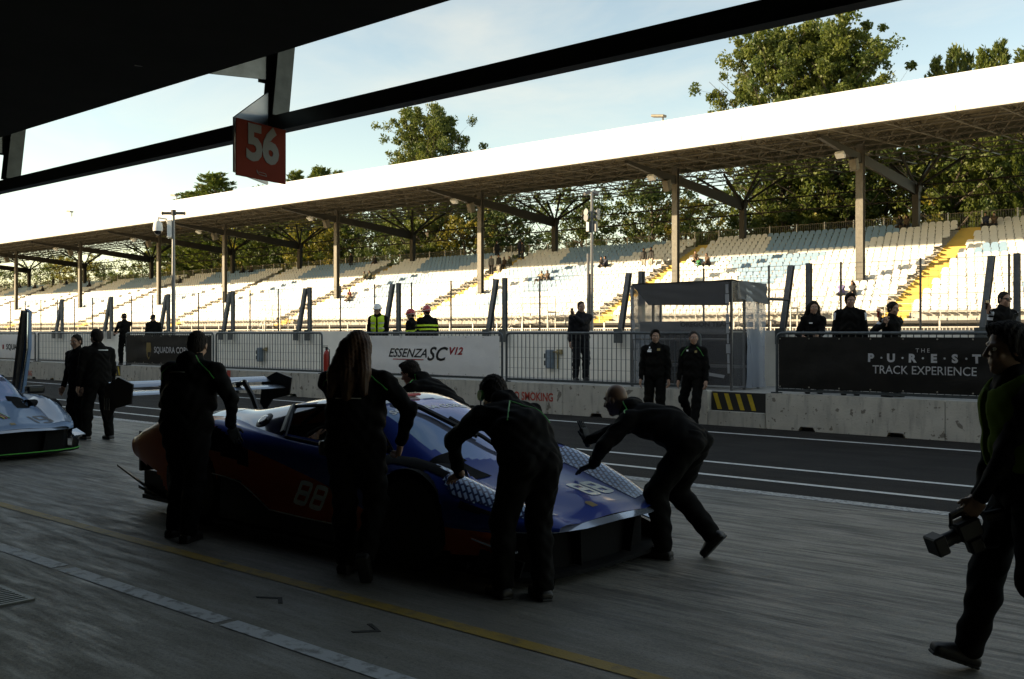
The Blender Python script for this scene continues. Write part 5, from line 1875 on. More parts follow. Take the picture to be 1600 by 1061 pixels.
    for s in (1, -1):
        ep = MB().prism([(-1.10, s * .95, 1.24), (-1.38, s * .95, 1.30), (-1.66, s * .95, 1.20), (-1.70, s * .95, .92), (-1.60, s * .95, .84), (-1.46, s * .95, .98), (-1.14, s * .95, 1.04)], (0, s * .016, 0))
        e = ep.build('end_plate', M_CARBON, rw)
        for k in range(4):
            MB().box((-1.54 - .035 * k, s * .972, 1.02), (.012, .006, .12)).build('slot', M_CHROME, e)
        MB().path([(-.95, s * .42, .84), (-1.08, s * .42, 1.05), (-1.24, s * .42, 1.21), (-1.36, s * .42, 1.17)], [.03, .03, .03, .03], 6).build('swan_neck', M_CARBON, rw, True)
        MB().box((-1.36, s * .42, 1.20), (.26, .10, .02), Matrix.Rotation(R(-6), 3, 'Y'), .008).build('mount_plate', M_CHROME, rw)
    # numbers
    for s in (1, -1):
        me = seg_digits(num, .20, .175, .040, .035, num_col)
        sh_ = Matrix.Identity(4); sh_[0][1] = .18
        me.transform(Matrix.Translation((1.66, s * 3, .425)) @ Matrix.Rotation(R(90), 4, 'X') @ Matrix.Rotation(0 if s < 0 else math.pi, 4, 'Y') @ Matrix.Rotation(R(-4), 4, 'Z') @ sh_)
        project(me, bvh, (0, -s, 0), .004); inst('race_number', me, t)
    me = seg_digits(num, .25 if num == '88' else .34, .19, .050, .035, num_col)
    me.transform(Matrix.Translation((3.60 if num == '88' else 3.68, .28 if num == '88' else .33, 3)) @ Matrix.Rotation(R(96), 4, 'Z') @ Matrix.Diagonal((.9, 1.0, 1, 1)))
    project(me, bvh, (0, 0, -1), .004); inst('race_number', me, t)
    em = MB(); em.add([(3.90, -.10, 3), (3.90, -.03, 3), (3.83, -.03, 3), (3.81, -.065, 3), (3.83, -.10, 3)], [(0, 1, 2), (0, 2, 4), (4, 2, 3)])
    me = em.mesh('nose_emblem', M_GOLD); project(me, bvh, (0, 0, -1), .005); inst('nose_emblem', me, t)
    return t, bvh

C_BLUE = (.014, .044, .25); C_ORANGE = (.52, .075, .010); C_WHITE = (.66, .70, .74)
CV = [(-1.4, 1.3), (.10, 1.3), (.14, .96), (.4, .86), (.73, .745), (2.0, .485), (2.36, .40), (4.2, .36)]
LIV88 = (livery_mat('blue_orange_car_paint', C_BLUE, C_ORANGE, CV),
         pbr('white_car_paint', C_WHITE, .25, coat=1.0), hex_pattern('hexagon_print', (.34, .50, .74), (.010, .022, .09)),
         pbr('dark_blue_gloss', (.012, .022, .075), .10, coat=1.0), pbr('silver_lip_and_glint', (.42, .47, .55), .2, .6, coat=1.0),
         pbr('silver_blue_wing', (.30, .36, .44), .25, .5, coat=.6))
M_NUM = pbr('pale_number_vinyl', (.80, .84, .82), .45)
M_NUMK = pbr('dark_number_vinyl', (.03, .03, .035), .45)
CAR88 = Vector((-8.2, 5.98, 0))
car88, bvh88 = build_car(CAR88, 0, 'blue and orange low race car numbered 88 being pushed by the crew', LIV88, '88', M_NUM)

CV19 = [(-1.4, .2), (4.2, .2)]
LIV19 = (livery_mat('pale_blue_car_paint', (.13, .225, .36), (.02, .02, .02), CV19),
         pbr('pale_blue_roof_paint', (.19, .27, .37), .25, coat=1.0), pbr('pale_fender_paint', (.19, .27, .37), .25, coat=1.0),
         pbr('dark_gloss', (.012, .014, .02), .10, coat=1.0), pbr('pale_lip_paint', (.25, .31, .38), .2, .3, coat=1.0),
         pbr('pale_wing_paint', (.3, .4, .5), .25, coat=.6))
CAR19 = Vector((-18.02, 5.95, 0))
car19, bvh19 = build_car(CAR19, 0, 'pale blue race car numbered 19 parked at the left edge with one door up', LIV19, '19', M_NUMK)
# rainbow stripe on the hood of 19 and green edge line
for k, (c, nm) in enumerate((((.5, .40, .02), 'yellow'), ((.35, .05, .04), 'red'), ((.08, .25, .10), 'green'))):
    mt = pbr('stripe_' + nm, c, .4)
    pts = []
    for x, y in ((2.75, -.30), (3.0, -.20), (3.3, -.12), (3.62, -.08)):
        h = bvh19.ray_cast(Vector((x, y + .035 * k, 3)), Vector((0, 0, -1))); pts.append(h[0] + Vector((0, 0, .004)))
    MB().path(pts, .014, 4).build('hood_stripe', mt, car19)
mt = pbr('green_edge_line', (.05, .40, .06), .5)
MB().path([(x, y, .10) for x, y in [(3.2, -.91), (3.56, -.94), (3.79, -.91), (3.94, -.76), (4.03, -.45), (4.05, 0), (4.03, .45), (3.94, .76), (3.79, .91), (3.56, .94)]], .008, 4).build('edge_line', mt, car19)
# open scissor door on the far side of 19
dm = SDF(.03)
dr = MB()
M_DOORIN = pbr('door_inner_trim', (.05, .045, .04), .6)
dr.prism([(1.36, 1.02, .80), (1.60, 1.02, .78), (1.60, 1.12, 1.5), (1.52, 1.16, 2.10), (1.40, 1.16, 2.14), (1.36, 1.10, 1.55)], (0, .05, .0))
d_o = dr.build('scissor_door', LIV19[0], car19)
dr2 = MB(); dr2.prism([(1.36, 1.0, .82), (1.48, 1.0, .82), (1.48, 1.1, 1.55), (1.46, 1.14, 2.10), (1.39, 1.14, 2.12), (1.36, 1.08, 1.55)], (0, -.05, .0))
dr2.build('door_trim', M_DOORIN, d_o)
MB().path([(1.60, .99, .80), (1.60, 1.09, 1.5), (1.53, 1.13, 2.08)], .016, 6).build('door_edge', M_CHROME, d_o, True)
# ------------------------------------------------------------------ people
M_SKIN = pbr('skin', (.36, .20, .135), .5, var=.1, vscale=30)
M_SKIND = pbr('skin_dark', (.16, .085, .05), .5, var=.1, vscale=30)
M_JKT = pbr('black_jacket_fabric', (.0048, .0044, .0038), .85, var=.25, vscale=20, spec=.12)
M_TRS = pbr('black_trouser_fabric', (.0045, .0042, .0036), .88, var=.25, vscale=20, spec=.12)
M_SUIT = pbr('dark_suit_cloth', (.010, .009, .011), .8, spec=.25)
M_SHOE = pbr('black_shoe', (.012, .011, .010), .55)
M_SOLE = pbr('pale_shoe_sole', (.35, .34, .33), .7)
M_SOLEK = pbr('dark_shoe_sole', (.02, .02, .02), .7)
M_HAIRK = pbr('dark_hair', (.012, .008, .006), .75, spec=.2, var=.5, vscale=60, stretch=(1, 1, .2), bump=.9, bscale=90)
M_HAIRB = pbr('brown_hair', (.055, .025, .011), .6, var=.5, vscale=40, spec=.3, stretch=(1, 1, .08))
M_GREENP = pbr('green_piping', (.03, .30, .05), .5)
M_HIVIS = pbr('hivis_yellow', (.50, .72, .03), .6)
M_HIVISD = pbr('hivis_green_shaded', (.055, .095, .006), .9, spec=.1)  # hi-vis green with the shade put into its colour
M_REFL = pbr('reflective_band', (.55, .56, .52), .3, .3)
M_RHEL = pbr('red_helmet', (.50, .035, .03), .25, coat=.6)
M_WHEL = pbr('white_helmet', (.72, .72, .70), .25, coat=.6)
M_EYEW = pbr('eye_white', (.5, .48, .45), .3)
M_EYED = pbr('eye_dark', (.02, .015, .012), .15)
M_PHONE = pbr('phone_black', (.012, .012, .013), .15, coat=.5)
M_WHITEJ = pbr('white_jacket_panel', (.55, .57, .6), .7)
M_GLOVE = pbr('black_glove', (.012, .012, .012), .7)
M_WATCH = pbr('watch_face', (.30, .33, .33), .15, coat=1.0)

def ik(a, c, l1, l2, pole):
    a, c, pole = Vector(a), Vector(c), Vector(pole)
    d = c - a; L = min(d.length, (l1 + l2) * .999)
    dn = d.normalized()
    x = (l1 * l1 - l2 * l2 + L * L) / (2 * L)
    h = math.sqrt(max(l1 * l1 - x * x, 0))
    p = pole - dn * pole.dot(dn)
    p = p.normalized() if p.length > 1e-6 else dn.orthogonal().normalized()
    return a + dn * x + p * h, a + dn * L

def basis(up, fwd):
    """matrix with columns right, forward, up"""
    up = Vector(up).normalized(); fwd = Vector(fwd)
    fwd = (fwd - up * fwd.dot(up)).normalized()
    rt = fwd.cross(up)
    return Matrix((rt, fwd, up)).transposed()

def hand_sdf(s, W, d, palm_n, thumb_dir, curl, spread=.10):
    """W wrist, d finger direction, palm_n palm normal, thumb_dir sideways"""
    W, d, pn, td = Vector(W), Vector(d).normalized(), Vector(palm_n).normalized(), Vector(thumb_dir).normalized()
    pn = (pn - d * pn.dot(d)).normalized(); td = d.cross(pn) * (1 if d.cross(pn).dot(td) > 0 else -1)
    M = Matrix((td, pn, d)).transposed()
    S_ = SDF(.008 * s)
    S_.cap(W - d * .03 * s, W + d * .02 * s, .026 * s, .027 * s)
    S_.box(W + d * .058 * s, (.034 * s, .009 * s, .038 * s), .010 * s, np.array(M), k=.015 * s)
    for k, (o, L) in enumerate(((.030, .072), (.010, .080), (-.010, .074), (-.029, .058))):
        b = W + d * .095 * s + td * o * s
        sp_ = (d + td * (o / .03) * spread)
        d1 = (sp_ * math.cos(curl * .6) + pn * math.sin(curl * .6)).normalized()
        d2 = (sp_ * math.cos(curl * 1.5) + pn * math.sin(curl * 1.5)).normalized()
        m = b + d1 * L * .48 * s; e = m + d2 * L * .52 * s
        r = (.0092 if k < 3 else .008) * s
        S_.cap(b - d * .015 * s, m, r * 1.05, r, k=.003 * s); S_.cap(m, e, r, r * .8, k=.003 * s)
    tb = W + d * .03 * s + td * .03 * s
    t1 = tb + (td * .75 + d * .65).normalized() * .038 * s
    t2 = t1 + (td * (.4 - curl * .3) + d * .85 + pn * curl * .6).normalized() * .034 * s
    S_.cap(tb, t1, .014 * s, .011 * s, k=.008 * s); S_.cap(t1, t2, .011 * s, .008 * s, k=.003 * s)
    return S_

def merge(parts):
    V, Fq, o = [], [], 0
    for v, f in parts:
        V.append(v); Fq.append(f + o); o += len(v)
    return np.concatenate(V), np.concatenate(Fq)

def person(label, loc, heading, H=1.76, lean=4, bend=None, side=0, pelvis=(0, 0, 0), feet=None, hands=(None, None), poles=(None, None), kpole=None,
           head=(0, 0), twist=0, hair='short', skin=None, jacket=None, trousers=None, hairm=None, build=1.0, vox=.013, curl=.5, handdir=(None, None), palm=(None, None), group=None,
           piping=None, shoe_sole=None, hem=.10, gloves=None, long_jacket=False, name='person', collar=True, detail=1, sock=True):
    """heading: world angle the person faces; hands and feet given in world coordinates as offsets handled by caller"""
    skin = skin or M_SKIN; jacket = jacket or M_JKT; trousers = trousers or M_TRS; hairm = hairm or M_HAIRK
    s = H / 1.76
    rz = R(heading - 90)
    loc = Vector(loc)
    inv = (Matrix.Translation(loc) @ Matrix.Rotation(rz, 4, 'Z')).inverted()
    w2l = lambda p: inv @ Vector(p)
    L2 = lambda v: Matrix.Rotation(-rz, 3, 'Z') @ Vector(v)
    bend = lean if bend is None else bend
    def up(deg, sd=0): return Vector((math.sin(R(sd)), math.sin(R(deg)) * math.cos(R(sd)), math.cos(R(deg)) * math.cos(R(sd))))
    pel = Vector((pelvis[0], pelvis[1], .96 * s + pelvis[2]))
    u1, u2 = up(lean, side), up(bend, side)
    mid = pel + u1 * .20 * s; chest = mid + u2 * .16 * s; neck = chest + u2 * .17 * s
    fw = Matrix.Rotation(R(twist), 3, 'Z') @ Vector((0, 1, 0))
    B = basis(u2, fw)
    shR, shL = neck + B @ Vector((.172 * s * build, 0, -.078 * s)), neck + B @ Vector((-.172 * s * build, 0, -.078 * s))
    Bp = basis(u1, (0, 1, 0))
    hipR, hipL = pel + Bp @ Vector((.092 * s, 0, -.03 * s)), pel + Bp @ Vector((-.092 * s, 0, -.03 * s))
    yaw, pitch = head
    hu = (u2 * .55 + Vector((0, 0, .45)) if abs(bend) > 25 else u2 * .7 + Vector((0, 0, .3))).normalized()
    hf = Matrix.Rotation(R(twist + yaw), 3, 'Z') @ Vector((0, math.cos(R(pitch)), -math.sin(R(pitch))))
    hu2 = (Vector((0, 0, 1)) - hf * hf.z).normalized()
    hu2 = (hu2 * .75 + hu * .25).normalized()
    HB = basis(hu2, hf)
    hc = neck + hu * .110 * s + hf * (.02 * s + .03 * s * min(1, abs(bend) / 40)) + hu2 * .042 * s
    # legs
    if feet is None:
        feet = ((-.11, .02, 0, 0), (.11, -.02, 0, 0))          # local L, R: x, y, heel lift, toe-out
    legs = []
    for sd, hip, ft in ((-1, hipL, feet[0]), (1, hipR, feet[1])):
        toe = R(-ft[3]); fdir = Vector((math.sin(toe), math.cos(toe), 0))
        lift = ft[2]
        pitch_f = ft[4] if len(ft) > 4 else (55 if lift > .06 else 0)
        fd = (fdir * math.cos(R(pitch_f)) - Vector((0, 0, 1)) * math.sin(R(pitch_f)))
        fu = Vector((0, 0, 1)) * math.cos(R(pitch_f)) + fdir * math.sin(R(pitch_f))
        ank = Vector((ft[0], ft[1], .085 * s + lift))
        kp = kpole[0 if sd < 0 else 1] if kpole else fdir + Vector((sd * .12, 0, 0))
        kn, ank2 = ik(hip, ank, .435 * s, .425 * s, kp)
        legs.append((hip, kn, ank2, fd, fu))
    arms = []
    for i, (sd, sh) in enumerate(((-1, shL), (1, shR))):
        tgt = hands[i]
        if tgt is None:
            tgt = sh + Vector((sd * .07 * s, .06 * s, -.545 * s)) + fw * .02
        else:
            tgt = w2l(tgt)
        pl = poles[i] if poles[i] is not None else Vector((sd * .45, -1, -.25))
        el, wr = ik(sh, tgt, .295 * s, .265 * s, pl)
        hd = handdir[i]
        hd = L2(hd) if hd is not None else (wr - el).normalized() + Vector((0, .25, -.1))
        pm_ = palm[i]
        pm_ = L2(pm_) if pm_ is not None else Vector((-sd, 0, -.15))
        arms.append((sd, sh, el, wr, hd, pm_))
    root = None
    # ---- body: torso core, limbs, head, hands in one mesh
    S_ = SDF(.03 * s)
    S_.cap(pel, mid, .10 * s, .10 * s); S_.cap(mid, chest, .10 * s, .11 * s)
    for hip, kn, an, fd, fu in legs:
        S_.cap(hip, kn, .062 * s, .045 * s); S_.cap(kn, an, .042 * s, .032 * s); S_.cap(an, an + fd * .10 * s - fu * .035 * s, .03 * s, .028 * s)
    for sd, sh, el, wr, hd, pm_ in arms:
        S_.cap(chest + (sh - chest) * .5, sh, .05 * s, .042 * s); S_.cap(sh, el, .040 * s, .034 * s); S_.cap(el, wr, .033 * s, .025 * s)
    S_.cap(chest, neck, .09 * s, .055 * s)
    parts = [nets(S_, max(vox, .016))]
    hb = lambda x, y, z: hc + HB @ (Vector((x, y, z)) * s)
    HBn = np.array(HB)
    Hd = SDF(.022 * s)
    Hd.ell(hb(0, -.012, .028), (.075 * s, .094 * s, .094 * s), HBn)
    Hd.ell(hb(0, .022, -.045), (.058 * s, .066 * s, .074 * s), HBn)
    Hd.cap(hb(0, .062, -.098), hb(0, .070, -.096), .021 * s, .019 * s)
    Hd.cap(neck - hu * .05 * s, hb(0, -.025, -.06), .060 * s, .054 * s)
    fine = vox < .02
    if fine:
        for q in (-1, 1):
            Hd.cap(hb(q * .016, .082, .030), hb(q * .046, .070, .032), .011 * s, .010 * s, k=.012 * s)
            Hd.ell(hb(q * .031, .091, .010), (.017 * s, .013 * s, .012 * s), HBn, k=.012 * s, op=-1)
            Hd.ell(hb(q * .076, -.010, -.004), (.010 * s, .020 * s, .032 * s), HBn, k=.006 * s)
            Hd.ell(hb(q * .043, .062, -.028), (.020 * s, .018 * s, .022 * s), HBn, k=.02 * s)
        Hd.cap(hb(0, .088, .018), hb(0, .112, -.022), .0085 * s, .0125 * s, k=.008 * s)
        for q in (-1, 1): Hd.ell(hb(q * .011, .100, -.026), (.008 * s, .010 * s, .008 * s), HBn, k=.006 * s)
        Hd.cap(hb(-.019, .083, -.055), hb(.019, .083, -.055), .0068 * s, k=.005 * s)
        Hd.cap(hb(-.016, .082, -.066), hb(.016, .082, -.066), .0078 * s, k=.005 * s)
        parts.append(nets(Hd, .0065))
    else:
        Hd.cap(hb(0, .088, .018), hb(0, .108, -.022), .010 * s, .014 * s)
        parts.append(nets(Hd, .02))
    gl_parts = []
    for i, (sd, sh, el, wr, hd, pm_) in enumerate(arms):
        if fine:
            hs = hand_sdf(s, wr, hd, pm_, Vector((0, 1, 0)) if abs(Vector(hd).normalized().y) < .75 else Vector((-sd, 0, .35)), curl if not isinstance(curl, (tuple, list)) else curl[i])
            pr = nets(hs, .0052)
        else:
            hs = SDF(.01); hdn = Vector(hd).normalized(); hs.cap(wr, wr + hdn * .11 * s, .034 * s, .028 * s); pr = nets(hs, .022)
        if gloves and gloves[i]: gl_parts.append(pr)
        else: parts.append(pr)
    V, Q = merge(parts)
    root = bpy.data.objects.new(name, mesh_np('body', V, Q, skin, True))
    root.location = loc; root.rotation_euler = (0, 0, rz)
    put(root); tag(root, label, 'person', group)
    if gl_parts:
        for pr in gl_parts: inst('glove', mesh_np('glove', pr[0], pr[1], gloves[2], True), root)
    # eyes
    if fine:
        for q in (-1, 1):
            eb = MB(); eb.lathe(tuple(hb(q * .031, .077, .008)), [(.001, -.0105 * s), (.0075 * s, -.0075 * s), (.0105 * s, 0), (.0075 * s, .0075 * s), (.001, .0105 * s)], 8, tuple(HB @ Vector((0, 1, 0))))
            eo = eb.build('eye', M_EYEW, root, True)
            pb_ = MB(); pb_.lathe(tuple(hb(q * .031, .0868, .008)), [(.0045 * s, 0), (.003 * s, .0016 * s)], 8, tuple(HB @ Vector((0, 1, 0)))); pb_.build('iris', M_EYED, eo)
    # ---- trousers
    T = SDF(.035 * s)
    T.ell(pel + Bp @ Vector((0, -.01, 0)) * s, np.array((.165 * build, .125, .12)) * s, np.array(Bp))
    T.ell(pel + Bp @ Vector((.07, -.055, -.05)) * s, np.array((.09, .09, .10)) * s, np.array(Bp)); T.ell(pel + Bp @ Vector((-.07, -.055, -.05)) * s, np.array((.09, .09, .10)) * s, np.array(Bp))
    for hip, kn, an, fd, fu in legs:
        T.cap(hip, kn, .104 * s * build, .086 * s, k=.03 * s)
        cal = kn.lerp(an, .3) - fd * .012 * s
        T.cap(kn, cal, .085 * s, .080 * s); T.cap(cal, an.lerp(kn, .03), .080 * s, .072 * s)
    soft('trousers', T, vox, trousers, root, .0065 * s, label.__len__() * .7)
    # ---- jacket
    J = SDF(.045 * s)
    jn = np.array(B); jp = np.array(Bp)
    J.ell(chest + B @ Vector((0, 0, .01)) * s, np.array((.192 * build, .142, .17)) * s, jn)
    J.ell(mid, np.array((.186 * build, .145 * build, .18)) * s, jn)
    J.ell(pel + u1 * .02 * s, np.array((.192 * build, .158, .17)) * s, jp)
    if long_jacket: J.cap(hipL, hipL.lerp(legs[0][1], .35), .115 * s, .115 * s); J.cap(hipR, hipR.lerp(legs[1][1], .35), .115 * s, .115 * s)
    J.cap(shL, shR, .055 * s, k=.06 * s); J.cap(shL, neck, .05 * s, .06 * s, k=.04 * s); J.cap(shR, neck, .05 * s, .06 * s, k=.04 * s)
    J.cap(neck - u2 * .04 * s, neck + (hu * .040 * s), .080 * s, .070 * s, k=.04 * s)
    if vox < .0135: J.ell(neck + B @ Vector((0, -.095, .0)) * s, np.array((.105, .055, .075)) * s, jn, k=.02 * s)
    for sd, sh, el, wr, hd, pm_ in arms:
        J.cap(sh, el, .070 * s * (.5 + .5 * build), .060 * s, k=.04 * s); J.cap(el, wr - (wr - el).normalized() * .012 * s, .056 * s, .042 * s, k=.025 * s)
    J.plane(pel - u1 * hem * s, -u1, .012)
    jk = soft('jacket', J, vox, jacket, root, .0075 * s, label.__len__() * 1.3)
    # ---- shoes
    sole = shoe_sole or M_SOLEK
    for hip, kn, an, fd, fu in legs:
        rt = fd.cross(fu)
        M_ = np.array(Matrix((rt, fd, fu)).transposed())
        P = lambda x, y, z: an + rt * x * s + fd * y * s + fu * z * s
        h = SDF(.02 * s)
        h.cap(P(0, -.005, .03), P(0, -.02, -.03), .046 * s, .044 * s)
        h.box(P(0, .05, -.052), np.array((.030, .105, .010)) * s, .018 * s, M_)
        h.cap(P(0, .02, -.02), P(0, .13, -.045), .042 * s, .034 * s)
        h.plane(P(0, 0, -.072), -fu, .002)
        so = soft('shoe', h, max(vox * .8, .010) if fine else .022, M_SHOE, root)
        if fine:
            sl = SDF(.01); sl.box(P(0, .05, -.078), np.array((.034, .115, .003)) * s, .010 * s, M_)
            sl.plane(P(0, 0, -.0845), -fu, .001); soft('sole', sl, .010, sole, so)
    # ---- hair
    def cutface(S2, y, z, n=(0, 1, -.35)):
        S2.plane(hb(0, y, z), HB @ Vector(n), .008)
    if hair in ('short', 'messy', 'quiff', 'long', 'bob', 'bun', 'crop'):
        Hr = SDF(.02 * s)
        e = {'crop': .006, 'short': .014, 'messy': .020, 'quiff': .016, 'long': .018, 'bob': .020, 'bun': .014}[hair]
        Hr.ell(hb(0, -.018, .034), np.array((.075 + e, .092 + e, .092 + e)) * s, HBn)
        if hair in ('quiff', 'messy'): Hr.ell(hb(0, .045, .105), np.array((.062, .055, .034)) * s, HBn)
        Hr.ell(hb(0, -.055, -.02), np.array((.066 + e * .6, .05 + e, .07)) * s, HBn)
        cutface(Hr, .058, .068, (0, 1, -.55)); Hr.plane(hb(0, 0, -.075), HB @ Vector((0, .35, -1)), .01)
        if hair in ('long', 'bob'):
            Lh = .35 if hair == 'long' else .22
            dn = (Vector((0, 0, -1)) * .9 - u2 * .25).normalized()
            Hr.p.pop()
            for x, w, l in ((0, .085, 1.0), (.062, .062, .92), (-.062, .062, .96)):
                a = hb(x, -.060, .02); m1 = hb(x * 1.7, -.10, .0) + dn * Lh * l * .55 * s - hf * .06 * s; m2 = hb(x * 2.1, -.10, .0) + dn * Lh * l * s - hf * .085 * s
                Hr.cap(a, m1, w * s, w * .95 * s); Hr.cap(m1, m2, w * .92 * s, w * .42 * s)
        if hair == 'bun': Hr.ell(hb(0, -.115, .05), np.array((.045, .04, .045)) * s, HBn)
        soft('hair', Hr, .008 if fine else .022, hairm, root, (.0034 if hair in ('messy', 'quiff') else .0028 if hair == 'long' else .0016) * s, 2.0, -1)
    elif hair == 'cap':
        Hr = SDF(.012 * s)
        Hr.ell(hb(0, -.010, .045), np.array((.086, .104, .088)) * s, HBn); Hr.plane(hb(0, 0, .040), HB @ Vector((0, .1, -1)), .004)
        Hr.box(hb(0, .125, .045), np.array((.062, .055, .004)) * s, .008 * s, HBn)
        soft('cap', Hr, .009 if fine else .02, hairm, root)
        H2 = SDF(.02); H2.ell(hb(0, -.055, -.01), np.array((.072, .056, .065)) * s, HBn); soft('hair', H2, .012 if fine else .022, M_HAIRK, root)
    elif hair == 'helmet':
        Hr = SDF(.015 * s)
        Hr.ell(hb(0, -.012, .055), np.array((.108, .130, .118)) * s, HBn); Hr.plane(hb(0, 0, .012), HB @ Vector((0, .25, -1)), .006)
        Hr.box(hb(0, .115, .040), np.array((.085, .03, .004)) * s, .010 * s, HBn)
        ho = soft('helmet', Hr, .010, hairm, root)
        rim_ = MB()
        rim_.path([hb(.106 * math.cos(a), -.012 + .132 * math.sin(a), .022) for a in np.linspace(0, 2 * math.pi, 25)], .008 * s, 5); rim_.build('helmet_rim', M_TRS if hairm is M_WHEL else M_REFL, ho, True)
        st_ = MB(); st_.path([hb(.062, .052 - .0, -.05), hb(.082, .01, .01)], .006, 4); st_.path([hb(-.062, .052, -.05), hb(-.082, .01, .01)], .006, 4); st_.build('chin_strap', M_TRS, ho)
        H2 = SDF(.02); H2.ell(hb(0, -.06, -.02), np.array((.072, .05, .06)) * s, HBn); soft('hair', H2, .014, M_HAIRK, root)
    # ---- piping on the shoulders
    if piping:
        bv = BVHTree.FromPolygons([v.co.copy() for v in jk.data.vertices], [tuple(p.vertices) for p in jk.data.polygons])
        for sd, sh, el, wr, hd, pm_ in arms:
            for fb in (1, -1):
                pts = []
                for k in range(9):
                    v = k / 8
                    q = (neck + B @ Vector((sd * .075, 0, -.01)) * s).lerp(sh.lerp(el, .22) + B @ Vector((sd * .02, 0, 0)), v)
                    q = q + B @ Vector((0, fb * (.05 + .05 * v), 0)) * s
                    o = q + B @ Vector((sd * .06, fb * .25, .25)) * s
                    h_ = bv.ray_cast(o, (q - o).normalized())
                    if h_[0] is not None: pts.append(h_[0] + h_[1] * .002)
                if len(pts) > 3: MB().path(pts, .0055 * s, 5).build('piping', piping, jk, True)
    return dict(root=root, jacket=jk, arms=arms, hb=hb, HB=HB, B=B, chest=chest, neck=neck, s=s, pel=pel, legs=legs, inv=inv, u2=u2, hu=hu)

def patch(P, parent, pts, off, m, name, r=.0):
    """flat patch laid on the jacket: pts in chest frame (x, z), seen from the front (side=+1) or back (-1)"""
    jk = P['jacket']; B = P['B']; c = P['chest']; s = P['s']
    bv = BVHTree.FromPolygons([v.co.copy() for v in jk.data.vertices], [tuple(p.vertices) for p in jk.data.polygons])
    d = B @ Vector((0, -off, 0))
    V = []
    for x, z in pts:
        o = c + B @ Vector((x, off * .6, z)) * s
        h = bv.ray_cast(o, d)
        V.append(h[0] + h[1].normalized() * .004 if h[0] is not None else c + B @ Vector((x, off * .14, z)) * s)
    return V
def strip_patch(P, x0, x1, z0, z1, off, m, name, n=8):
    V, Fc = [], []
    for k in range(n + 1):
        x = x0 + (x1 - x0) * k / n
        V += patch(P, None, [(x, z0), (x, z1)], off, m, name)
    Fc = [(2 * i, 2 * i + 2, 2 * i + 3, 2 * i + 1) for i in range(n)]
    return inst(name, mesh_np(name, [tuple(v) for v in V], Fc, m, True), P['jacket'])
def vest(P, m, name='hivis_vest', vox=.014, bands=True):
    """sleeveless vest over the jacket"""
    s, B = P['s'], P['B']; jn = np.array(B)
    J = SDF(.04 * s)
    J.ell(P['chest'] + B @ Vector((0, 0, .02)) * s, np.array((.215, .172, .19)) * s, jn)
    J.ell(P['chest'] - P['u2'] * .16 * s, np.array((.212, .178, .21)) * s, jn)
    J.cap(P['arms'][0][1] + B @ Vector((.05, 0, .012)) * s, P['arms'][1][1] + B @ Vector((-.05, 0, .012)) * s, .078 * s, k=.05 * s)
    J.cap(P['neck'] - P['u2'] * .06 * s, P['neck'] + P['u2'] * .10 * s + B @ Vector((0, .10, 0)) * s, .085 * s, .12 * s, k=.01, op=-1)
    J.box(P['chest'] + B @ Vector((0, .20, .02)) * s, np.array((.022, .12, .45)) * s, .003, jn, k=.006, op=-1)
    J.plane(P['chest'] - P['u2'] * .30 * s, -P['u2'], .01)
    v = soft(name, J, vox, m, P['root'], .003, 3.0)
    if bands:
        bv = BVHTree.FromPolygons([q.co.copy() for q in v.data.vertices], [tuple(p.vertices) for p in v.data.polygons])
        for z0 in (-.05, -.19):
            V, Fc = [], []
            n = 40
            for k in range(n + 1):
                a = 2 * math.pi * k / n
                for dz in (0, .045):
                    d = B @ Vector((math.cos(a), math.sin(a), 0)); o = P['chest'] + P['u2'] * (z0 + dz) * s
                    h = bv.ray_cast(o + d * .6, -d)
                    V.append((h[0] if h[0] is not None else o + d * .15) + d * .003)
            for k in range(n):
                if math.sin(2 * math.pi * (k + .5) / n) > .97: continue
                Fc.append((2 * k, 2 * k + 2, 2 * k + 3, 2 * k + 1))
            inst('reflective_band', mesh_np('reflective_band', [tuple(q) for q in V], Fc, M_REFL, True), v)
    return v
def phone(P, i, label, m=M_PHONE, tilt=0):
    """phone held in hand i"""
    sd, sh, el, wr, hd, pm_ = P['arms'][i]
    c = wr + Vector(hd).normalized() * .10 * P['s'] + Vector(pm_).normalized() * .022
    up_ = Vector((0, 0, 1)); f = P['HB'] @ Vector((0, 1, 0))
    Mx = basis(up_, f)
    mb = MB(); mb.box((0, 0, 0), (.075, .009, .155), None, .008); 
    o = mb.build('phone', m, None)
    wm = P['root'].matrix_basis @ Matrix.Translation(c) @ Mx.to_4x4()
    o.matrix_basis = wm
    tag(o, label, 'phone')
    return o

GC = 'crew pushing the blue car'
PG = 180 + YAW      # heading that faces straight at the camera is -forward
# A: man at the rear, back to us, right hand down on the fender
A = person('person in a long black jacket seen from behind at the rear wheel', (-7.63, 4.60, 0), 108, H=1.78, lean=8, bend=13, build=1.38,
           hands=(None, (-7.36, 4.86, .95)), poles=(None, Vector((1, -.5, .2))), feet=((-.15, .02, 0, -8), (.12, -.12, 0, 10)), hair='crop', hem=.20, piping=M_GREENP, vox=.013,
           handdir=(None, (.35, .25, -.9)), palm=(None, (-.6, .6, -.3)), curl=(.6, .5), head=(26, 22), long_jacket=True, gloves=(0, 1, M_GLOVE))
sd, sh, el, wr, hd, pm_ = A['arms'][1]
ad = (wr - el).normalized()
MB().lathe(tuple(wr - ad * .05), [(.043, -.014), (.045, 0), (.043, .014)], 16, tuple(ad)).build('watch_strap', M_PHONE, A['root'])
nrm = ad.orthogonal().normalized()
MB().box(tuple(wr - ad * .05 + A['inv'].to_3x3() @ Vector((-.2, -.9, .4)) * .042), (.034, .012, .040), None, .004).build('watch', M_WATCH, A['root'])
strip_patch(A, -.15, .03, .055, .063, -1, M_REFL, 'back_print')

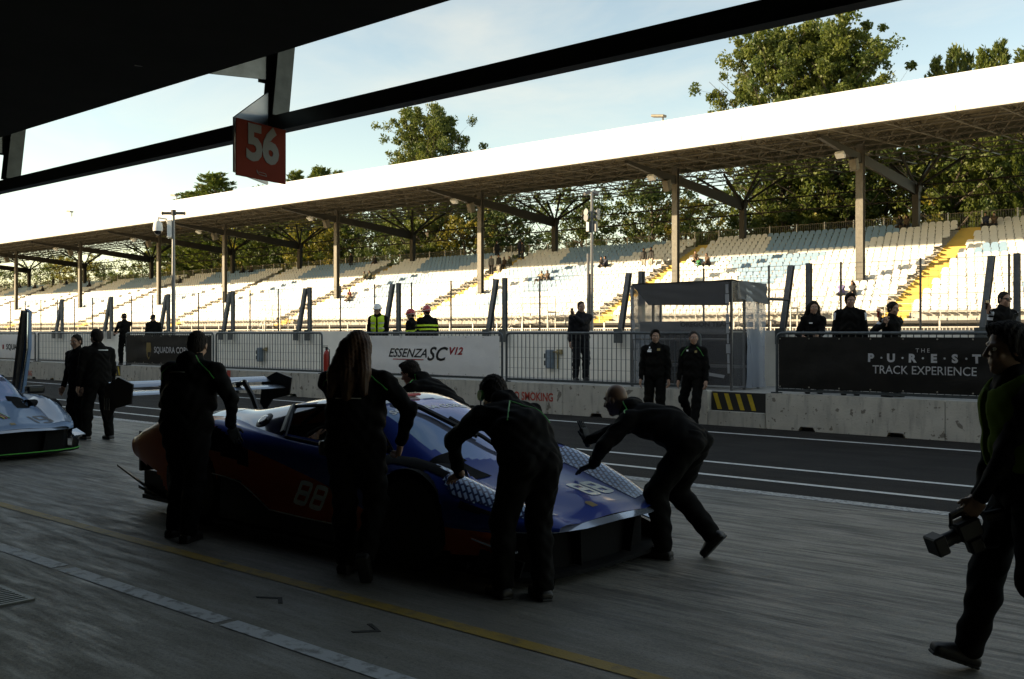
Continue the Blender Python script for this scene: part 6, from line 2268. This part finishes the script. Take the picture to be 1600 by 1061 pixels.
# B: long haired woman, back to us
Bp_ = person('person with long brown hair in a black jacket, back turned, beside the car door', (-5.48, 4.64, 0), 118, H=1.75, lean=2, bend=4, build=1.22, feet=((-.14, .16, 0, 0), (.12, -.12, .10, 6, 58)), hair='long', hairm=M_HAIRB,
             hands=((-5.70, 4.88, .93), (-5.20, 4.82, .98)), poles=(Vector((-1, -.5, 0)), Vector((1, -.5, 0))), head=(-4, 8), hem=.26, piping=M_GREENP, vox=.013, long_jacket=True, curl=.9)
strip_patch(Bp_, -.10, .09, -.035, -.028, -1, M_REFL, 'back_print')

# C: man leaning in on the far side
Cc = person('person with dark wavy hair leaning over the far side of the blue car', (-7.30, 7.40, 0), 186, H=1.78, lean=52, bend=62, pelvis=(0, -.10, -.05), hands=((-8.02, 7.0, .98), (-7.9, 6.78, 1.0)), feet=((-.14, .05, 0, 0), (.14, -.40, 0, 0)),
            hair='quiff', head=(8, 18), piping=M_GREENP, build=1.05, vox=.013)

# D: man with a headset bent over the front fender, seen from behind
Dd = person('person with a headset bent over the front fender, hand on the blue bodywork', (-4.25, 5.02, 0), 158, H=1.74, lean=34, bend=66, pelvis=(0, -.12, -.03), hands=((-4.78, 4.98, .77), (-4.72, 5.66, .74)), handdir=((-.75, .25, -.35), (-.8, .3, -.3)), palm=((0, .1, -1), (0, 0, -1)),
            feet=((-.11, .06, 0, 4), (.11, -.10, 0, -6)), hair='messy', head=(0, 30), piping=None, build=1.18, vox=.013, curl=(.25, .4), poles=(Vector((-.5, .1, 1)), Vector((.6, .3, .7))))
hs = MB()
hbD = Dd['hb']
hs.path([hbD(.098 * math.cos(a), -.012, .02 + .112 * math.sin(a)) for a in np.linspace(0, math.pi, 13)], .010, 6)
hset = hs.build('headset_band', M_BLK, Dd['root'], True)
for q in (-1, 1):
    MB().lathe(tuple(hbD(q * .080, -.005, .0)), [(.030, 0), (.040, .012), (.036, .034)], 14, tuple(Dd['HB'] @ Vector((q, 0, 0)))).build('ear_cup', M_GREENP, hset)
MB().path([hbD(-.10, .0, -.01), hbD(-.09, .06, -.05), hbD(-.045, .105, -.062)], .006, 5).build('microphone', M_WHITEJ, hset, True)
jb = BVHTree.FromPolygons([v.co.copy() for v in Dd['jacket'].data.vertices], [tuple(p.vertices) for p in Dd['jacket'].data.polygons])
for x0, x1 in ((-.02, .17), (-.02, -.15)):
    pts = []
    for k in range(9):
        v = k / 8
        o = Dd['chest'] + Dd['B'] @ Vector((x0 + (x1 - x0) * v, -.6, .06 - .25 * v)); h = jb.ray_cast(o, Dd['B'] @ Vector((0, 1, 0)))
        if h[0] is not None: pts.append(h[0] + h[1] * .002)
    if len(pts) > 2: MB().path(pts, .005, 5).build('piping', M_GREENP, Dd['jacket'], True)

# E: bald man pushing at the nose
E = person('bald person in black pushing the nose of the blue car with both arms', (-4.12, 6.70, 0), 187, H=1.78, lean=54, bend=78, pelvis=(0, -.12, -.07), hands=((-4.68, 6.40, .70), (-5.22, 6.50, .72)), handdir=((-.85, -.1, -.35), (-.35, 0, 1)), palm=((0, 0, -1), (-1, 0, -.1)),
           feet=((-.10, .04, 0, 4), (.12, -.27, .10, 0, 48)), hair='none', skin=M_SKIND, head=(-4, 6), piping=M_GREENP, build=1.06, vox=.013, curl=(.3, .12), poles=(Vector((-.6, .3, -.5)), Vector((.5, .2, -.6))), gloves=(1, 1, M_GLOVE), hem=.13)

# F: photographer at the right edge
Fp = person('person in a green hi-vis vest carrying a video camera, cut by the right edge', (-1.34, 5.55, 0), 218, H=1.79, lean=5, bend=6, feet=((-.07, -.30, .10, 0, 40), (.10, .24, .02, 0, -18)), hands=((-1.50, 5.36, .91), None), poles=(Vector((-.5, -1, 0)), None), hair='messy', hem=.14, build=.96,
            head=(4, 4), vox=.013, curl=(1.25, .6), skin=M_SKIND, jacket=M_JKT)
vest(Fp, M_HIVISD, vox=.014, bands=False)
# his camera
sdw = Fp['arms'][0]
gw = Fp['root'].matrix_basis @ (sdw[3] + Vector(sdw[4]).normalized() * .09)
vc = empty('video_camera', tuple(gw), R(222 - 90 + 6), 'black video camera with lens hood and loose strap carried by the photographer', 'video camera')
def vcp(name, mb, m=None, smooth=False): return mb.build(name, m or M_CAMK, vc, smooth)
vc.scale = (.82, .82, .82)
M_CAMK = pbr('camera_black', (.005, .005, .005), .55, spec=.3)
tl = Matrix.Rotation(R(-22), 3, 'X')
vcp('camera_body', MB().box((0, .02, -.10), (.12, .16, .12), tl, .015))
vcp('top_handle', MB().path([tl @ Vector((0, -.08, -.02)), tl @ Vector((0, -.06, .035)), tl @ Vector((0, .12, .035)), tl @ Vector((0, .14, -.03))], .014, 6), smooth=True)
vcp('lens', MB().lathe(tuple(tl @ Vector((0, .10, -.10))), [(.045, 0), (.048, .05), (.042, .06), (.046, .12), (.05, .15)], 16, tuple(tl @ Vector((0, 1, 0)))), smooth=True)
vcp('lens_hood', MB().box(tuple(tl @ Vector((0, .27, -.10))), (.14, .08, .12), tl, .008))
vcp('microphone', MB().tube(tl @ Vector((.05, -.14, .0)), tl @ Vector((.05, .10, .0)), .02, 8))
vcp('viewfinder', MB().tube(tl @ Vector((-.04, -.06, -.05)), tl @ Vector((-.05, -.17, -.07)), .035, 10))
vcp('grip', MB().box(tuple(tl @ Vector((0, .04, -.20))), (.07, .10, .10), tl, .015))
vcp('strap', MB().path([(.0, -.08, -.02), (.03, -.17, .02), (.03, -.24, -.10), (.02, -.20, -.22), (0, -.08, -.23), (0, .0, -.16)], .010, 5), smooth=True)

# G: two men walking by the wall
G1 = person('person with short dark hair walking in a plain black jacket with white chest print', (PXX(1024, 15.75), 15.75, 0), PG + 74, H=1.80, lean=1, feet=((-.12, .18, 0, 4), (.11, -.22, .06, 0, 28)), hair='quiff', head=(14, 2), vox=.014, build=1.06)
strip_patch(G1, .05, .115, .085, .097, 1, M_LETW, 'chest_print', 3); strip_patch(G1, .05, .125, .045, .075, 1, M_LETW, 'chest_print', 3); strip_patch(G1, -.10, -.05, .07, .11, 1, M_GOLD, 'chest_emblem', 3); strip_patch(G1, .075, .10, .11, .14, 1, M_LETW, 'chest_print', 2)
G2 = person('person walking in a black jacket with green shoulder piping', (PXX(1084, 16.0), 16.0, 0), PG + 62, H=1.77, lean=1, feet=((-.10, .28, 0, 3), (.20, -.34, .14, -10, 52)), hair='crop', head=(26, 0), piping=M_GREENP, vox=.014, build=1.08)
strip_patch(G2, .06, .10, .085, .115, 1, M_LETW, 'chest_print', 3); strip_patch(G2, -.10, -.06, .06, .10, 1, M_GOLD, 'chest_emblem', 3)

# H: two men standing by car 19
p = GR(121, 686); H1 = person('person with a short beard in black half hidden at the nose of car 19', tuple(p + Vector((-.25, .15, 0))), PG + 62, H=1.72, hair='crop', head=(10, 8), vox=.015, build=1.1, shoe_sole=M_SOLE, hands=(None, None))
p = GR(153, 687); H2 = person('person in black with thick dark hair standing in front of the bearded man', tuple(p), 172, H=1.80, hair='short', head=(16, 8), vox=.015, build=1.14, feet=((-.16, .06, 0, 8), (.14, -.14, 0, 8)), shoe_sole=M_SOLE, hands=(None, None))
strip_patch(H2, -.02, .14, .10, .115, -1, M_REFL, 'back_print')

ZP = .625
# I: two men in caps
I1 = person('person in a black cap standing in the fence gap looking at a phone', (PXX(195, 17.35), 17.35, ZP), PG + 40 - 90, H=1.80, hair='cap', hairm=M_JKT, head=(0, 22), hands=((PXX(188, 17.2), 17.0, ZP + 1.16), (PXX(190, 17.2), 17.05, ZP + 1.14)), vox=.016, feet=((-.10, .10, 0, 0), (.12, -.12, 0, 0)), curl=1.1)
phone(I1, 0, 'phone held by the man in a cap at the fence gap')
I2 = person('person in a dark cap with bowed head behind the black shield banner', (PXX(240, 18.4), 18.4, ZP), PG + 96, H=1.78, hair='cap', hairm=M_SUIT, head=(0, 32), vox=.018, build=1.08)
# J: marshals
J1 = person('person in a white helmet and yellow vest standing behind the barrier', (PXX(591, 18.3), 18.3, ZP + .08), PG + 84, H=1.80, hair='helmet', hairm=M_WHEL, head=(-12, 10), vox=.015, build=1.12)
vest(J1, M_HIVIS)
J2 = person('person in a red helmet facing left, left one of the red helmet pair', (PXX(645, 18.3), 18.3, ZP), PG - 20, H=1.72, hair='helmet', hairm=M_RHEL, head=(20, 8), vox=.015, build=1.10)
J3 = person('person in a red helmet and black coat with yellow bands, right one of the pair', (PXX(668, 18.2), 18.2, ZP), PG - 70, H=1.80, hair='helmet', hairm=M_RHEL, head=(10, 12), vox=.015, build=1.16)
def ring_band(P, z0, h, m, name='yellow_band'):
    jk = P['jacket']; bv = BVHTree.FromPolygons([v.co.copy() for v in jk.data.vertices], [tuple(p.vertices) for p in jk.data.polygons])
    V, Fc = [], []
    n = 40
    for k in range(n):
        a = 2 * math.pi * k / n
        for dz in (0, h):
            d = P['B'] @ Vector((math.cos(a), math.sin(a), 0)); o = P['chest'] + P['u2'] * (z0 + dz) * P['s']
            hh = bv.ray_cast(o + d * .7, -d)
            V.append((hh[0] if hh[0] is not None else o + d * .2) + d * .004)
    for k in range(n):
        k2 = (k + 1) % n
        Fc.append((2 * k, 2 * k2, 2 * k2 + 1, 2 * k + 1))
    inst(name, mesh_np(name, [tuple(q) for q in V], Fc, m, True), jk)
ring_band(J3, -.06, .045, M_HIVIS); ring_band(J3, -.16, .045, M_HIVIS)
ring_band(J2, -.15, .05, M_HIVIS)
strip_patch(J3, .10, .15, .13, .20, 1, M_RHEL, 'shoulder_patch', 3)
# K: suit man filming
K = person('person in a dark suit on the platform filming with a phone', (PXX(907, 18.15), 18.15, ZP + .03), PG + 100, H=1.80, hair='crop', jacket=M_SUIT, trousers=M_SUIT, head=(6, 2), hands=((PXX(898, 17.8), 17.78, ZP + 1.50), None), poles=(Vector((-.6, -.1, -1)), None), vox=.015, hem=.19, build=1.12, curl=(1.0, .6),
           handdir=((-.1, -.3, .9), None))
phone(K, 0, 'phone held up by the man in the suit')
# L: four behind the black banner
L1 = person('person with long dark hair and folded arms above the TRACK EXPERIENCE banner', (PXX(1271, 17.6), 17.6, ZP), PG + 78, H=1.70, hair='long', head=(6, 2), vox=.015, build=.98, hands=((PXX(1283, 17.4), 17.25, ZP + 1.08), (PXX(1259, 17.4), 17.25, ZP + 1.05)))
strip_patch(L1, .03, .09, .03, .05, 1, M_LETW, 'chest_print', 3)
L2_ = person('person with swept dark hair in a race suit with white shoulder panels', (PXX(1328, 17.6), 17.6, ZP), PG + 74, H=1.83, hair='quiff', head=(14, 6), vox=.015, build=1.12)
L3 = person('person with tied dark hair raising a red phone behind the banner', (PXX(1392, 17.6), 17.6, ZP), PG + 112, H=1.66, hair='bun', head=(8, 4), vox=.015, hands=((PXX(1375, 17.3), 17.28, ZP + 1.38), (PXX(1384, 17.3), 17.3, ZP + 1.28)), poles=(Vector((-1, 0, -.6)), Vector((1, 0, -.8))), curl=1.0, handdir=((0, 0, 1), (0, 0, 1)))
phone(L3, 0, 'red phone raised beside the banner', M_REDL)
L4 = person('person in sunglasses filming with a phone at the right end of the banner', (PXX(1565, 17.6), 17.6, ZP), PG + 104, H=1.79, hair='crop', head=(4, 2), vox=.015, build=1.1, hands=((PXX(1545, 17.3), 17.28, ZP + 1.48), None), poles=(Vector((-1, 0, -.5)), None), curl=(1.0, .6), handdir=((0, 0, 1), None))
phone(L4, 0, 'phone held up by the man in sunglasses')
gl = MB(); hb4 = L4['hb']
for q in (-1, 1): gl.box(tuple(hb4(q * .032, .098, .010)), (.052, .010, .036), L4['HB'], .004)
gl.tube(hb4(-.03, .10, .018), hb4(.03, .10, .018), .004, 4)
for q in (-1, 1): gl.tube(hb4(q * .058, .095, .016), hb4(q * .082, .0, .016), .003, 4)
gl.build('sunglasses', M_LAMP, L4['root'])
def shoulder_panels(P):
    jk = P['jacket']; bv = BVHTree.FromPolygons([v.co.copy() for v in jk.data.vertices], [tuple(p.vertices) for p in jk.data.polygons])
    for sd, sh, el, *_r in P['arms']:
        V, Fc = [], []
        nu, nv = 6, 5
        for i in range(nu + 1):
            for j in range(nv + 1):
                u = i / nu; a = R(-55 + 110 * j / nv)
                q = sh.lerp(el, .02 + .42 * u)
                d = P['B'] @ Vector((sd * math.cos(a) * .8, math.sin(a), .35))
                d.normalize()
                h = bv.ray_cast(q + d * .4, -d)
                V.append((h[0] if h[0] is not None else q + d * .07) + d * .003)
        for i in range(nu):
            for j in range(nv):
                a = i * (nv + 1) + j; Fc.append((a, a + 1, a + nv + 2, a + nv + 1))
        inst('shoulder_panel', mesh_np('shoulder_panel', [tuple(q) for q in V], Fc, M_WHITEJ, True), jk)
shoulder_panels(L2_); shoulder_panels(L3); shoulder_panels(L4)

# ------------------------------------------------------------------ spectators in the stand
def on_stand(px, py):
    s_ = (520 - py) / (px + 1000.0)
    D = 22.44 / (.423 - 1.531 * s_)
    k = max(0, min(NROW - 1, int((D - D0 + .25) / ROWP)))
    return Vector((PXX(px, D), D0 + ROWP * k + .0, Z0 + RISE * k))
SPC = {n: pbr('spectator_' + n, c, .75) for n, c in dict(black=(.02, .018, .018), navy=(.02, .025, .05), brown=(.10, .06, .035), green=(.03, .22, .08), grey=(.16, .16, .15), olive=(.07, .075, .04), pale=(.45, .42, .36), red=(.30, .05, .04), violet=(.22, .18, .36), tan=(.34, .25, .15)).items()}
M_SKINS = pbr('skin_spectator', (.42, .25, .17), .6)
def spectator(px, py, label, kind='sit', top='black', leg='black', hair='short', H=1.72, face=0):
    p = on_stand(px, py)
    hd = 270 + face
    if kind == 'sit':
        f = R(hd)
        person(label, (p.x, p.y + .12, p.z), hd, H=H, lean=8, bend=14, pelvis=(0, 0, -.42 * H / 1.76), feet=((-.13, .42, 0, 5), (.13, .40, 0, -5)), kpole=(Vector((-.15, 1, 1)), Vector((.15, 1, 1))),
               hands=((p.x + .36 * math.cos(f) - .1, p.y + .12 + .36 * math.sin(f), p.z + .60), (p.x + .36 * math.cos(f) + .1, p.y + .12 + .36 * math.sin(f), p.z + .60)), hair=hair, vox=.028, jacket=SPC[top], trousers=SPC[leg], skin=M_SKINS, hem=.05, head=(face * .3, 4))
    elif kind == 'loll':
        person(label, (p.x, p.y + .15, p.z), hd, H=H, lean=-24, bend=-10, pelvis=(0, .1, -.46), feet=((-.13, .62, 0, 5, -30), (.13, .66, 0, -5, -30)), kpole=(Vector((-.3, .4, 1)), Vector((.3, .4, 1))), hair=hair, vox=.028, jacket=SPC[top], trousers=SPC[leg], skin=M_SKINS, hem=.05,
               hands=((p.x - .75, p.y + .15, p.z + .80), (p.x + .55, p.y + .2, p.z + .72)))
    else:
        person(label, (p.x, p.y - .1, p.z), hd, H=H, hair=hair, vox=.028, jacket=SPC[top], trousers=SPC[leg], skin=M_SKINS)
SP = [
 (1010, 412, 'standing spectator in black with pale trousers, left one of two by the third column', 'stand', 'black', 'pale', 'short', 1.74, 10),
 (1021, 412, 'standing spectator in black with pale trousers, right one of two by the third column', 'stand', 'black', 'pale', 'crop', 1.80, -10),
 (938, 418, 'seated spectator in black right of the thin lamp pole, left of the pair', 'sit', 'black', 'black', 'short', 1.70, 20),
 (945, 418, 'seated spectator in black right of the thin lamp pole, right of the pair', 'sit', 'navy', 'black', 'short', 1.74, -20),
 (1084, 411, 'seated spectator in brown beside the yellow stair behind the shelter', 'sit', 'brown', 'black', 'short', 1.72, 20),
 (1097, 411, 'small seated spectator in a green top behind the shelter', 'sit', 'green', 'olive', 'short', 1.40, 0),
 (1110, 411, 'seated spectator in dark brown right of the small green one', 'sit', 'brown', 'black', 'crop', 1.78, -15),
 (846, 437, 'reclining spectator with arms spread over the seats near the centre stair', 'loll', 'tan', 'brown', 'crop', 1.74, 0),
 (856, 437, 'seated spectator next to the reclining one near the centre stair', 'sit', 'brown', 'grey', 'short', 1.66, 10),
 (569, 437, 'seated spectator in olive beside the yellow stair, left of a pair', 'sit', 'olive', 'pale', 'short', 1.70, 10),
 (577, 437, 'seated spectator in olive beside the yellow stair, right of a pair', 'sit', 'olive', 'black', 'crop', 1.74, -10),
 (772, 420, 'spectator in grey standing at the foot of the group on the stair', 'stand', 'grey', 'black', 'short', 1.72, 30),
 (781, 421, 'standing spectator in black with pale trousers in the stair group', 'stand', 'black', 'pale', 'short', 1.76, 0),
 (786, 417, 'seated spectator in brown and black in the stair group', 'sit', 'brown', 'black', 'crop', 1.70, 0),
 (797, 415, 'seated spectator in olive green at the right of the stair group', 'sit', 'olive', 'grey', 'short', 1.74, 0),
 (779, 398, 'standing spectator in black near the top rail above the stair group', 'stand', 'black', 'black', 'short', 1.78, 60),
 (815, 396, 'standing spectator in navy at the top of the yellow stair, left of two', 'stand', 'navy', 'navy', 'short', 1.80, 40),
 (823, 398, 'standing spectator in black at the top of the yellow stair, right of two', 'stand', 'black', 'black', 'short', 1.78, -30),
 (561, 409, 'standing spectator in black by the top rail left of the middle', 'stand', 'black', 'black', 'short', 1.74, 40),
 (594, 408, 'seated spectator in dark clothes on the top row left of the middle', 'sit', 'black', 'brown', 'short', 1.72, 0),
 (543, 467, 'seated spectator in red brown near the bottom of the stair, left of a pair', 'sit', 'red', 'brown', 'short', 1.68, 0),
 (551, 467, 'seated spectator in tan near the bottom of the stair, right of a pair', 'sit', 'tan', 'brown', 'crop', 1.70, 0),
 (1318, 458, 'spectator in violet standing left of the first column', 'sit', 'violet', 'grey', 'crop', 1.74, 0),
 (1334, 459, 'spectator in black seated against the first column', 'sit', 'black', 'black', 'bob', 1.70, 0),
 (1405, 357, 'seated spectator in dark clothes on the top row, left of a pair at right', 'sit', 'black', 'brown', 'bob', 1.76, 0),
 (1415, 357, 'seated spectator in dark brown on the top row, right of a pair at right', 'sit', 'brown', 'black', 'bob', 1.74, 0),
 (1541, 352, 'seated spectator in navy at the top of the rightmost stair', 'sit', 'navy', 'black', 'short', 1.76, 0),
 (1552, 354, 'seated spectator in brown at the top of the rightmost stair', 'sit', 'brown', 'black', 'short', 1.72, 0),
 (286, 440, 'seated spectator in black beside the camera pole', 'sit', 'black', 'black', 'short', 1.74, 0),
 (379, 426, 'seated spectator in dark clothes on the top row right of the fifth column', 'sit', 'black', 'black', 'short', 1.74, 0),
 (395, 424, 'seated spectator in brown on the top row right of the fifth column', 'sit', 'brown', 'black', 'short', 1.74, 0),
 (144, 446, 'seated spectator in black right of the second column from the left', 'sit', 'black', 'black', 'short', 1.74, 0),
 (108, 443, 'seated spectator in black left of the second column from the left', 'sit', 'black', 'navy', 'short', 1.74, 0),
 (82, 447, 'standing spectator in black at the far left stair', 'stand', 'black', 'black', 'short', 1.78, 0),
 (56, 450, 'seated spectator in brown at the far left', 'sit', 'brown', 'black', 'short', 1.72, 0),
 (64, 456, 'seated spectator in black on the far left stair', 'sit', 'black', 'brown', 'short', 1.72, 0),
 (38, 447, 'seated spectator in black nearest the left edge', 'sit', 'black', 'black', 'short', 1.74, 0),
]
for a in SP: spectator(*a)
